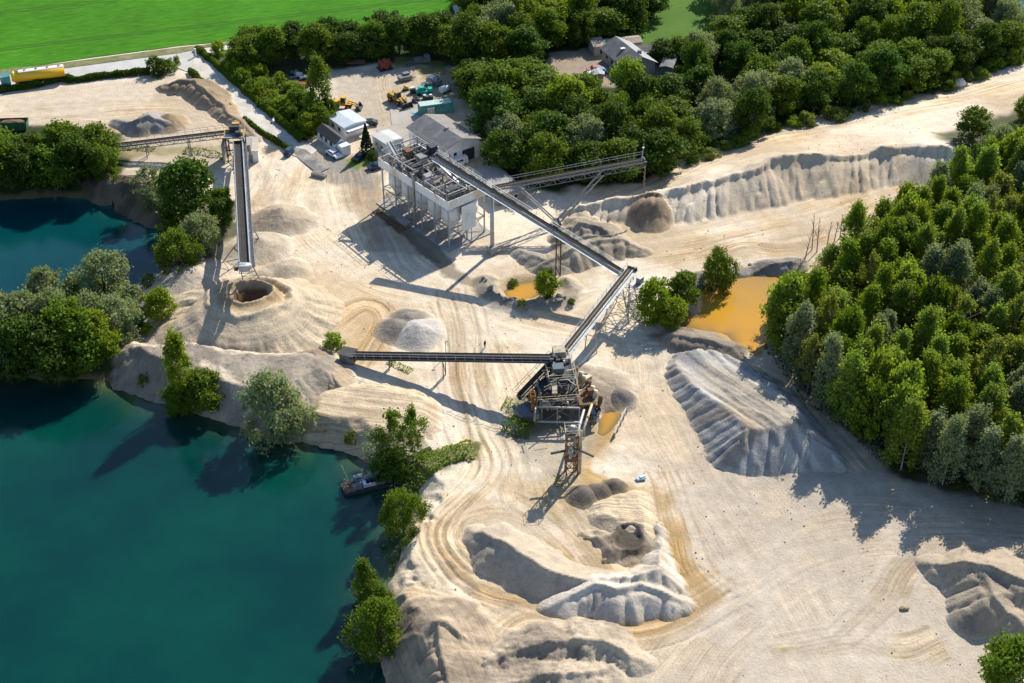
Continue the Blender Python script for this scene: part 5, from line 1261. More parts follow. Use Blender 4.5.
q = MB(); q.prism([(-.3, -9.7), (24.0, -9.7), (24.0, .45), (-.3, .45)], DZ, DZ+.3); q.link('deck', paint('dirty deck', (.16,.15,.135), .9, 0, .4, 1.2, (.26,.22,.17)), SP)
FASC = paint('stained white parapet', (.84,.83,.79), .7, 0, .08, .3, (.60,.50,.34))
q = MB()
for a, b in (((-.3, .55), (24.0, .55)), ((-.3, -9.8), (24.0, -9.8))): q.beam((a[0], a[1], DZ+.55), (b[0], b[1], DZ+.55), .18, 2.0)
for x in (-.4, 24.1): q.beam((x, .64, DZ+.55), (x, -9.9, DZ+.55), .18, 2.0)
q.link('parapet', FASC, SP)
q = MB(); q.box((11.8, -4.6, .15), (26, 12, .3)); q.box((14.5, 1.5, .5), (3.5, 1.6, .8)); q.link('foundation', CONCR, SP)
# short facade pieces
q = MB(); q.box((-.6, -4.7, 6.2), (.25, 3.6, 6.0)); q.link('ladder_case', WHITEP, SP)
q = MB(); q.box((11.0, .85, 6.5), (.45, .5, 13.5)); q.link('drain_duct', STEEL, SP)
# open machinery deck
q = MB(); rr = random.Random(12)
for x in (.4, 4.2, 8.0, 11.8, 15.6, 19.4, 23.2):
    for y in (.1, -4.6, -9.3):
        top = DZ+ (3.6 if x > 9 else 2.6); q.beam((x, y, DZ), (x, y, top), .20)
    q.beam((x, .1, top), (x, -9.3, top), .22)
for y in (.1, -4.6, -9.3): q.beam((.4, y, DZ+2.6), (8, y, DZ+2.6), .2); q.beam((11.8, y, DZ+3.6), (23.2, y, DZ+3.6), .2)
q.link('upper_frame', STEEL, SP)
q = MB()
for x in (1.2, 12.6, 20.5): q.box((x+.8, -2.5, DZ+2.75), (1.4, 2.2, .1))
q.box((3, -7, DZ+2.75), (3, 2.4, .12)); q.box((14.5, -7, DZ+3.75), (4, 2.2, .12)); q.link('grating', DARK, SP)
for (x, y, dx, dy, dz, mt, nm, z0) in ((13.5,-3.2,2.2,1.6,1.5,GREYP,'screen',3.7),(18.0,-3.0,2.0,1.5,1.2,RUST,'screen',3.7),(15.5,-7.6,1.8,1.5,1.5,DARK,'screen',3.8),(20.6,-7.0,2.2,2.2,1.4,DARK,'screen',.3),(3.2,-3.0,2.6,2.2,1.5,GREYP,'vibrating_feeder',.3),(5.6,-7.2,2.2,2.0,1.6,RUST,'vibrating_feeder',.3),(9.6,-2.0,1.6,1.6,2.4,STEEL,'vibrating_feeder',.3)):
    q = MB(); z = DZ+z0; q.prism([(x-dx/2, y-dy/2), (x+dx/2, y-dy/2), (x+dx/2, y+dy/2), (x-dx/2, y+dy/2)], z+.3, z+dz)
    q.add([(x-dx/2-.15, y-dy/2-.15, z+dz+.1), (x+dx/2+.15, y-dy/2-.15, z+dz-.3), (x+dx/2+.15, y+dy/2+.15, z+dz-.3), (x-dx/2-.15, y+dy/2+.15, z+dz+.1)], [(0, 1, 2, 3)])
    q.cyl((x, y-dy/2-.4, z+dz*.6), (x, y+dy/2+.4, z+dz*.6), .28, n=12)
    for i in (-1, 1): q.beam((x+i*dx*.4, y, z-.3), (x+i*dx*.4, y, z+.4), .2)
    q.link(nm, mt, SP)
for (a, b, w_, mt) in (((16.8,-1.2,DZ+1.0),(23.0,-1.6,DZ+5.0),.8,STEEL),((2.0,-6.5,DZ+.8),(9.0,-5.2,DZ+3.8),.8,STEEL),((21,-5.0,DZ+1.0),(14,-5.3,DZ+5.6),.9,DARK),((7.0,-1.0,DZ+.8),(1.6,-4.6,DZ+2.6),.6,SILVER)):
    q = MB(); a = Vector(a); b = Vector(b); q.beam(a, b, w_, .25); q.beam(a+Vector((0, w_*.55, .15)), b+Vector((0, w_*.55, .15)), .1, .35); q.beam(a-Vector((0, w_*.55, -.15)), b-Vector((0, w_*.55, -.15)), .1, .35); q.link('deck_conveyor', mt, SP)
for k in range(9):
    q = MB(); x = rr.uniform(1, 23); y = rr.uniform(-9, -.5); q.cyl((x, y, DZ+.3), (x+rr.uniform(-2, 2), y+rr.uniform(-2, 2), DZ+rr.uniform(2, 4.8)), .2, n=10); q.link('pipe', rr.choice([STEEL, RUST, CREAM, SILVER]), SP)
q = MB(); q.box((20.0, -2.2, DZ+.9), (.9, .9, 1.2)); q.link('blue_drive', BLUEP, SP)
q = MB()
for k in range(70):
    x = rr.uniform(.6, 23); y = rr.uniform(-9.2, -.3); z = DZ+rr.uniform(.3, 3.4); dx, dy, dz = rr.choice([(rr.uniform(1, 3.5), 0, 0), (0, rr.uniform(1, 3.5), 0), (0, 0, 1.6), (rr.uniform(1, 2), .4, 1.2)])
    q.beam((x, y, z), (min(23.4, x+dx), min(0, y+dy), z+dz), rr.uniform(.08, .2))
q.link('pipework', STEEL, SP)
q = MB()
for k in range(45):
    x = rr.uniform(.6, 23); y = rr.uniform(-9.2, -.3); q.box((x, y, DZ+rr.uniform(.4, 2.6)), (rr.uniform(.2, 1.1), rr.uniform(.2, .9), rr.uniform(.2, .9)), rr.random()*3)
q.link('switchgear', DARK, SP)
for k in range(7):
    q = MB(); x = rr.uniform(1, 23); y = rr.uniform(-9, -.5); q.box((x, y, DZ+.7), (rr.uniform(.6, 1.5), rr.uniform(.5, 1.2), rr.uniform(.6, 1.1)), rr.random()*3); q.link('cabinet', rr.choice([GREYP, WHITEP, DARK, RUST]), SP)
def rails(m, pts, z, h=1.1, step=1.7):
    for a, b in zip(pts[:-1], pts[1:]):
        a = Vector((*a, z)); b = Vector((*b, z)); n = max(1, int((b-a).length/step))
        for i in range(n+1): m.beam(a+(b-a)*i/n, a+(b-a)*i/n+Vector((0, 0, h)), .06)
        for q_ in (h*.5, h): m.beam(a+Vector((0, 0, q_)), b+Vector((0, 0, q_)), .05)
q = MB(); rails(q, [(-.35, .5), (24.05, .5), (24.05, -9.75), (-.35, -9.75), (-.35, .5)], DZ+1.5); q.link('handrail', STEEL, SP)
q = MB(); rails(q, [(.4, .1), (8, .1), (8, -9.3), (.4, -9.3), (.4, .1)], DZ+2.8); rails(q, [(11.8, .1), (23.2, .1), (23.2, -9.3), (11.8, -9.3), (11.8, .1)], DZ+3.8); q.link('upper_handrail', STEEL, SP)
q = MB()
for i in range(12): q.box((1.0+i*.9, 3.2-.05*i, .25+.0*i), (.5, 1.6, .12))
q.beam((.6, 2.4, .3), (11.5, 2.0, .3), .16); q.beam((.6, 4.0, .3), (11.5, 3.4, .3), .16)
o_ = q.link('steel_grating_rack', RUST); o_.location = SP.location; o_.rotation_euler = SP.rotation_euler; o_.location = SP.matrix_basis @ Vector((11, .6, 0)); tag(o_, 'low rusty steel rack on the ground along the silo plant legs', 'rack')
# ------------------------------------------------------------------ buildings
def gable(name, label, pc, pl, pr, h, rise, wallm, roofm, roofm2=None, over=.4, cat='building', cut=1.0, z0=0):
    """pc nearest corner (pixel), pl the corner along the ridge direction, pr the corner across; ridge runs pc-pl"""
    c = G(*pc, z0); l = G(*pl, z0); r_ = G(*pr, z0); ax_ = l-c; L = ax_.length; rz = math.atan2(ax_.y, ax_.x); W = abs((r_-c).dot(Vector((math.sin(rz), -math.cos(rz), 0))))
    s = 1 if (r_-c).dot(Vector((-math.sin(rz), math.cos(rz), 0))) > 0 else -1
    root = empty(name, (c.x, c.y, z0), rz, label, cat)
    m = MB(); y1 = s*W
    P = [(0, 0), (L, 0), (L, y1), (0, y1)] if s > 0 else [(0, y1), (L, y1), (L, 0), (0, 0)]
    m.prism(P, -.3, h)
    for x in (0, L): m.add([(x, 0, h), (x, y1, h), (x, y1/2, h+rise)], [(0, 1, 2)])
    m.link('wall', wallm, root)
    t = .12
    for k, (ya, yb) in enumerate(((-s*over, y1/2), (y1+s*over, y1/2))):
        m = MB(); sl = rise/(W/2); za = h-over*sl+.05; zb = h+rise+.05
        V = [(-over, ya, za), (L+over, ya, za), (L+over, yb, zb), (-over, yb, zb)]
        m.add(V+[(a, b, c_+t) for a, b, c_ in V], [(3, 2, 1, 0), (4, 5, 6, 7), (0, 1, 5, 4), (1, 2, 6, 5), (2, 3, 7, 6), (3, 0, 4, 7)])
        m.link('roof', roofm if k == 0 else (roofm2 or roofm), root)
    return root, L, s*W
def windows(root, side, L, W, n, z, w_, h_, name='window', mat=None, a=.1, b=.9):
    for i in range(n):
        t = a+(b-a)*(i+.5)/n; f = MB(); g_ = MB()
        if side == 'x': c = (L*t, 0, z); sg = -1 if W > 0 else 1; f.box((c[0], sg*.03, z), (w_+.2, .10, h_+.2)); g_.box((c[0], sg*.07, z), (w_, .08, h_))
        elif side == 'y': f.box((-.03, W*t, z), (.10, w_+.2, h_+.2)); g_.box((-.07, W*t, z), (.08, w_, h_))
        o = f.link(name, WHITEP, root); g_.link('pane' if mat is None else 'leaf', mat or GLASS, o)
wh, L, W = gable('warehouse', 'large white workshop with a grey gabled roof behind the silo plant', (444,169), (409,145), (484,159), 4.6, 1.7, WHITEP, ROOFG, paint('grey brown roof sheets', (.24,.22,.20), .85, 0, .25, .5, (.17,.15,.14)))
windows(wh, 'x', L, W, 6, 2.9, 1.2, .7); windows(wh, 'y', L, W, 1, 1.6, 3.4, 3.0, 'gate', DARK, .45, .9); windows(wh, 'y', L, W, 2, 2.8, .8, .8, a=.05, b=.4)
m = MB(); m.box((L*.4, W*.5, 6.1), (.7, .7, 1.2)); m.link('chimney', CONCR, wh)
an, L, W = gable('annex', 'low flat grey concrete annex right of the large workshop', (497,206), (470,182), (519,194), 2.4, .12, CONCR, paint('grey flat roof', (.31,.305,.29), .9, 0, .2, .4), over=.15)
windows(an, 'y', L, W, 2, 1.2, .9, .8)
an, L, W = gable('annex', 'small white boxy house with a light roof between the conifer and the silo plant', (387,157), (373,148), (402,150), 3.2, .25, WHITEP, paint('light felt roof', (.55,.54,.51), .9, 0, .15, .4), over=.12)
windows(an, 'x', L, W, 2, 1.8, .9, .8)
gb, L, W = gable('site_cabin', 'white cabin building with a pale blue grey flat roof near the left wheel loader', (345,139), (329,128), (364,130), 2.9, .35, WHITEP, ROOFL, over=.25)
windows(gb, 'x', L, W, 2, 1.7, 1.0, .9); windows(gb, 'y', L, W, 4, 1.7, 1.3, .9)
m = MB(); m.box((-.8, W*.5, 2.35), (1.5, abs(W)*.96, .1)); m.link('porch_roof', WHITEC, gb)
of, L, W = gable('office', 'small office with a dark ridged roof and white walls by the weighbridge', (336,153), (318,139), (345,148), 2.5, 1.0, WHITEP, ROOFD, over=.35)
windows(of, 'x', L, W, 3, 1.5, 1.1, 1.0); windows(of, 'y', L, W, 1, 1.3, 1.2, 1.2)
m = MB(); m.box((-1.3, W*.5, 1.2), (2.2, abs(W)*.8, 2.4)); m.link('porch', WHITEP, of)
sh, L, W = gable('shed', 'small pale grey shed right of the left transfer tower', (244,163), (244,149), (259,163), 2.7, .2, WHITEP, paint('beige roof', (.42,.38,.32), .9, 0, .2, .5), over=.2)
windows(sh, 'y', L, W, 1, 1.1, .9, 1.8, 'door', GREYP)
sh, L, W = gable('shed', 'tiny grey hut half hidden by greenery left of the screening plant', (524,424), (518,415), (533,418), 1.9, .3, GREYP, paint('slate hut roof', (.12,.14,.17), .8, 0, .2, 1), over=.15)
sh, L, W = gable('shed', 'tiny dark hut beside the bright round tree left of the crater', (148,317), (141,313), (151,312), 1.8, .2, GREYP, ROOFG, over=.15)
# house group in the clearing
hs, L, W = gable('house', 'house with a wide dark grey roof in the wood clearing', (627,80), (602,60), (652,72), 3.4, 2.2, BRICK, ROOFG, paint('light grey roof slope', (.30,.30,.31), .8, 0, .2, .5), .6)
windows(hs, 'x', L, W, 4, 1.8, 1.1, 1.2); m = MB(); m.box((L*.55, W*.32, 5.25), (.9, 1.2, .12)); m.link('skylight', WHITEC, hs); m = MB(); m.box((L*.2, W*.6, 5.4), (.8, .8, 1.6)); m.link('chimney', CONCR, hs)
hb, L, W = gable('barn', 'long low barn with old tan roof sheets behind the house', (594,56), (641,51), (590,50), 2.6, .6, BRICK, ROOFTAN, paint('grey barn sheets', (.33,.33,.33), .8, 0, .2, .6), .3)
windows(hb, 'x', L, W, 5, 1.2, 1.6, 1.8, 'door', DARK)
hb, L, W = gable('barn', 'small tan roofed barn at the left end of the long barn', (590,51), (602,50), (588,46), 2.4, .5, BRICK, ROOFTAN, None, .2)
hc, L, W = gable('barn', 'open fronted dark shed with a pale front edge right of the house', (634,64), (664,60), (632,57), 2.8, .3, GREYP, ROOFD, None, .3)
m = MB(); m.box((L*.5, -.35, 2.75), (L+.6, .25, .5)); m.link('fascia', WHITEC, hc); windows(hc, 'x', L, W, 4, 1.2, 4, 1.9, 'bay', DARK, .02, .98)  # dark bay panels stand for the shade within the open front
hw_, L, W = gable('barn', 'low grey roofed wing at the right side of the house court', (660,76), (666,61), (672,76), 2.6, .3, GREYP, ROOFG, None, .3)
cb, L, W = gable('shed', 'little grey roofed hut left of the house among parked cars', (594,83), (592,79), (603,82), 2.2, .3, BRICK, paint('pale grey hut roof', (.34,.34,.34), .8), None, .3)

# ------------------------------------------------------------------ vehicles
def car(name, label, pos, rz, mat, van=False, group=None):
    o = empty(name, pos, rz, label, 'van' if van else 'car', group); L = 4.4 if not van else 5.2; W = 1.8; H_ = 1.45 if not van else 2.1
    m = MB(); pr = [(-L/2, .35), (-L/2, .85), (-L*.28, .95), (L/2-.1, .92), (L/2, .4)] if not van else [(-L/2, .35), (-L/2, 1.0), (-L*.36, 1.15), (L/2, 1.15), (L/2, .4)]
    n = len(pr); V = [(x, -W/2, z) for x, z in pr]+[(x, W/2, z) for x, z in pr]
    m.add(V, [tuple(range(n)), tuple(reversed(range(n, 2*n)))]+[(i, i+n, (i+1) % n+n, (i+1) % n) for i in range(n)])
    pr = [(-L*.27, .93), (-L*.12, H_-.05), (L*.2, H_), (L*.42, .93)] if not van else [(-L*.36, 1.12), (-L*.26, H_-.05), (L*.49, H_), (L*.5, 1.12)]
    V = [(x, -W*.42, z) for x, z in pr]+[(x, W*.42, z) for x, z in pr]; n = 4
    m.add(V, [tuple(range(n)), tuple(reversed(range(n, 2*n)))]+[(i, i+n, (i+1) % n+n, (i+1) % n) for i in range(n)]); m.link('body', mat, o)
    g_ = MB(); g_.box((-L*.2 if not van else -L*.315, 0, (H_+.9)/2), (.12, W*.76, H_*.30)); g_.box((L*.05, 0, (H_+.88)/2), (L*.4, W*.87, H_*.22)); g_.link('window', GLASS, o)
    for sx in (-.32, .32):
        for sy in (-1, 1): w_ = MB(); w_.cyl((sx*L, sy*W*.5-.1, .33), (sx*L, sy*W*.5+.1, .33), .34, n=14); w_.link('wheel', TYRE, o)
    return o
def GP_(px, py): p = GH(px, py); return p
car('parked_car', 'black car parked at the corner of the pale blue grey roofed cabin', GP_(369,125), .1, BLACKP)
car('parked_car', 'dark blue car parked left of the silo plant by the lawn', GP_(377,168), .5, paint('dark blue car paint', (.02,.035,.08), .3))
car('parked_car', 'black car in the shade on the small lawn by the conifer', GP_(360,159), 1.0, BLACKP)
car('parked_van', 'white van squeezed between the workshop gable and the long conveyor', GP_(457,166), .6, WHITEC, True)
car('parked_car', 'white car parked left of the office behind the shadow', GP_(334,156), 2.3, WHITEC)
car('parked_car', 'white car parked left of the house, nearest the hut', GP_(596,75), .2, WHITEC)
car('parked_car', 'light blue car parked left of the house', GP_(599,73), .2, paint('light blue car paint', (.25,.38,.55), .3))
car('parked_car', 'red and white car parked left of the house, farthest from the hut', GP_(595,71), .2, paint('pale red car paint', (.5,.22,.18), .3))
car('small_tractor', 'small dark blue vehicle at the hedge end beside the weighbridge approach', GP_(289,155), 1.2, paint('deep blue paint', (.02,.05,.14), .4), True).scale = (.55, .75, .8)
def loader(label, pos, rz, sc_, colour=YELLOW):
    o = empty('wheel_loader', pos, rz, label, 'wheel loader', 'wheel loaders in the machine yard'); o.scale = (sc_,)*3
    m = MB(); m.box((-2.1, 0, 1.75), (2.8, 1.9, 1.2)); m.box((-3.3, 0, 1.35), (.7, 2.3, 1.0)); m.box((.0, 0, 1.35), (1.8, 1.2, .9)); m.box((1.3, 0, 1.4), (1.6, 1.4, 1.0)); m.link('body', colour, o)
    c = MB(); c.add([(-.75,-.8,1.8),(.75,-.8,1.8),(.75,.8,1.8),(-.75,.8,1.8),(-.65,-.72,3.4),(.5,-.72,3.4),(.5,.72,3.4),(-.65,.72,3.4)], [(3,2,1,0),(4,5,6,7),(0,1,5,4),(1,2,6,5),(2,3,7,6),(3,0,4,7)]); cb_ = c.link('cab', GLASS, o)
    r_ = MB(); r_.box((-.05, 0, 3.46), (1.5, 1.7, .14)); r_.link('roof', colour, cb_)
    for x in (-2.0, 1.5):
        for y in (-1.15, 1.15):
            w_ = MB(); w_.cyl((x, y-.32, .85), (x, y+.32, .85), .85, n=20); w = w_.link('wheel', TYRE, o); h = MB(); h.cyl((x, y-.35, .85), (x, y+.35, .85), .42, n=14); h.link('rim', ORANGE, w)
            f = MB(); f.box((x, y, 1.85), (1.5, .66, .1)); f.link('mudguard', colour, o)
    for y in (-.55, .55): a = MB(); a.beam((1.3, y, 2.1), (3.2, y, 1.5), .22, .35); a.beam((3.2, y, 1.5), (4.0, y, .6), .22, .35); a.link('lift_arm', colour, o)
    b = MB(); pr = [(3.7, .1), (5.2, .1), (5.25, .25), (4.2, .35), (4.0, .8), (4.35, 1.5), (4.1, 1.55), (3.7, .9)]; n = len(pr)
    V = [(x, -1.6, z) for x, z in pr]+[(x, 1.6, z) for x, z in pr]; b.add(V, [(i, i+n, (i+1) % n+n, (i+1) % n) for i in range(n)])
    for y in (-1.6, 1.6): b.add([(3.7, y, .1), (5.2, y, .1), (4.35, y, 1.5), (3.7, y, .9)], [(0, 1, 2, 3)])
    b.link('bucket', DARK, o); e = MB(); e.cyl((-2.6, .4, 2.3), (-2.6, .4, 2.9), .1); e.link('exhaust', DARK, o)
    return o
loader('yellow wheel loader left in the machine yard, beside the trees, bucket to the right', G(344,108), -.12, .88)
loader('brownish yellow wheel loader in the middle of the machine yard, bucket towards the workshop', G(398,103), -.85, .88, paint('worn machine yellow', (.50,.30,.04), .6, 0, .35, 1.2, (.25,.16,.05)))
# tank lorry on the road
ta, tb = G(12, 84), G(66, 77); trz = math.atan2((ta-tb).y, (ta-tb).x)
q = G(40, 83.5); lo = empty('tank_lorry', (q.x, q.y, .13), trz, 'articulated lorry with a yellow silo tank and white top on the road by the field', 'lorry')
m = MB(); m.cyl((-6.5, 0, 2.6), (5.6, 0, 2.6), 1.5, n=28); m.cyl((5.6, 0, 2.6), (6.5, 0, 2.6), 1.5, 1.1, n=28); m.link('tank', TANKY, lo)
m = MB(); Vt = []
for x in (-6.45, 4.6):
    for i in range(7): a_ = R(58+i*64/6); Vt.append((x, math.cos(a_)*1.53, 2.6+math.sin(a_)*1.53))
m.add(Vt, [(i, i+1, i+8, i+7) for i in range(6)]); m.link('top_walkway', TANKW, lo)
m = MB(); m.box((-.5, 0, 1.0), (12.6, 1.0, .3)); m.link('chassis', DARK, lo)
for x in (-5.6, -4.3, -3.0, 4.4, 8.4):
    for y in (-1.0, 1.0): w_ = MB(); w_.cyl((x, y-.25, .52), (x, y+.25, .52), .52, n=18); w_.link('wheel', TYRE, lo)
m = MB(); m.add([(6.9,-1.25,.6),(9.3,-1.25,.6),(9.3,1.25,.6),(6.9,1.25,.6),(6.9,-1.25,3.5),(8.9,-1.25,3.3),(8.9,1.25,3.3),(6.9,1.25,3.5)], [(3,2,1,0),(4,5,6,7),(0,1,5,4),(1,2,6,5),(2,3,7,6),(3,0,4,7)]); cbb = m.link('cab', TEAL, lo)
m = MB(); m.box((9.15, 0, 2.5), (.12, 2.1, .9)); m.link('windscreen', GLASS, cbb)
m = MB()
for x in (-5.4, -2.6, .2, 3.0): m.cyl((x, 0, 4.0), (x, 0, 4.28), .32, n=14)
m.link('hatch', STEEL, lo); m = MB(); m.box((-7.1, 0, 1.1), (1.2, 2.2, .25)); m.box((-7.3, .6, 1.6), (.4, .6, .8)); m.link('rear_frame', STEEL, lo)
# green dump container in the top left yard
q = GH(15, 130); o = empty('dump_container', q, .06, 'open green dump container with a rust brown load in the top left yard', 'container')
m = MB(); m.add([(-3.1,-1.2,.5),(3.1,-1.2,.5),(3.1,1.2,.5),(-3.1,1.2,.5),(-3.3,-1.3,2.6),(3.4,-1.3,2.6),(3.4,1.3,2.6),(-3.3,1.3,2.6)], [(3,2,1,0),(0,1,5,4),(1,2,6,5),(2,3,7,6),(3,0,4,7)])
for x in (-2.4, -.8, .8, 2.4): m.box((x, -1.32, 1.5), (.14, .14, 2.0))
m.link('body', GREENP, o); m = MB(); m.blob((0, 0, 2.1), (3.0, 1.15, .5), 3, 12, 6, .15); m.link('load', RUST, o)
for x in (-2.3, -1.2, 1.8):
    for y in (-1.0, 1.0): w_ = MB(); w_.cyl((x, y-.2, .45), (x, y+.2, .45), .45, n=14); w_.link('wheel', TYRE, o)
# containers, tanks, junk in the machine yard
q = G(436, 112); o = empty('teal_container', (q.x, q.y, 0), .28, 'long teal container with a pale top in the machine yard by the wood', 'container')
m = MB(); m.box((0, 0, 1.3), (8.4, 2.5, 2.6))
for i in range(16): m.box((-4+i*.53, -1.28, 1.3), (.16, .1, 2.3))
m.link('body', TEAL, o); m = MB(); m.box((-.2, 0, 2.66), (8.0, 2.45, .1)); m.link('roof', paint('pale teal roof', (.40,.56,.50), .6), o); m = MB(); m.box((-4.25, 0, 1.3), (.1, 2.2, 2.4)); m.link('door', TEAL, o)
q = G(431, 115); o = empty('cupboard', (q.x, q.y, 0), .28, 'small beige cupboard standing against the teal container', 'cupboard'); m = MB(); m.box((0, 0, 1.0), (1.8, .9, 2.0)); m.link('body', BRICK, o); m = MB(); m.box((0, -.47, 1.0), (.05, .06, 1.8)); m.box((0, 0, 2.05), (1.9, 1.0, .1)); m.link('door', WHITEP, o)
def machine(name, label, px, py, rz, parts, cat, s=1.0):
    q = G(px, py); o = empty(name, (q.x, q.y, 0), rz, label, cat); o.scale = (s,)*3
    for nm, mat, shapes in parts:
        m = MB()
        for sh_ in shapes:
            if sh_[0] == 'b': m.box(sh_[1], sh_[2], sh_[3] if len(sh_) > 3 else 0)
            elif sh_[0] == 'c': m.cyl(sh_[1], sh_[2], sh_[3], n=16)
            elif sh_[0] == 'k': m.cyl(sh_[1], sh_[2], sh_[3], sh_[4], n=16)
            elif sh_[0] == 'r': m.beam(sh_[1], sh_[2], sh_[3])
            elif sh_[0] == 'o': m.blob(sh_[1], sh_[2], 5)
        m.link(nm, mat, o)
    return o
machine('rusty_drum', 'round rusty red screening drum at the top of the machine yard', 385, 69, .5, [('drum', REDP, [('c', (-1.2,0,1.4), (1.2,0,1.4), 1.1), ('c', (-1.4,0,1.4), (-1.2,0,1.4), 1.3), ('c', (1.2,0,1.4), (1.4,0,1.4), 1.3), ('b', (0,0,2.3), (1.0,2.0,.5)), ('b', (.3,-.9,1.2), (1.4,.7,1.2), .4)]), ('frame', DARK, [('b', (0,0,.3), (3.6,2.8,.3)), ('r', (-1.5,-1,.3), (-1.5,0,1.7), .2), ('r', (1.5,1,.3), (1.5,0,1.7), .2)])], 'machine')
machine('turquoise_machine', 'bright turquoise machine beside the teal container', 424, 94, .2, [('body', TEALB, [('b', (0,0,.7), (4.0,1.8,.9)), ('b', (-.6,.2,1.5), (1.4,1.2,1.0)), ('b', (1.6,0,.9), (1.0,1.4,1.4))]), ('wheel', TYRE, [('c', (-1.3,-1.1,.45), (-1.3,-.8,.45), .45), ('c', (1.3,-1.1,.45), (1.3,-.8,.45), .45)]), ('seat', DARK, [('b', (.3,0,1.4), (.6,.6,.5))])], 'machine')
machine('scrap_machine', 'grey stripped machine lying left of the wood shade in the machine yard', 405, 80, .5, [('body', GREYP, [('b', (0,0,.7), (3.4,1.8,1.0)), ('b', (.6,.6,1.4), (1.6,1.2,.6))]), ('arm', STEEL, [('r', (-1.6,0,1.0), (1.9,.4,1.7), .25), ('r', (1.6,-.8,.4), (2.6,-.6,.6), .3)])], 'machine')
machine('scrap_machine', 'pale grey machine with a white hood at the wood edge of the machine yard', 434, 84, -.6, [('body', STEEL, [('b', (0,0,.8), (3.8,1.7,1.2)), ('c', (-1.4,0,1.2), (1.4,0,1.2), .75)]), ('hood', WHITEC, [('b', (-.6,0,1.9), (1.4,1.3,.4))])], 'machine')
machine('scrap_machine', 'dark machine with a white cover behind the turquoise machine', 427, 88, .1, [('body', GREYP, [('b', (0,0,.7), (2.8,1.4,1.1))]), ('hood', BRICK, [('b', (.5,0,1.4), (1.4,1.2,.3))])], 'machine')
machine('scrap_machine', 'dark part with white caps between the turquoise machine and the teal container', 428, 99, .1, [('body', DARK, [('b', (0,0,.5), (2.6,1.2,.8))]), ('cap', WHITEC, [('c', (-.8,0,.9), (-.8,0,1.2), .35), ('c', (.7,.1,.9), (.7,.1,1.2), .35)])], 'machine')
machine('scrap_machine', 'grey machine parts in the shade at the top right of the machine yard', 422, 62, .3, [('body', GREYP, [('b', (0,0,.7), (4.2,2.0,1.0)), ('b', (1.4,.3,1.5), (1.4,1.4,.7))]), ('panel', STEEL, [('b', (-1.2,-.3,1.35), (1.8,1.5,.2))])], 'machine')
machine('scrap_machine', 'flat grey frame in the shade left of the shaded machine parts', 411, 66, .8, [('frame', GREYP, [('b', (0,0,.5), (3.6,.3,.3)), ('b', (0,1.2,.5), (3.6,.3,.3)), ('b', (-1.5,.6,.5), (.3,1.5,.3)), ('b', (1.5,.6,.5), (.3,1.5,.3))])], 'frame')
machine('steel_tank', 'white cylinder lying at the wood edge above the teal container', 445, 92, .7, [('shell', WHITEP, [('c', (-1.4,0,.9), (1.4,0,.9), .85)]), ('saddle', DARK, [('b', (-.8,0,.2), (.3,1.6,.5)), ('b', (.8,0,.2), (.3,1.6,.5))])], 'tank')
machine('rubber_mat_pile', 'small dark heap of scrap rubber below the turquoise machine', 416, 102, .4, [('pile', DARK, [('o', (0,0,.4), (1.1,1.0,.6)), ('o', (.3,.3,.8), (.6,.6,.4))])], 'scrap')
machine('scrap_bin', 'dark upright scrap bin right of the middle wheel loader', 413, 93, .4, [('bin', DARK, [('b', (0,0,.7), (1.3,1.2,1.3))]), ('sheet', WHITEP, [('b', (0,.3,1.4), (1.3,.6,.1), .2)])], 'bin')
machine('yellow_winch', 'small yellow winch right of the middle wheel loader', 406, 90, .3, [('drum', YELLOW, [('c', (-.5,0,.7), (.5,0,.7), .5)]), ('base', DARK, [('b', (0,0,.15), (1.5,1.1,.3))])], 'winch')
machine('blue_pallet', 'small bright blue board on the ground left of the teal container', 416, 113, .2, [('board', paint('light blue board', (.12,.5,.62), .5), [('b', (0,0,.15), (1.8,1.0,.12))]), ('bearer', BRICK, [('b', (-.6,0,.05), (.12,1,.1)), ('b', (.6,0,.05), (.12,1,.1))])], 'pallet')
machine('trailer', 'flat rusty trailer at the tree line of the machine yard', 356, 65, .05, [('bed', RUST, [('b', (0,0,.9), (4.6,2.0,.25)), ('b', (-2.2,0,1.2), (.15,2.0,.5))]), ('wheel', TYRE, [('c', (-1,-1.1,.45), (-1,-.9,.45), .45), ('c', (.2,-1.1,.45), (.2,-.9,.45), .45)]), ('drawbar', DARK, [('r', (2.2,0,.8), (3.6,0,.6), .15)])], 'trailer')
machine('orange_skip', 'orange red skip in the scrap corner behind the scrub', 302, 87, .05, [('tub', REDP, [('b', (0,0,.6), (3.4,1.4,.9))]), ('rim', ORANGE, [('b', (0,-.7,1.1), (3.6,.15,.12)), ('b', (0,.7,1.1), (3.6,.15,.12))])], 'skip')
def junk(px, py, seed, label):
    rr = random.Random(seed); q = G(px, py); m = MB()
    for i in range(5): m.box((rr.uniform(-.8, .8), rr.uniform(-.7, .7), rr.uniform(.15, .6)), (rr.uniform(.5, 1.5), rr.uniform(.3, 1.0), rr.uniform(.15, .5)), rr.uniform(0, 3))
    m.cyl((-.5, .3, .2), (.9, .1, .9), .12, n=8); o = m.link('scrap_bundle', rr.choice([STEEL, GREYP, WHITEP, BLUEP])); o.location = (q.x, q.y, 0); tag(o, label, 'scrap')
for i, (px, py, lb) in enumerate(((294,74,'grey scrap bundle topmost in the scrap corner behind the scrub'),(299,76,'scrap bundle right of the topmost one in the scrap corner'),(293,80,'scrap bundle left of centre in the scrap corner'),(304,78,'scrap bundle nearest the tall birch in the scrap corner'),(298,82,'scrap bundle just above the orange red skip'))): junk(px, py, i+3, lb)
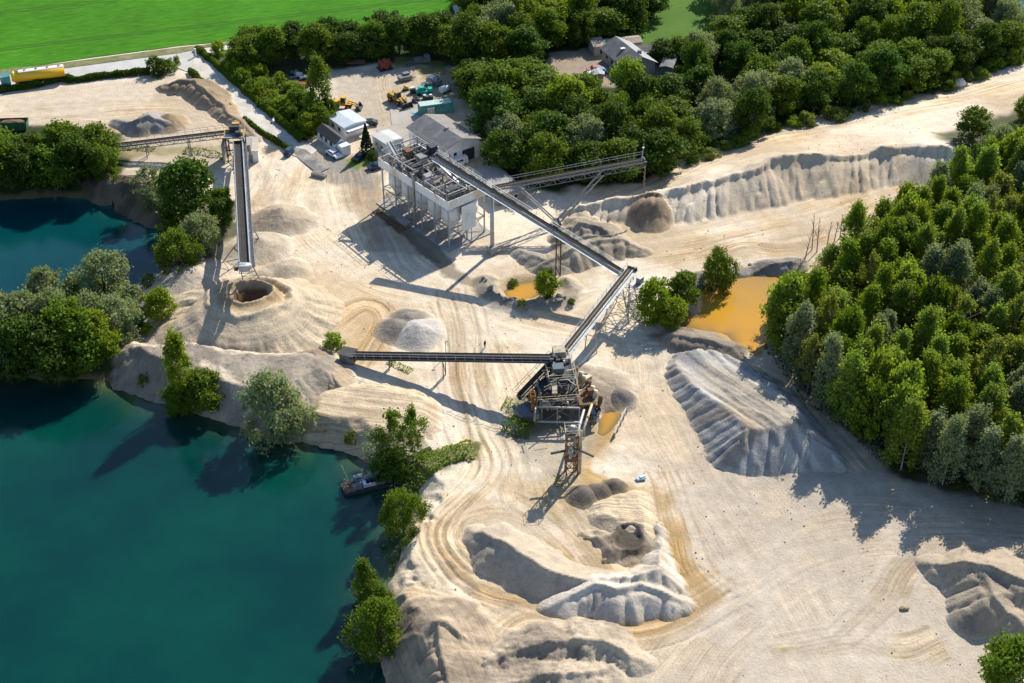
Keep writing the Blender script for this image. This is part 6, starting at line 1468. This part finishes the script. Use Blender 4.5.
for i, (px, py) in enumerate(((363,57),(373,56),(381,54),(394,52))):
    q = G(px, py); m = MB(); m.box((0, 0, 1.9), (1.6, 1.4, .12), .3); o = empty('light_panel', (q.x, q.y, 0), 0, ['leftmost','second','third','rightmost'][i]+' of four small white boards in the trees above the machine yard', 'board', 'white boards in the tree line')
    m = MB(); m.add([(-.6,0,3.6),(.6,0,3.6),(.6,-.5,4.3),(-.6,-.5,4.3),(-.6,.1,3.6),(.6,.1,3.6),(.6,-.4,4.3),(-.6,-.4,4.3)], [(0,1,2,3),(7,6,5,4),(0,4,5,1),(1,5,6,2),(2,6,7,3),(3,7,4,0)]); m.link('board', WHITEC, o)
    m = MB(); m.beam((0, .1, -.2), (0, 0, 4.0), .10); m.link('post', STEEL, o)
# gate posts, weighbridge, small yard bits
q = G(196, 57); m = MB(); m.beam((0, 0, -.2), (0, 0, 2.2), .35, .35); m.box((0, 0, 2.3), (.45, .45, .2)); o = m.link('gate_post', WHITEC); o.location = q; tag(o, 'white gate post at the road bend where the hedge begins', 'post')
for px, py, lb in ((274,122,'white paint bag on the gravel road, left one of two'),(278,121,'white paint bag on the gravel road, right one of two')):
    q = G(px, py); m = MB(); m.blob((0, 0, .35), (.5, .9, .5), int(px), 10, 6, .12); m.cyl((0, 0, .8), (0, 0, 1.0), .15, n=8); o = m.link('white_bag', WHITEC); o.location = (q.x, q.y, .12); tag(o, lb.replace('paint bag', 'bulk bag'), 'bag')
q = G(319, 176); o = empty('weighbridge_blocks', (q.x, q.y, 0), -.45, 'grey low concrete trough on the asphalt patch of the yard', 'trough'); m = MB(); m.box((0, 0, .35), (3.6, 1.1, .7)); m.link('trough', CONCR, o); m = MB(); m.box((0, 0, .73), (3.2, .7, .05)); m.link('filling', ASPH, o)
q = GH(958, 86); m = MB(); m.blob((0, 0, .8), (1.9, 1.4, 1.3), 8, 12, 8, .1); o = m.link('boulder', paint('white stone', (.62,.60,.56), .9, 0, .15, 1, None, .3)); o.location = q; tag(o, 'white boulder at the upper right wood edge by the sand track', 'boulder')
q = GH(641, 479); m = MB(); m.box((0, 0, .25), (1.6, .8, .35), .3); m.box((.2, .1, .5), (1.0, .5, .15), .5); o = m.link('tarpaulin_pack', paint('pale blue tarp', (.45,.55,.68), .5)); o.location = q; tag(o, 'small pale blue bundle on wet sand right of the three dark heaps', 'bundle')
for px, py, lb, s_ in ((404,356,'light blue sheet on the ground just above the long yard conveyor, left one',1.0),(409,359,'light blue sheet on the ground just above the long yard conveyor, right one',.8)):
    q = GH(px, py-1); m = MB(); m.box((0, 0, .12), (1.2*s_, .8*s_, .12), .5); m.box((.2, .1, .25), (.5*s_, .4*s_, .14), .9); o = m.link('plastic_sheet', paint('light blue plastic', (.25,.45,.62), .4)); o.location = q; tag(o, lb, 'sheet')
q = GH(904, 609); m = MB(); m.blob((0, 0, .2), (.8, .35, .28), 3, 10, 6, .2); o = m.link('stone', paint('ochre stone', (.40,.29,.13), .9)); o.location = q; tag(o, 'single ochre stone on the open plain left of the ribbed heap', 'stone')
# rocks round the small puddle
ROCKM = paint('grey rubble stone', (.27,.25,.22), .9, 0, .3, 1.5, (.17,.15,.13), .4)
def rock(px, py, r_, label, seed, mat=ROCKM, grp=None):
    q = GH(px, py); m = MB(); m.blob((0, 0, r_*.35), (r_, r_*.8, r_*.65), seed, 9, 6, .22); o = m.link('rock', mat); o.location = q; tag(o, label, 'rock', grp)
rr = random.Random(2)
for i in range(26):
    t = rr.random(); A = GA([(486,282),(490,296),(506,306),(525,310),(548,306),(566,303)]); k = t*5; j = int(k); p = A[j]+(A[min(j+1, 5)]-A[j])*(k-j)
    m = MB(); s_ = rr.uniform(.25, .7); m.blob((0, 0, s_*.3), (s_, s_*.8, s_*.6), i, 9, 6, .25); o = m.link('rock', ROCKM); x, y = p[0]+rr.uniform(-1, 1), p[1]+rr.uniform(-1, 1); o.location = (x, y, Hs(x, y)); tag(o, 'grey rubble stone on the earth rim of the little orange puddle', 'rock', 'stones on the puddle rim')
for i in range(30):
    t = rr.random()*7; A = GA([(690,290),(694,276),(716,270),(750,266),(790,262),(690,338),(712,343),(738,352)]); j = int(t)
    if j == 4: continue
    p = A[j]+(A[min(j+1, 7)]-A[j])*(t-j); s_ = rr.uniform(.2, .5); m = MB(); m.blob((0, 0, s_*.3), (s_, s_*.8, s_*.6), i+50, 9, 6, .25); o = m.link('rock', ROCKM); x, y = p[0]+rr.uniform(-1.5, 1.5), p[1]+rr.uniform(-1.5, 1.5); o.location = (x, y, Hs(x, y)); tag(o, 'grey rubble stone on the banks of the big orange pond', 'rock', 'stones on the orange pond banks')

# ------------------------------------------------------------------ screening plant
q = G(556, 411); SC = empty('screening_plant', (q.x, q.y, 0), .12, 'tangled dark and cream screening plant on a steel frame where the conveyors meet', 'screening plant')
def lattice(m, x0, x1, y0, y1, z0, z1, nz, w=.2, bw=.1):
    for x in (x0, x1):
        for y in (y0, y1): m.beam((x, y, z0), (x, y, z1), w)
    for k in range(nz):
        a = z0+(z1-z0)*k/nz; b = z0+(z1-z0)*(k+1)/nz
        for x in (x0, x1): m.beam((x, y0, a), (x, y1, b), bw); m.beam((x, y1, a), (x, y0, b), bw); m.beam((x, y0, b), (x, y1, b), w*.8)
        for y in (y0, y1): m.beam((x0, y, a), (x1, y, b), bw); m.beam((x1, y, a), (x0, y, b), bw); m.beam((x0, y, b), (x1, y, b), w*.8)
m = MB(); lattice(m, -3.0, 3.4, -2.6, 3.4, -.3, 4.4, 1, .3, .16); m.link('lower_frame', GREYP, SC)
m = MB(); lattice(m, -1.2, 3.4, .4, 6.0, -.3, 6.6, 2, .26, .13); m.link('upper_frame', GREYP, SC)
m = MB(); m.box((.3, 1.6, 4.5), (6.0, 3.6, .14)); m.link('platform', DARK, SC); m = MB(); m.box((1.1, 3.2, 6.7), (3.8, 4.6, .14)); m.link('upper_platform', DARK, SC)
m = MB(); lattice(m, .4, 3.2, 5.2, 8.0, -.3, 7.6, 3, .22, .1); m.box((1.4, 7.0, 8.0), (2.2, 2.2, 1.2)); m.box((.2, 6.2, 7.4), (1.2, 1.6, .8)); m.link('transfer_box', paint('dirty cream box', (.42,.38,.28), .7, 0, .3, 1, (.25,.18,.10)), SC)
m = MB(); m.box((.6, 2.6, 7.6), (2.0, 1.8, 1.1)); m.link('screen_box', paint('blue grey steel', (.07,.10,.12), .5, .2, .3, 1), SC)
m = MB(); m.box((.8, .2, 5.4), (2.2, 1.4, 1.3)); m.link('lower_screen', DARK, SC)
m = MB(); rr = random.Random(5)
for k in range(45):
    m = MB(); a = Vector((rr.uniform(-3, 5.5), rr.uniform(-3, 6), rr.uniform(.5, 7.6))); m.beam(a, a+Vector((rr.uniform(-1.6, 1.6), rr.uniform(-1.6, 1.6), rr.uniform(-.8, 1.4))), rr.uniform(.08, .18)); m.link('thin_pipe', CREAM, SC)
m = MB()
for k in range(50):
    a = Vector((rr.uniform(-2.5, 4.5), rr.uniform(-2, 5), rr.uniform(.5, 5.8))); m.beam(a, a+Vector((rr.uniform(-2, 2), rr.uniform(-2, 2), rr.uniform(-.8, 1.4))), rr.uniform(.1, .22))
m.link('cross_bracing', RUST, SC)
m = MB(); m.beam((-.6, -1.8, 5.4), (.2, 4.6, 7.6), .9, .35); m.link('discharge_chute', CREAM, SC)
# bucket wheel on the left
m = MB()
for x in (-4.75, -3.95):
    for i in range(24):
        a = 2*math.pi*i/24; b = 2*math.pi*(i+1)/24; m.beam((x, math.cos(a)*1.7-.6, 3.2+math.sin(a)*1.7), (x, math.cos(b)*1.7-.6, 3.2+math.sin(b)*1.7), .16, .5)
for i in range(12): a = 2*math.pi*i/12; m.beam((-4.75, math.cos(a)*1.7-.6, 3.2+math.sin(a)*1.7), (-3.95, math.cos(a)*1.7-.6, 3.2+math.sin(a)*1.7), .1, .55); m.beam((-4.35, -.6, 3.2), (-4.35, math.cos(a)*1.6-.6, 3.2+math.sin(a)*1.6), .1)
m.link('bucket_wheel', paint('rust orange wheel', (.34,.15,.04), .8, 0, .35, 1), SC)
m = MB(); m.cyl((-3.2, -1.9, 3.4), (-1.4, -2.1, 3.2), .62, n=18); m.link('cream_drum', CREAM, SC)
m = MB(); m.box((-4.3, -.6, .8), (2.0, 3.4, 1.2)); m.link('wash_tub', CREAM, SC)
# big pipe frame in front
m = MB()
pp = [(-4.6, -3.8, 3.2), (3.4, -5.0, 3.4)]
m.cyl((-4.2, -3.4, 4.0), (3.4, -4.6, 4.0), .20, n=12); m.cyl((-4.2, -5.2, 2.2), (3.6, -6.4, 2.2), .20, n=12); m.cyl((-4.2, -3.4, 4.0), (-4.6, -5.2, 2.2), .20, n=12)
for x in (-4.2, -.4, 3.4): m.beam((x, -3.4-(x+4.2)*.157, 4.0), (x, -3.4-(x+4.2)*.157, -.3), .2)
m.link('pipe_frame', STEEL, SC)
# cyclones and cream pipes on the right
rr = random.Random(21)
for i in range(7):
    x = 4.0+i*.55+rr.uniform(-.2, .2); y = 3.5-i*1.0+rr.uniform(-.4, .4); z = 5.2-.3*i; m = MB(); d_ = Vector((.25, .35, 1)).normalized()
    c = Vector((x, y, z)); m.cyl(c, c+d_*1.4, .42, n=14); m.cyl(c-d_*1.3, c, .12, .42, n=14); m.link('cyclone', CREAM if i % 3 else RUST, SC)
m = MB(); lattice(m, 3.8, 6.4, -3.4, 3.0, -.3, 3.6, 1, .2, .1); m.box((5.1, -.2, 3.7), (3.0, 6.6, .12)); m.link('side_frame', RUST, SC)
for i in range(8):
    m = MB(); a = Vector((rr.uniform(1.5, 6), rr.uniform(-3, 4), rr.uniform(1, 5))); b = a+Vector((rr.uniform(-2.5, 2.5), rr.uniform(-2.5, 2.5), rr.uniform(-.5, 2.2))); m.cyl(a, b, rr.uniform(.12, .24), n=10); m.link('pipe', rr.choice([CREAM, RUST, STEEL, DARK]), SC)
for i in range(6):
    m = MB(); m.box((rr.uniform(2, 6.2), rr.uniform(-3, 5), rr.uniform(3.9, 5.4)), (rr.uniform(.6, 1.5), rr.uniform(.6, 1.4), rr.uniform(.5, 1.2)), rr.uniform(0, 3)); m.link('gearbox', rr.choice([CREAM, DARK, RUST, GREYP]), SC)
m = MB(); rails(m, [(-3.8, -2.8), (3.8, -2.8), (3.8, 3.6)], 4.55); rails(m, [(-1.4, .2), (3.6, .2), (3.6, 6.2), (-1.4, 6.2), (-1.4, .2)], 6.75); m.link('handrail', CREAM, SC)
m = MB()
for i in range(9): m.box((-4.9-.25*i*.3, -4.6+i*.0, .4), (.01, .01, .01)) if False else None
m.box((-6.4, -1.2, .7), (1.6, 2.6, 1.2), .5); m.box((-7.2, -3.0, .5), (1.2, 1.6, .9), .5); m.link('concrete_block', CONCR, SC)
# crusher mouth with black hopper, right
q = G(592, 421); o = empty('discharge_hopper', (q.x, q.y, 0), .3, 'dark round discharge hopper beside the ochre puddle right of the screening plant', 'hopper')
m = MB(); m.cyl((0, 0, 1.0), (0, 0, 2.6), .6, 1.5, n=20, caps=False); m.cyl((0, 0, 2.2), (0, 0, 2.3), 1.3, n=20); m.link('hopper', DARK, o)
for a in (0, 2.1, 4.2): m = MB(); m.beam((math.cos(a)*1.2, math.sin(a)*1.2, -.2), (math.cos(a)*1.3, math.sin(a)*1.3, 2.2), .16); m.link('leg', RUST, o)
q = G(586, 418); o = empty('crusher', (q.x, q.y, 0), .2, 'brown crusher with yellow parts between the screening plant and the dark hopper', 'crusher')
m = MB(); m.box((0, 0, 1.6), (2.6, 2.2, 2.2)); m.cyl((-1.6, 0, 2.0), (-1.3, 0, 2.0), 1.0, n=20); m.cyl((1.3, 0, 2.0), (1.6, 0, 2.0), 1.0, n=20); m.link('body', RUST, o)
m = MB(); m.box((.1, .6, 3.0), (2.2, 1.2, .7)); m.link('hood', CREAM, o); m = MB(); m.box((0, 0, .3), (3.4, 3.0, .6)); m.link('base', CONCR, o)
m = MB(); m.beam((.5, -1.0, 3.0), (1.4, -3.0, 1.4), .9, .3); m.link('chute', GREYP, o)
# two thin pipes leading from the plant to the tower
q = Vector((0, 0, 0))
for (a, b, mat, lb) in ((V3(584,410,4.5), V3(570,458,6.0), SILVER, 'pale straight pipe slanting from the screening plant to the slender tower'), (V3(592,404,4.5), V3(578,446,1.2), CREAM, 'cream straight pipe right of the pale one below the screening plant')):
    m = MB(); A = Vector((a.x, a.y, 0)); m.cyl(a-A, b-A, .22, n=12); m.cyl(a-A+(b-a)*.3, a-A+(b-a)*.32, .3, n=12); p_ = a+(b-a)*.5; m.beam(p_-A, Vector((p_.x, p_.y, 0))-A, .12); o = m.link('pipeline', mat); o.location = A; tag(o, lb, 'pipe')
# slender tower with sand trap on top
q = G(571, 474); TW_ = empty('sand_tower', (q.x, q.y, 0), .1, 'slender rusty steel tower with a round grey head below the screening plant', 'tower')
m = MB(); lattice(m, -.95, .95, -.85, .85, -.3, 9.2, 4, .17, .08); m.link('frame', RUST, TW_)
m = MB(); m.cyl((0, 0, 9.3), (0, 0, 10.1), .85, n=20); m.cyl((0, 0, 10.1), (0, 0, 10.6), .85, .3, n=20); m.cyl((0, 0, 7.6), (0, 0, 9.3), .25, .8, n=20); m.link('separator', STEEL, TW_)
m = MB(); m.box((0, 0, 9.2), (2.4, 2.2, .12)); m.link('platform', GREYP, TW_); m = MB(); rails(m, [(-1.2, -1.1), (1.2, -1.1), (1.2, 1.1), (-1.2, 1.1), (-1.2, -1.1)], 9.25); m.link('handrail', CREAM, TW_)
m = MB(); m.beam((-3.6, -.4, 5.2), (1.0, 0, 5.6), .3); m.beam((-.4, .2, 6.2), (3.6, -1.2, 4.6), .3); m.link('cross_arm', DARK, TW_)
m = MB(); m.beam((1.5, .2, 0), (1.5, .2, 9.2), .5, .16); m.cyl((.6, .6, .2), (.6, .6, 9), .22, n=12); m.cyl((-.5, -.3, 4.0), (-.5, -.3, 6.6), .5, n=14); m.link('riser_pipe', CREAM, TW_)
m = MB(); m.box((-.2, 0, 3.9), (2.0, 1.8, 1.0)); m.link('sand_box', RUST, TW_)
# barge and pontoon
ba, bb = G(346, 491, WL), G(389, 481, WL); brz = math.atan2((bb-ba).y, (bb-ba).x); bl = (bb-ba).length
o = empty('barge', (*((ba+bb)/2)[:2], WL), brz, 'dark work barge with cluttered white deck gear moored on the lake', 'barge')
m = MB(); L = bl; m.add([(-L/2,-1.4,-.4),(L/2+2,-1.4,-.4),(L/2+2,1.4,-.4),(-L/2,1.4,-.4),(-L/2-.5,-1.5,.6),(L/2+2.3,-1.5,.6),(L/2+2.3,1.5,.6),(-L/2-.5,1.5,.6)], [(3,2,1,0),(4,5,6,7),(0,1,5,4),(1,2,6,5),(2,3,7,6),(3,0,4,7)]); m.link('hull', DARK, o)
m = MB(); m.box((-L/2+.5, 0, .64), (1.4, 2.6, .06)); m.link('bow_plate', RUST, o)
for (x, y, dx, dy, dz, mt, nm) in ((-1.9,-.5,1.5,.9,.6,GREYP,'deck_house'),(.4,-.8,1.6,.35,.4,WHITEC,'locker'),(2.2,-.7,1.8,.4,.35,STEEL,'pump'),(-.6,-.2,.5,1.6,.7,WHITEC,'pump'),(3.4,.2,1.2,.7,.5,DARK,'winch'),(.6,.9,2.2,.8,.5,GREYP,'locker'),(-1.3,1.1,1.4,.8,1.1,STEEL,'winch')):
    m = MB(); m.box((x, y, .62+dz/2), (dx, dy, dz)); m.box((x, y, .66+dz), (dx*1.1, dy*1.1, .08)); m.cyl((x, y-dy*.5, .9+dz*.5), (x, y+dy*.6, .9+dz*.5), .2, n=10); m.link(nm, mt, o)
m = MB(); rails(m, [(-L/2, -1.4), (L/2, -1.4)], .6, .8, 1.2); rails(m, [(-L/2, 1.4), (L/2, 1.4)], .6, .8, 1.2); m.link('handrail', STEEL, o)
m = MB(); m.beam((-L*.38, .9, .6), (-L*.50, 2.0, 4.2), .06); m.link('mast', CREAM, o)
m = MB(); m.beam((-1.8, .4, 1.0), (2.6, .9, 2.6), .3); m.beam((-1.8, .0, 1.0), (2.6, .5, 2.6), .12); m.link('ladder_boom', STEEL, o)
pa_, pb2 = G(386, 477, WL), G(432, 462, WL); o = empty('pontoon_conveyor', (pa_.x, pa_.y, WL), math.atan2((pb2-pa_).y, (pb2-pa_).x), 'dark floating conveyor between the barge and the shore birches', 'conveyor'); L = (pb2-pa_).length
m = MB()
for i in range(3): m.box((L*(.12+.28*i), 0, .1), (1.4, 2.6, .8))
m.link('float', DARK, o); m = MB()
for s in (-.7, .7): m.beam((-1, s, 1.3), (L, s, 3.0), .14, .3)
for i in range(8): m.beam((-1+(L+1)*i/8, -.7, 1.3+1.7*i/8), (-1+(L+1)*(i+1)/8, .7, 1.3+1.7*(i+1)/8), .08)
m.link('frame', STEEL, o); m = MB(); m.beam((-1, 0, 1.4), (L, 0, 3.1), 1.0, .08); m.link('belt', BELT, o)
# retaining boards by the little ochre pond
A = G(614, 437); B = G(626, 412); o = empty('retaining_boards', (A.x, A.y, 0), math.atan2((B-A).y, (B-A).x), 'pale board wall along the right side of the ochre puddle', 'wall'); L = (B-A).length
m = MB(); m.box((L/2, 0, .4), (L, .15, .9)); m.box((L/2, 0, .92), (L, .3, .1)); m.link('boards', BRICK, o)
for i in range(5): m = MB(); m.beam((L*i/4, -.15, -.3), (L*i/4, -.15, 1.1), .14); m.link('post', STEEL, o)

# ------------------------------------------------------------------ the person in the yard
def person(px, py, rz, label):
    g = GH(px, py); o = None
    J = [(0,0,.95),(0,0,1.2),(0,0,1.42),(0,0,1.52),(0,.02,1.62),(0,.03,1.74),(.2,0,1.40),(.27,.04,1.12),(.25,.14,.88),(-.2,0,1.40),(-.27,-.04,1.12),(-.25,-.1,.88),
         (.11,0,.9),(.12,.12,.5),(.12,.14,.08),(.12,.28,.04),(-.11,0,.9),(-.12,-.06,.5),(-.12,-.2,.1),(-.12,-.08,.04)]
    E = [(0,1),(1,2),(2,3),(3,4),(4,5),(2,6),(6,7),(7,8),(2,9),(9,10),(10,11),(0,12),(12,13),(13,14),(14,15),(0,16),(16,17),(17,18),(18,19)]
    Rr = [.16,.16,.15,.06,.10,.09,.08,.05,.04,.08,.05,.04,.11,.08,.055,.045,.11,.08,.055,.045]
    me = bpy.data.meshes.new('person'); me.from_pydata(J, E, []); ob = link('person', me); ob.location = g; ob.rotation_euler = (0, 0, rz)
    sk = ob.modifiers.new('skin', 'SKIN'); sv = me.skin_vertices[0].data
    for v, r_ in zip(sv, Rr): v.radius = (r_, r_*.85)
    sv[0].use_root = True
    ob.modifiers.new('sub', 'SUBSURF').levels = 2; ob.modifiers['sub'].render_levels = 2
    me.materials.append(paint('dark work clothes', (.03,.035,.05), .8)); tag(ob, label, 'person')
    h = MB(); h.blob((0, .01, 1.74), (.11, .12, .09), 2, 10, 6, .03); h.link('hair', paint('dark hair', (.03,.02,.015), .6), ob)
person(485, 348, .6, 'person in dark clothes walking alone across the yard above the long conveyor')
# lamp post at the yard conveyor
q = GH(446, 357); o = empty('lamp_post', q, 0, 'thin lamp post beside the long yard conveyor', 'lamp post'); m = MB(); m.cyl((0, 0, -.2), (0, 0, 3.6), .07, n=8); m.link('post', STEEL, o); m = MB(); m.box((.2, 0, 3.6), (.5, .2, .12)); m.link('lamp_head', GREYP, o)

# loose stones strewn over the sand: nobody could count them
def stones():
    rng = np.random.default_rng(3); n = 9000; x = rng.uniform(-85, 110, n); y = rng.uniform(128, 330, n)
    keep = (fbm(x, y, 9, 95, 3) > .50) & (ground_colour(x, y).sum(axis=1) > .55) & (sdpoly(x, y, LAKE)[0] > 1) & (sdpoly(x, y, LAKE2)[0] > 1) & (sdpoly(x, y, POND)[0] > .5)
    x, y = x[keep], y[keep]; n = len(x); z = H(x, y, False); r_ = .06+.13*rng.random(n)**4
    O = np.array([(1, 0, 0), (0, 1, 0), (-1, 0, 0), (0, -1, 0), (0, 0, .8), (0, 0, -.8)]); O = O[None]*(.7+.6*rng.random((n, 6, 1)))*r_[:, None, None]
    V = (np.stack([x, y, z+r_*.3], axis=1)[:, None, :]+O).reshape(-1, 3); F0 = np.array([(0, 1, 4), (1, 2, 4), (2, 3, 4), (3, 0, 4), (1, 0, 5), (2, 1, 5), (3, 2, 5), (0, 3, 5)])
    me = raw_mesh('scattered_stones', V, (F0[None]+6*np.arange(n)[:, None, None]).reshape(-1, 3), [paint('loose stones', (.33,.29,.24), .95, 0, .4, .8)]); tag(link('scattered_stones', me), kind='stuff')
stones()
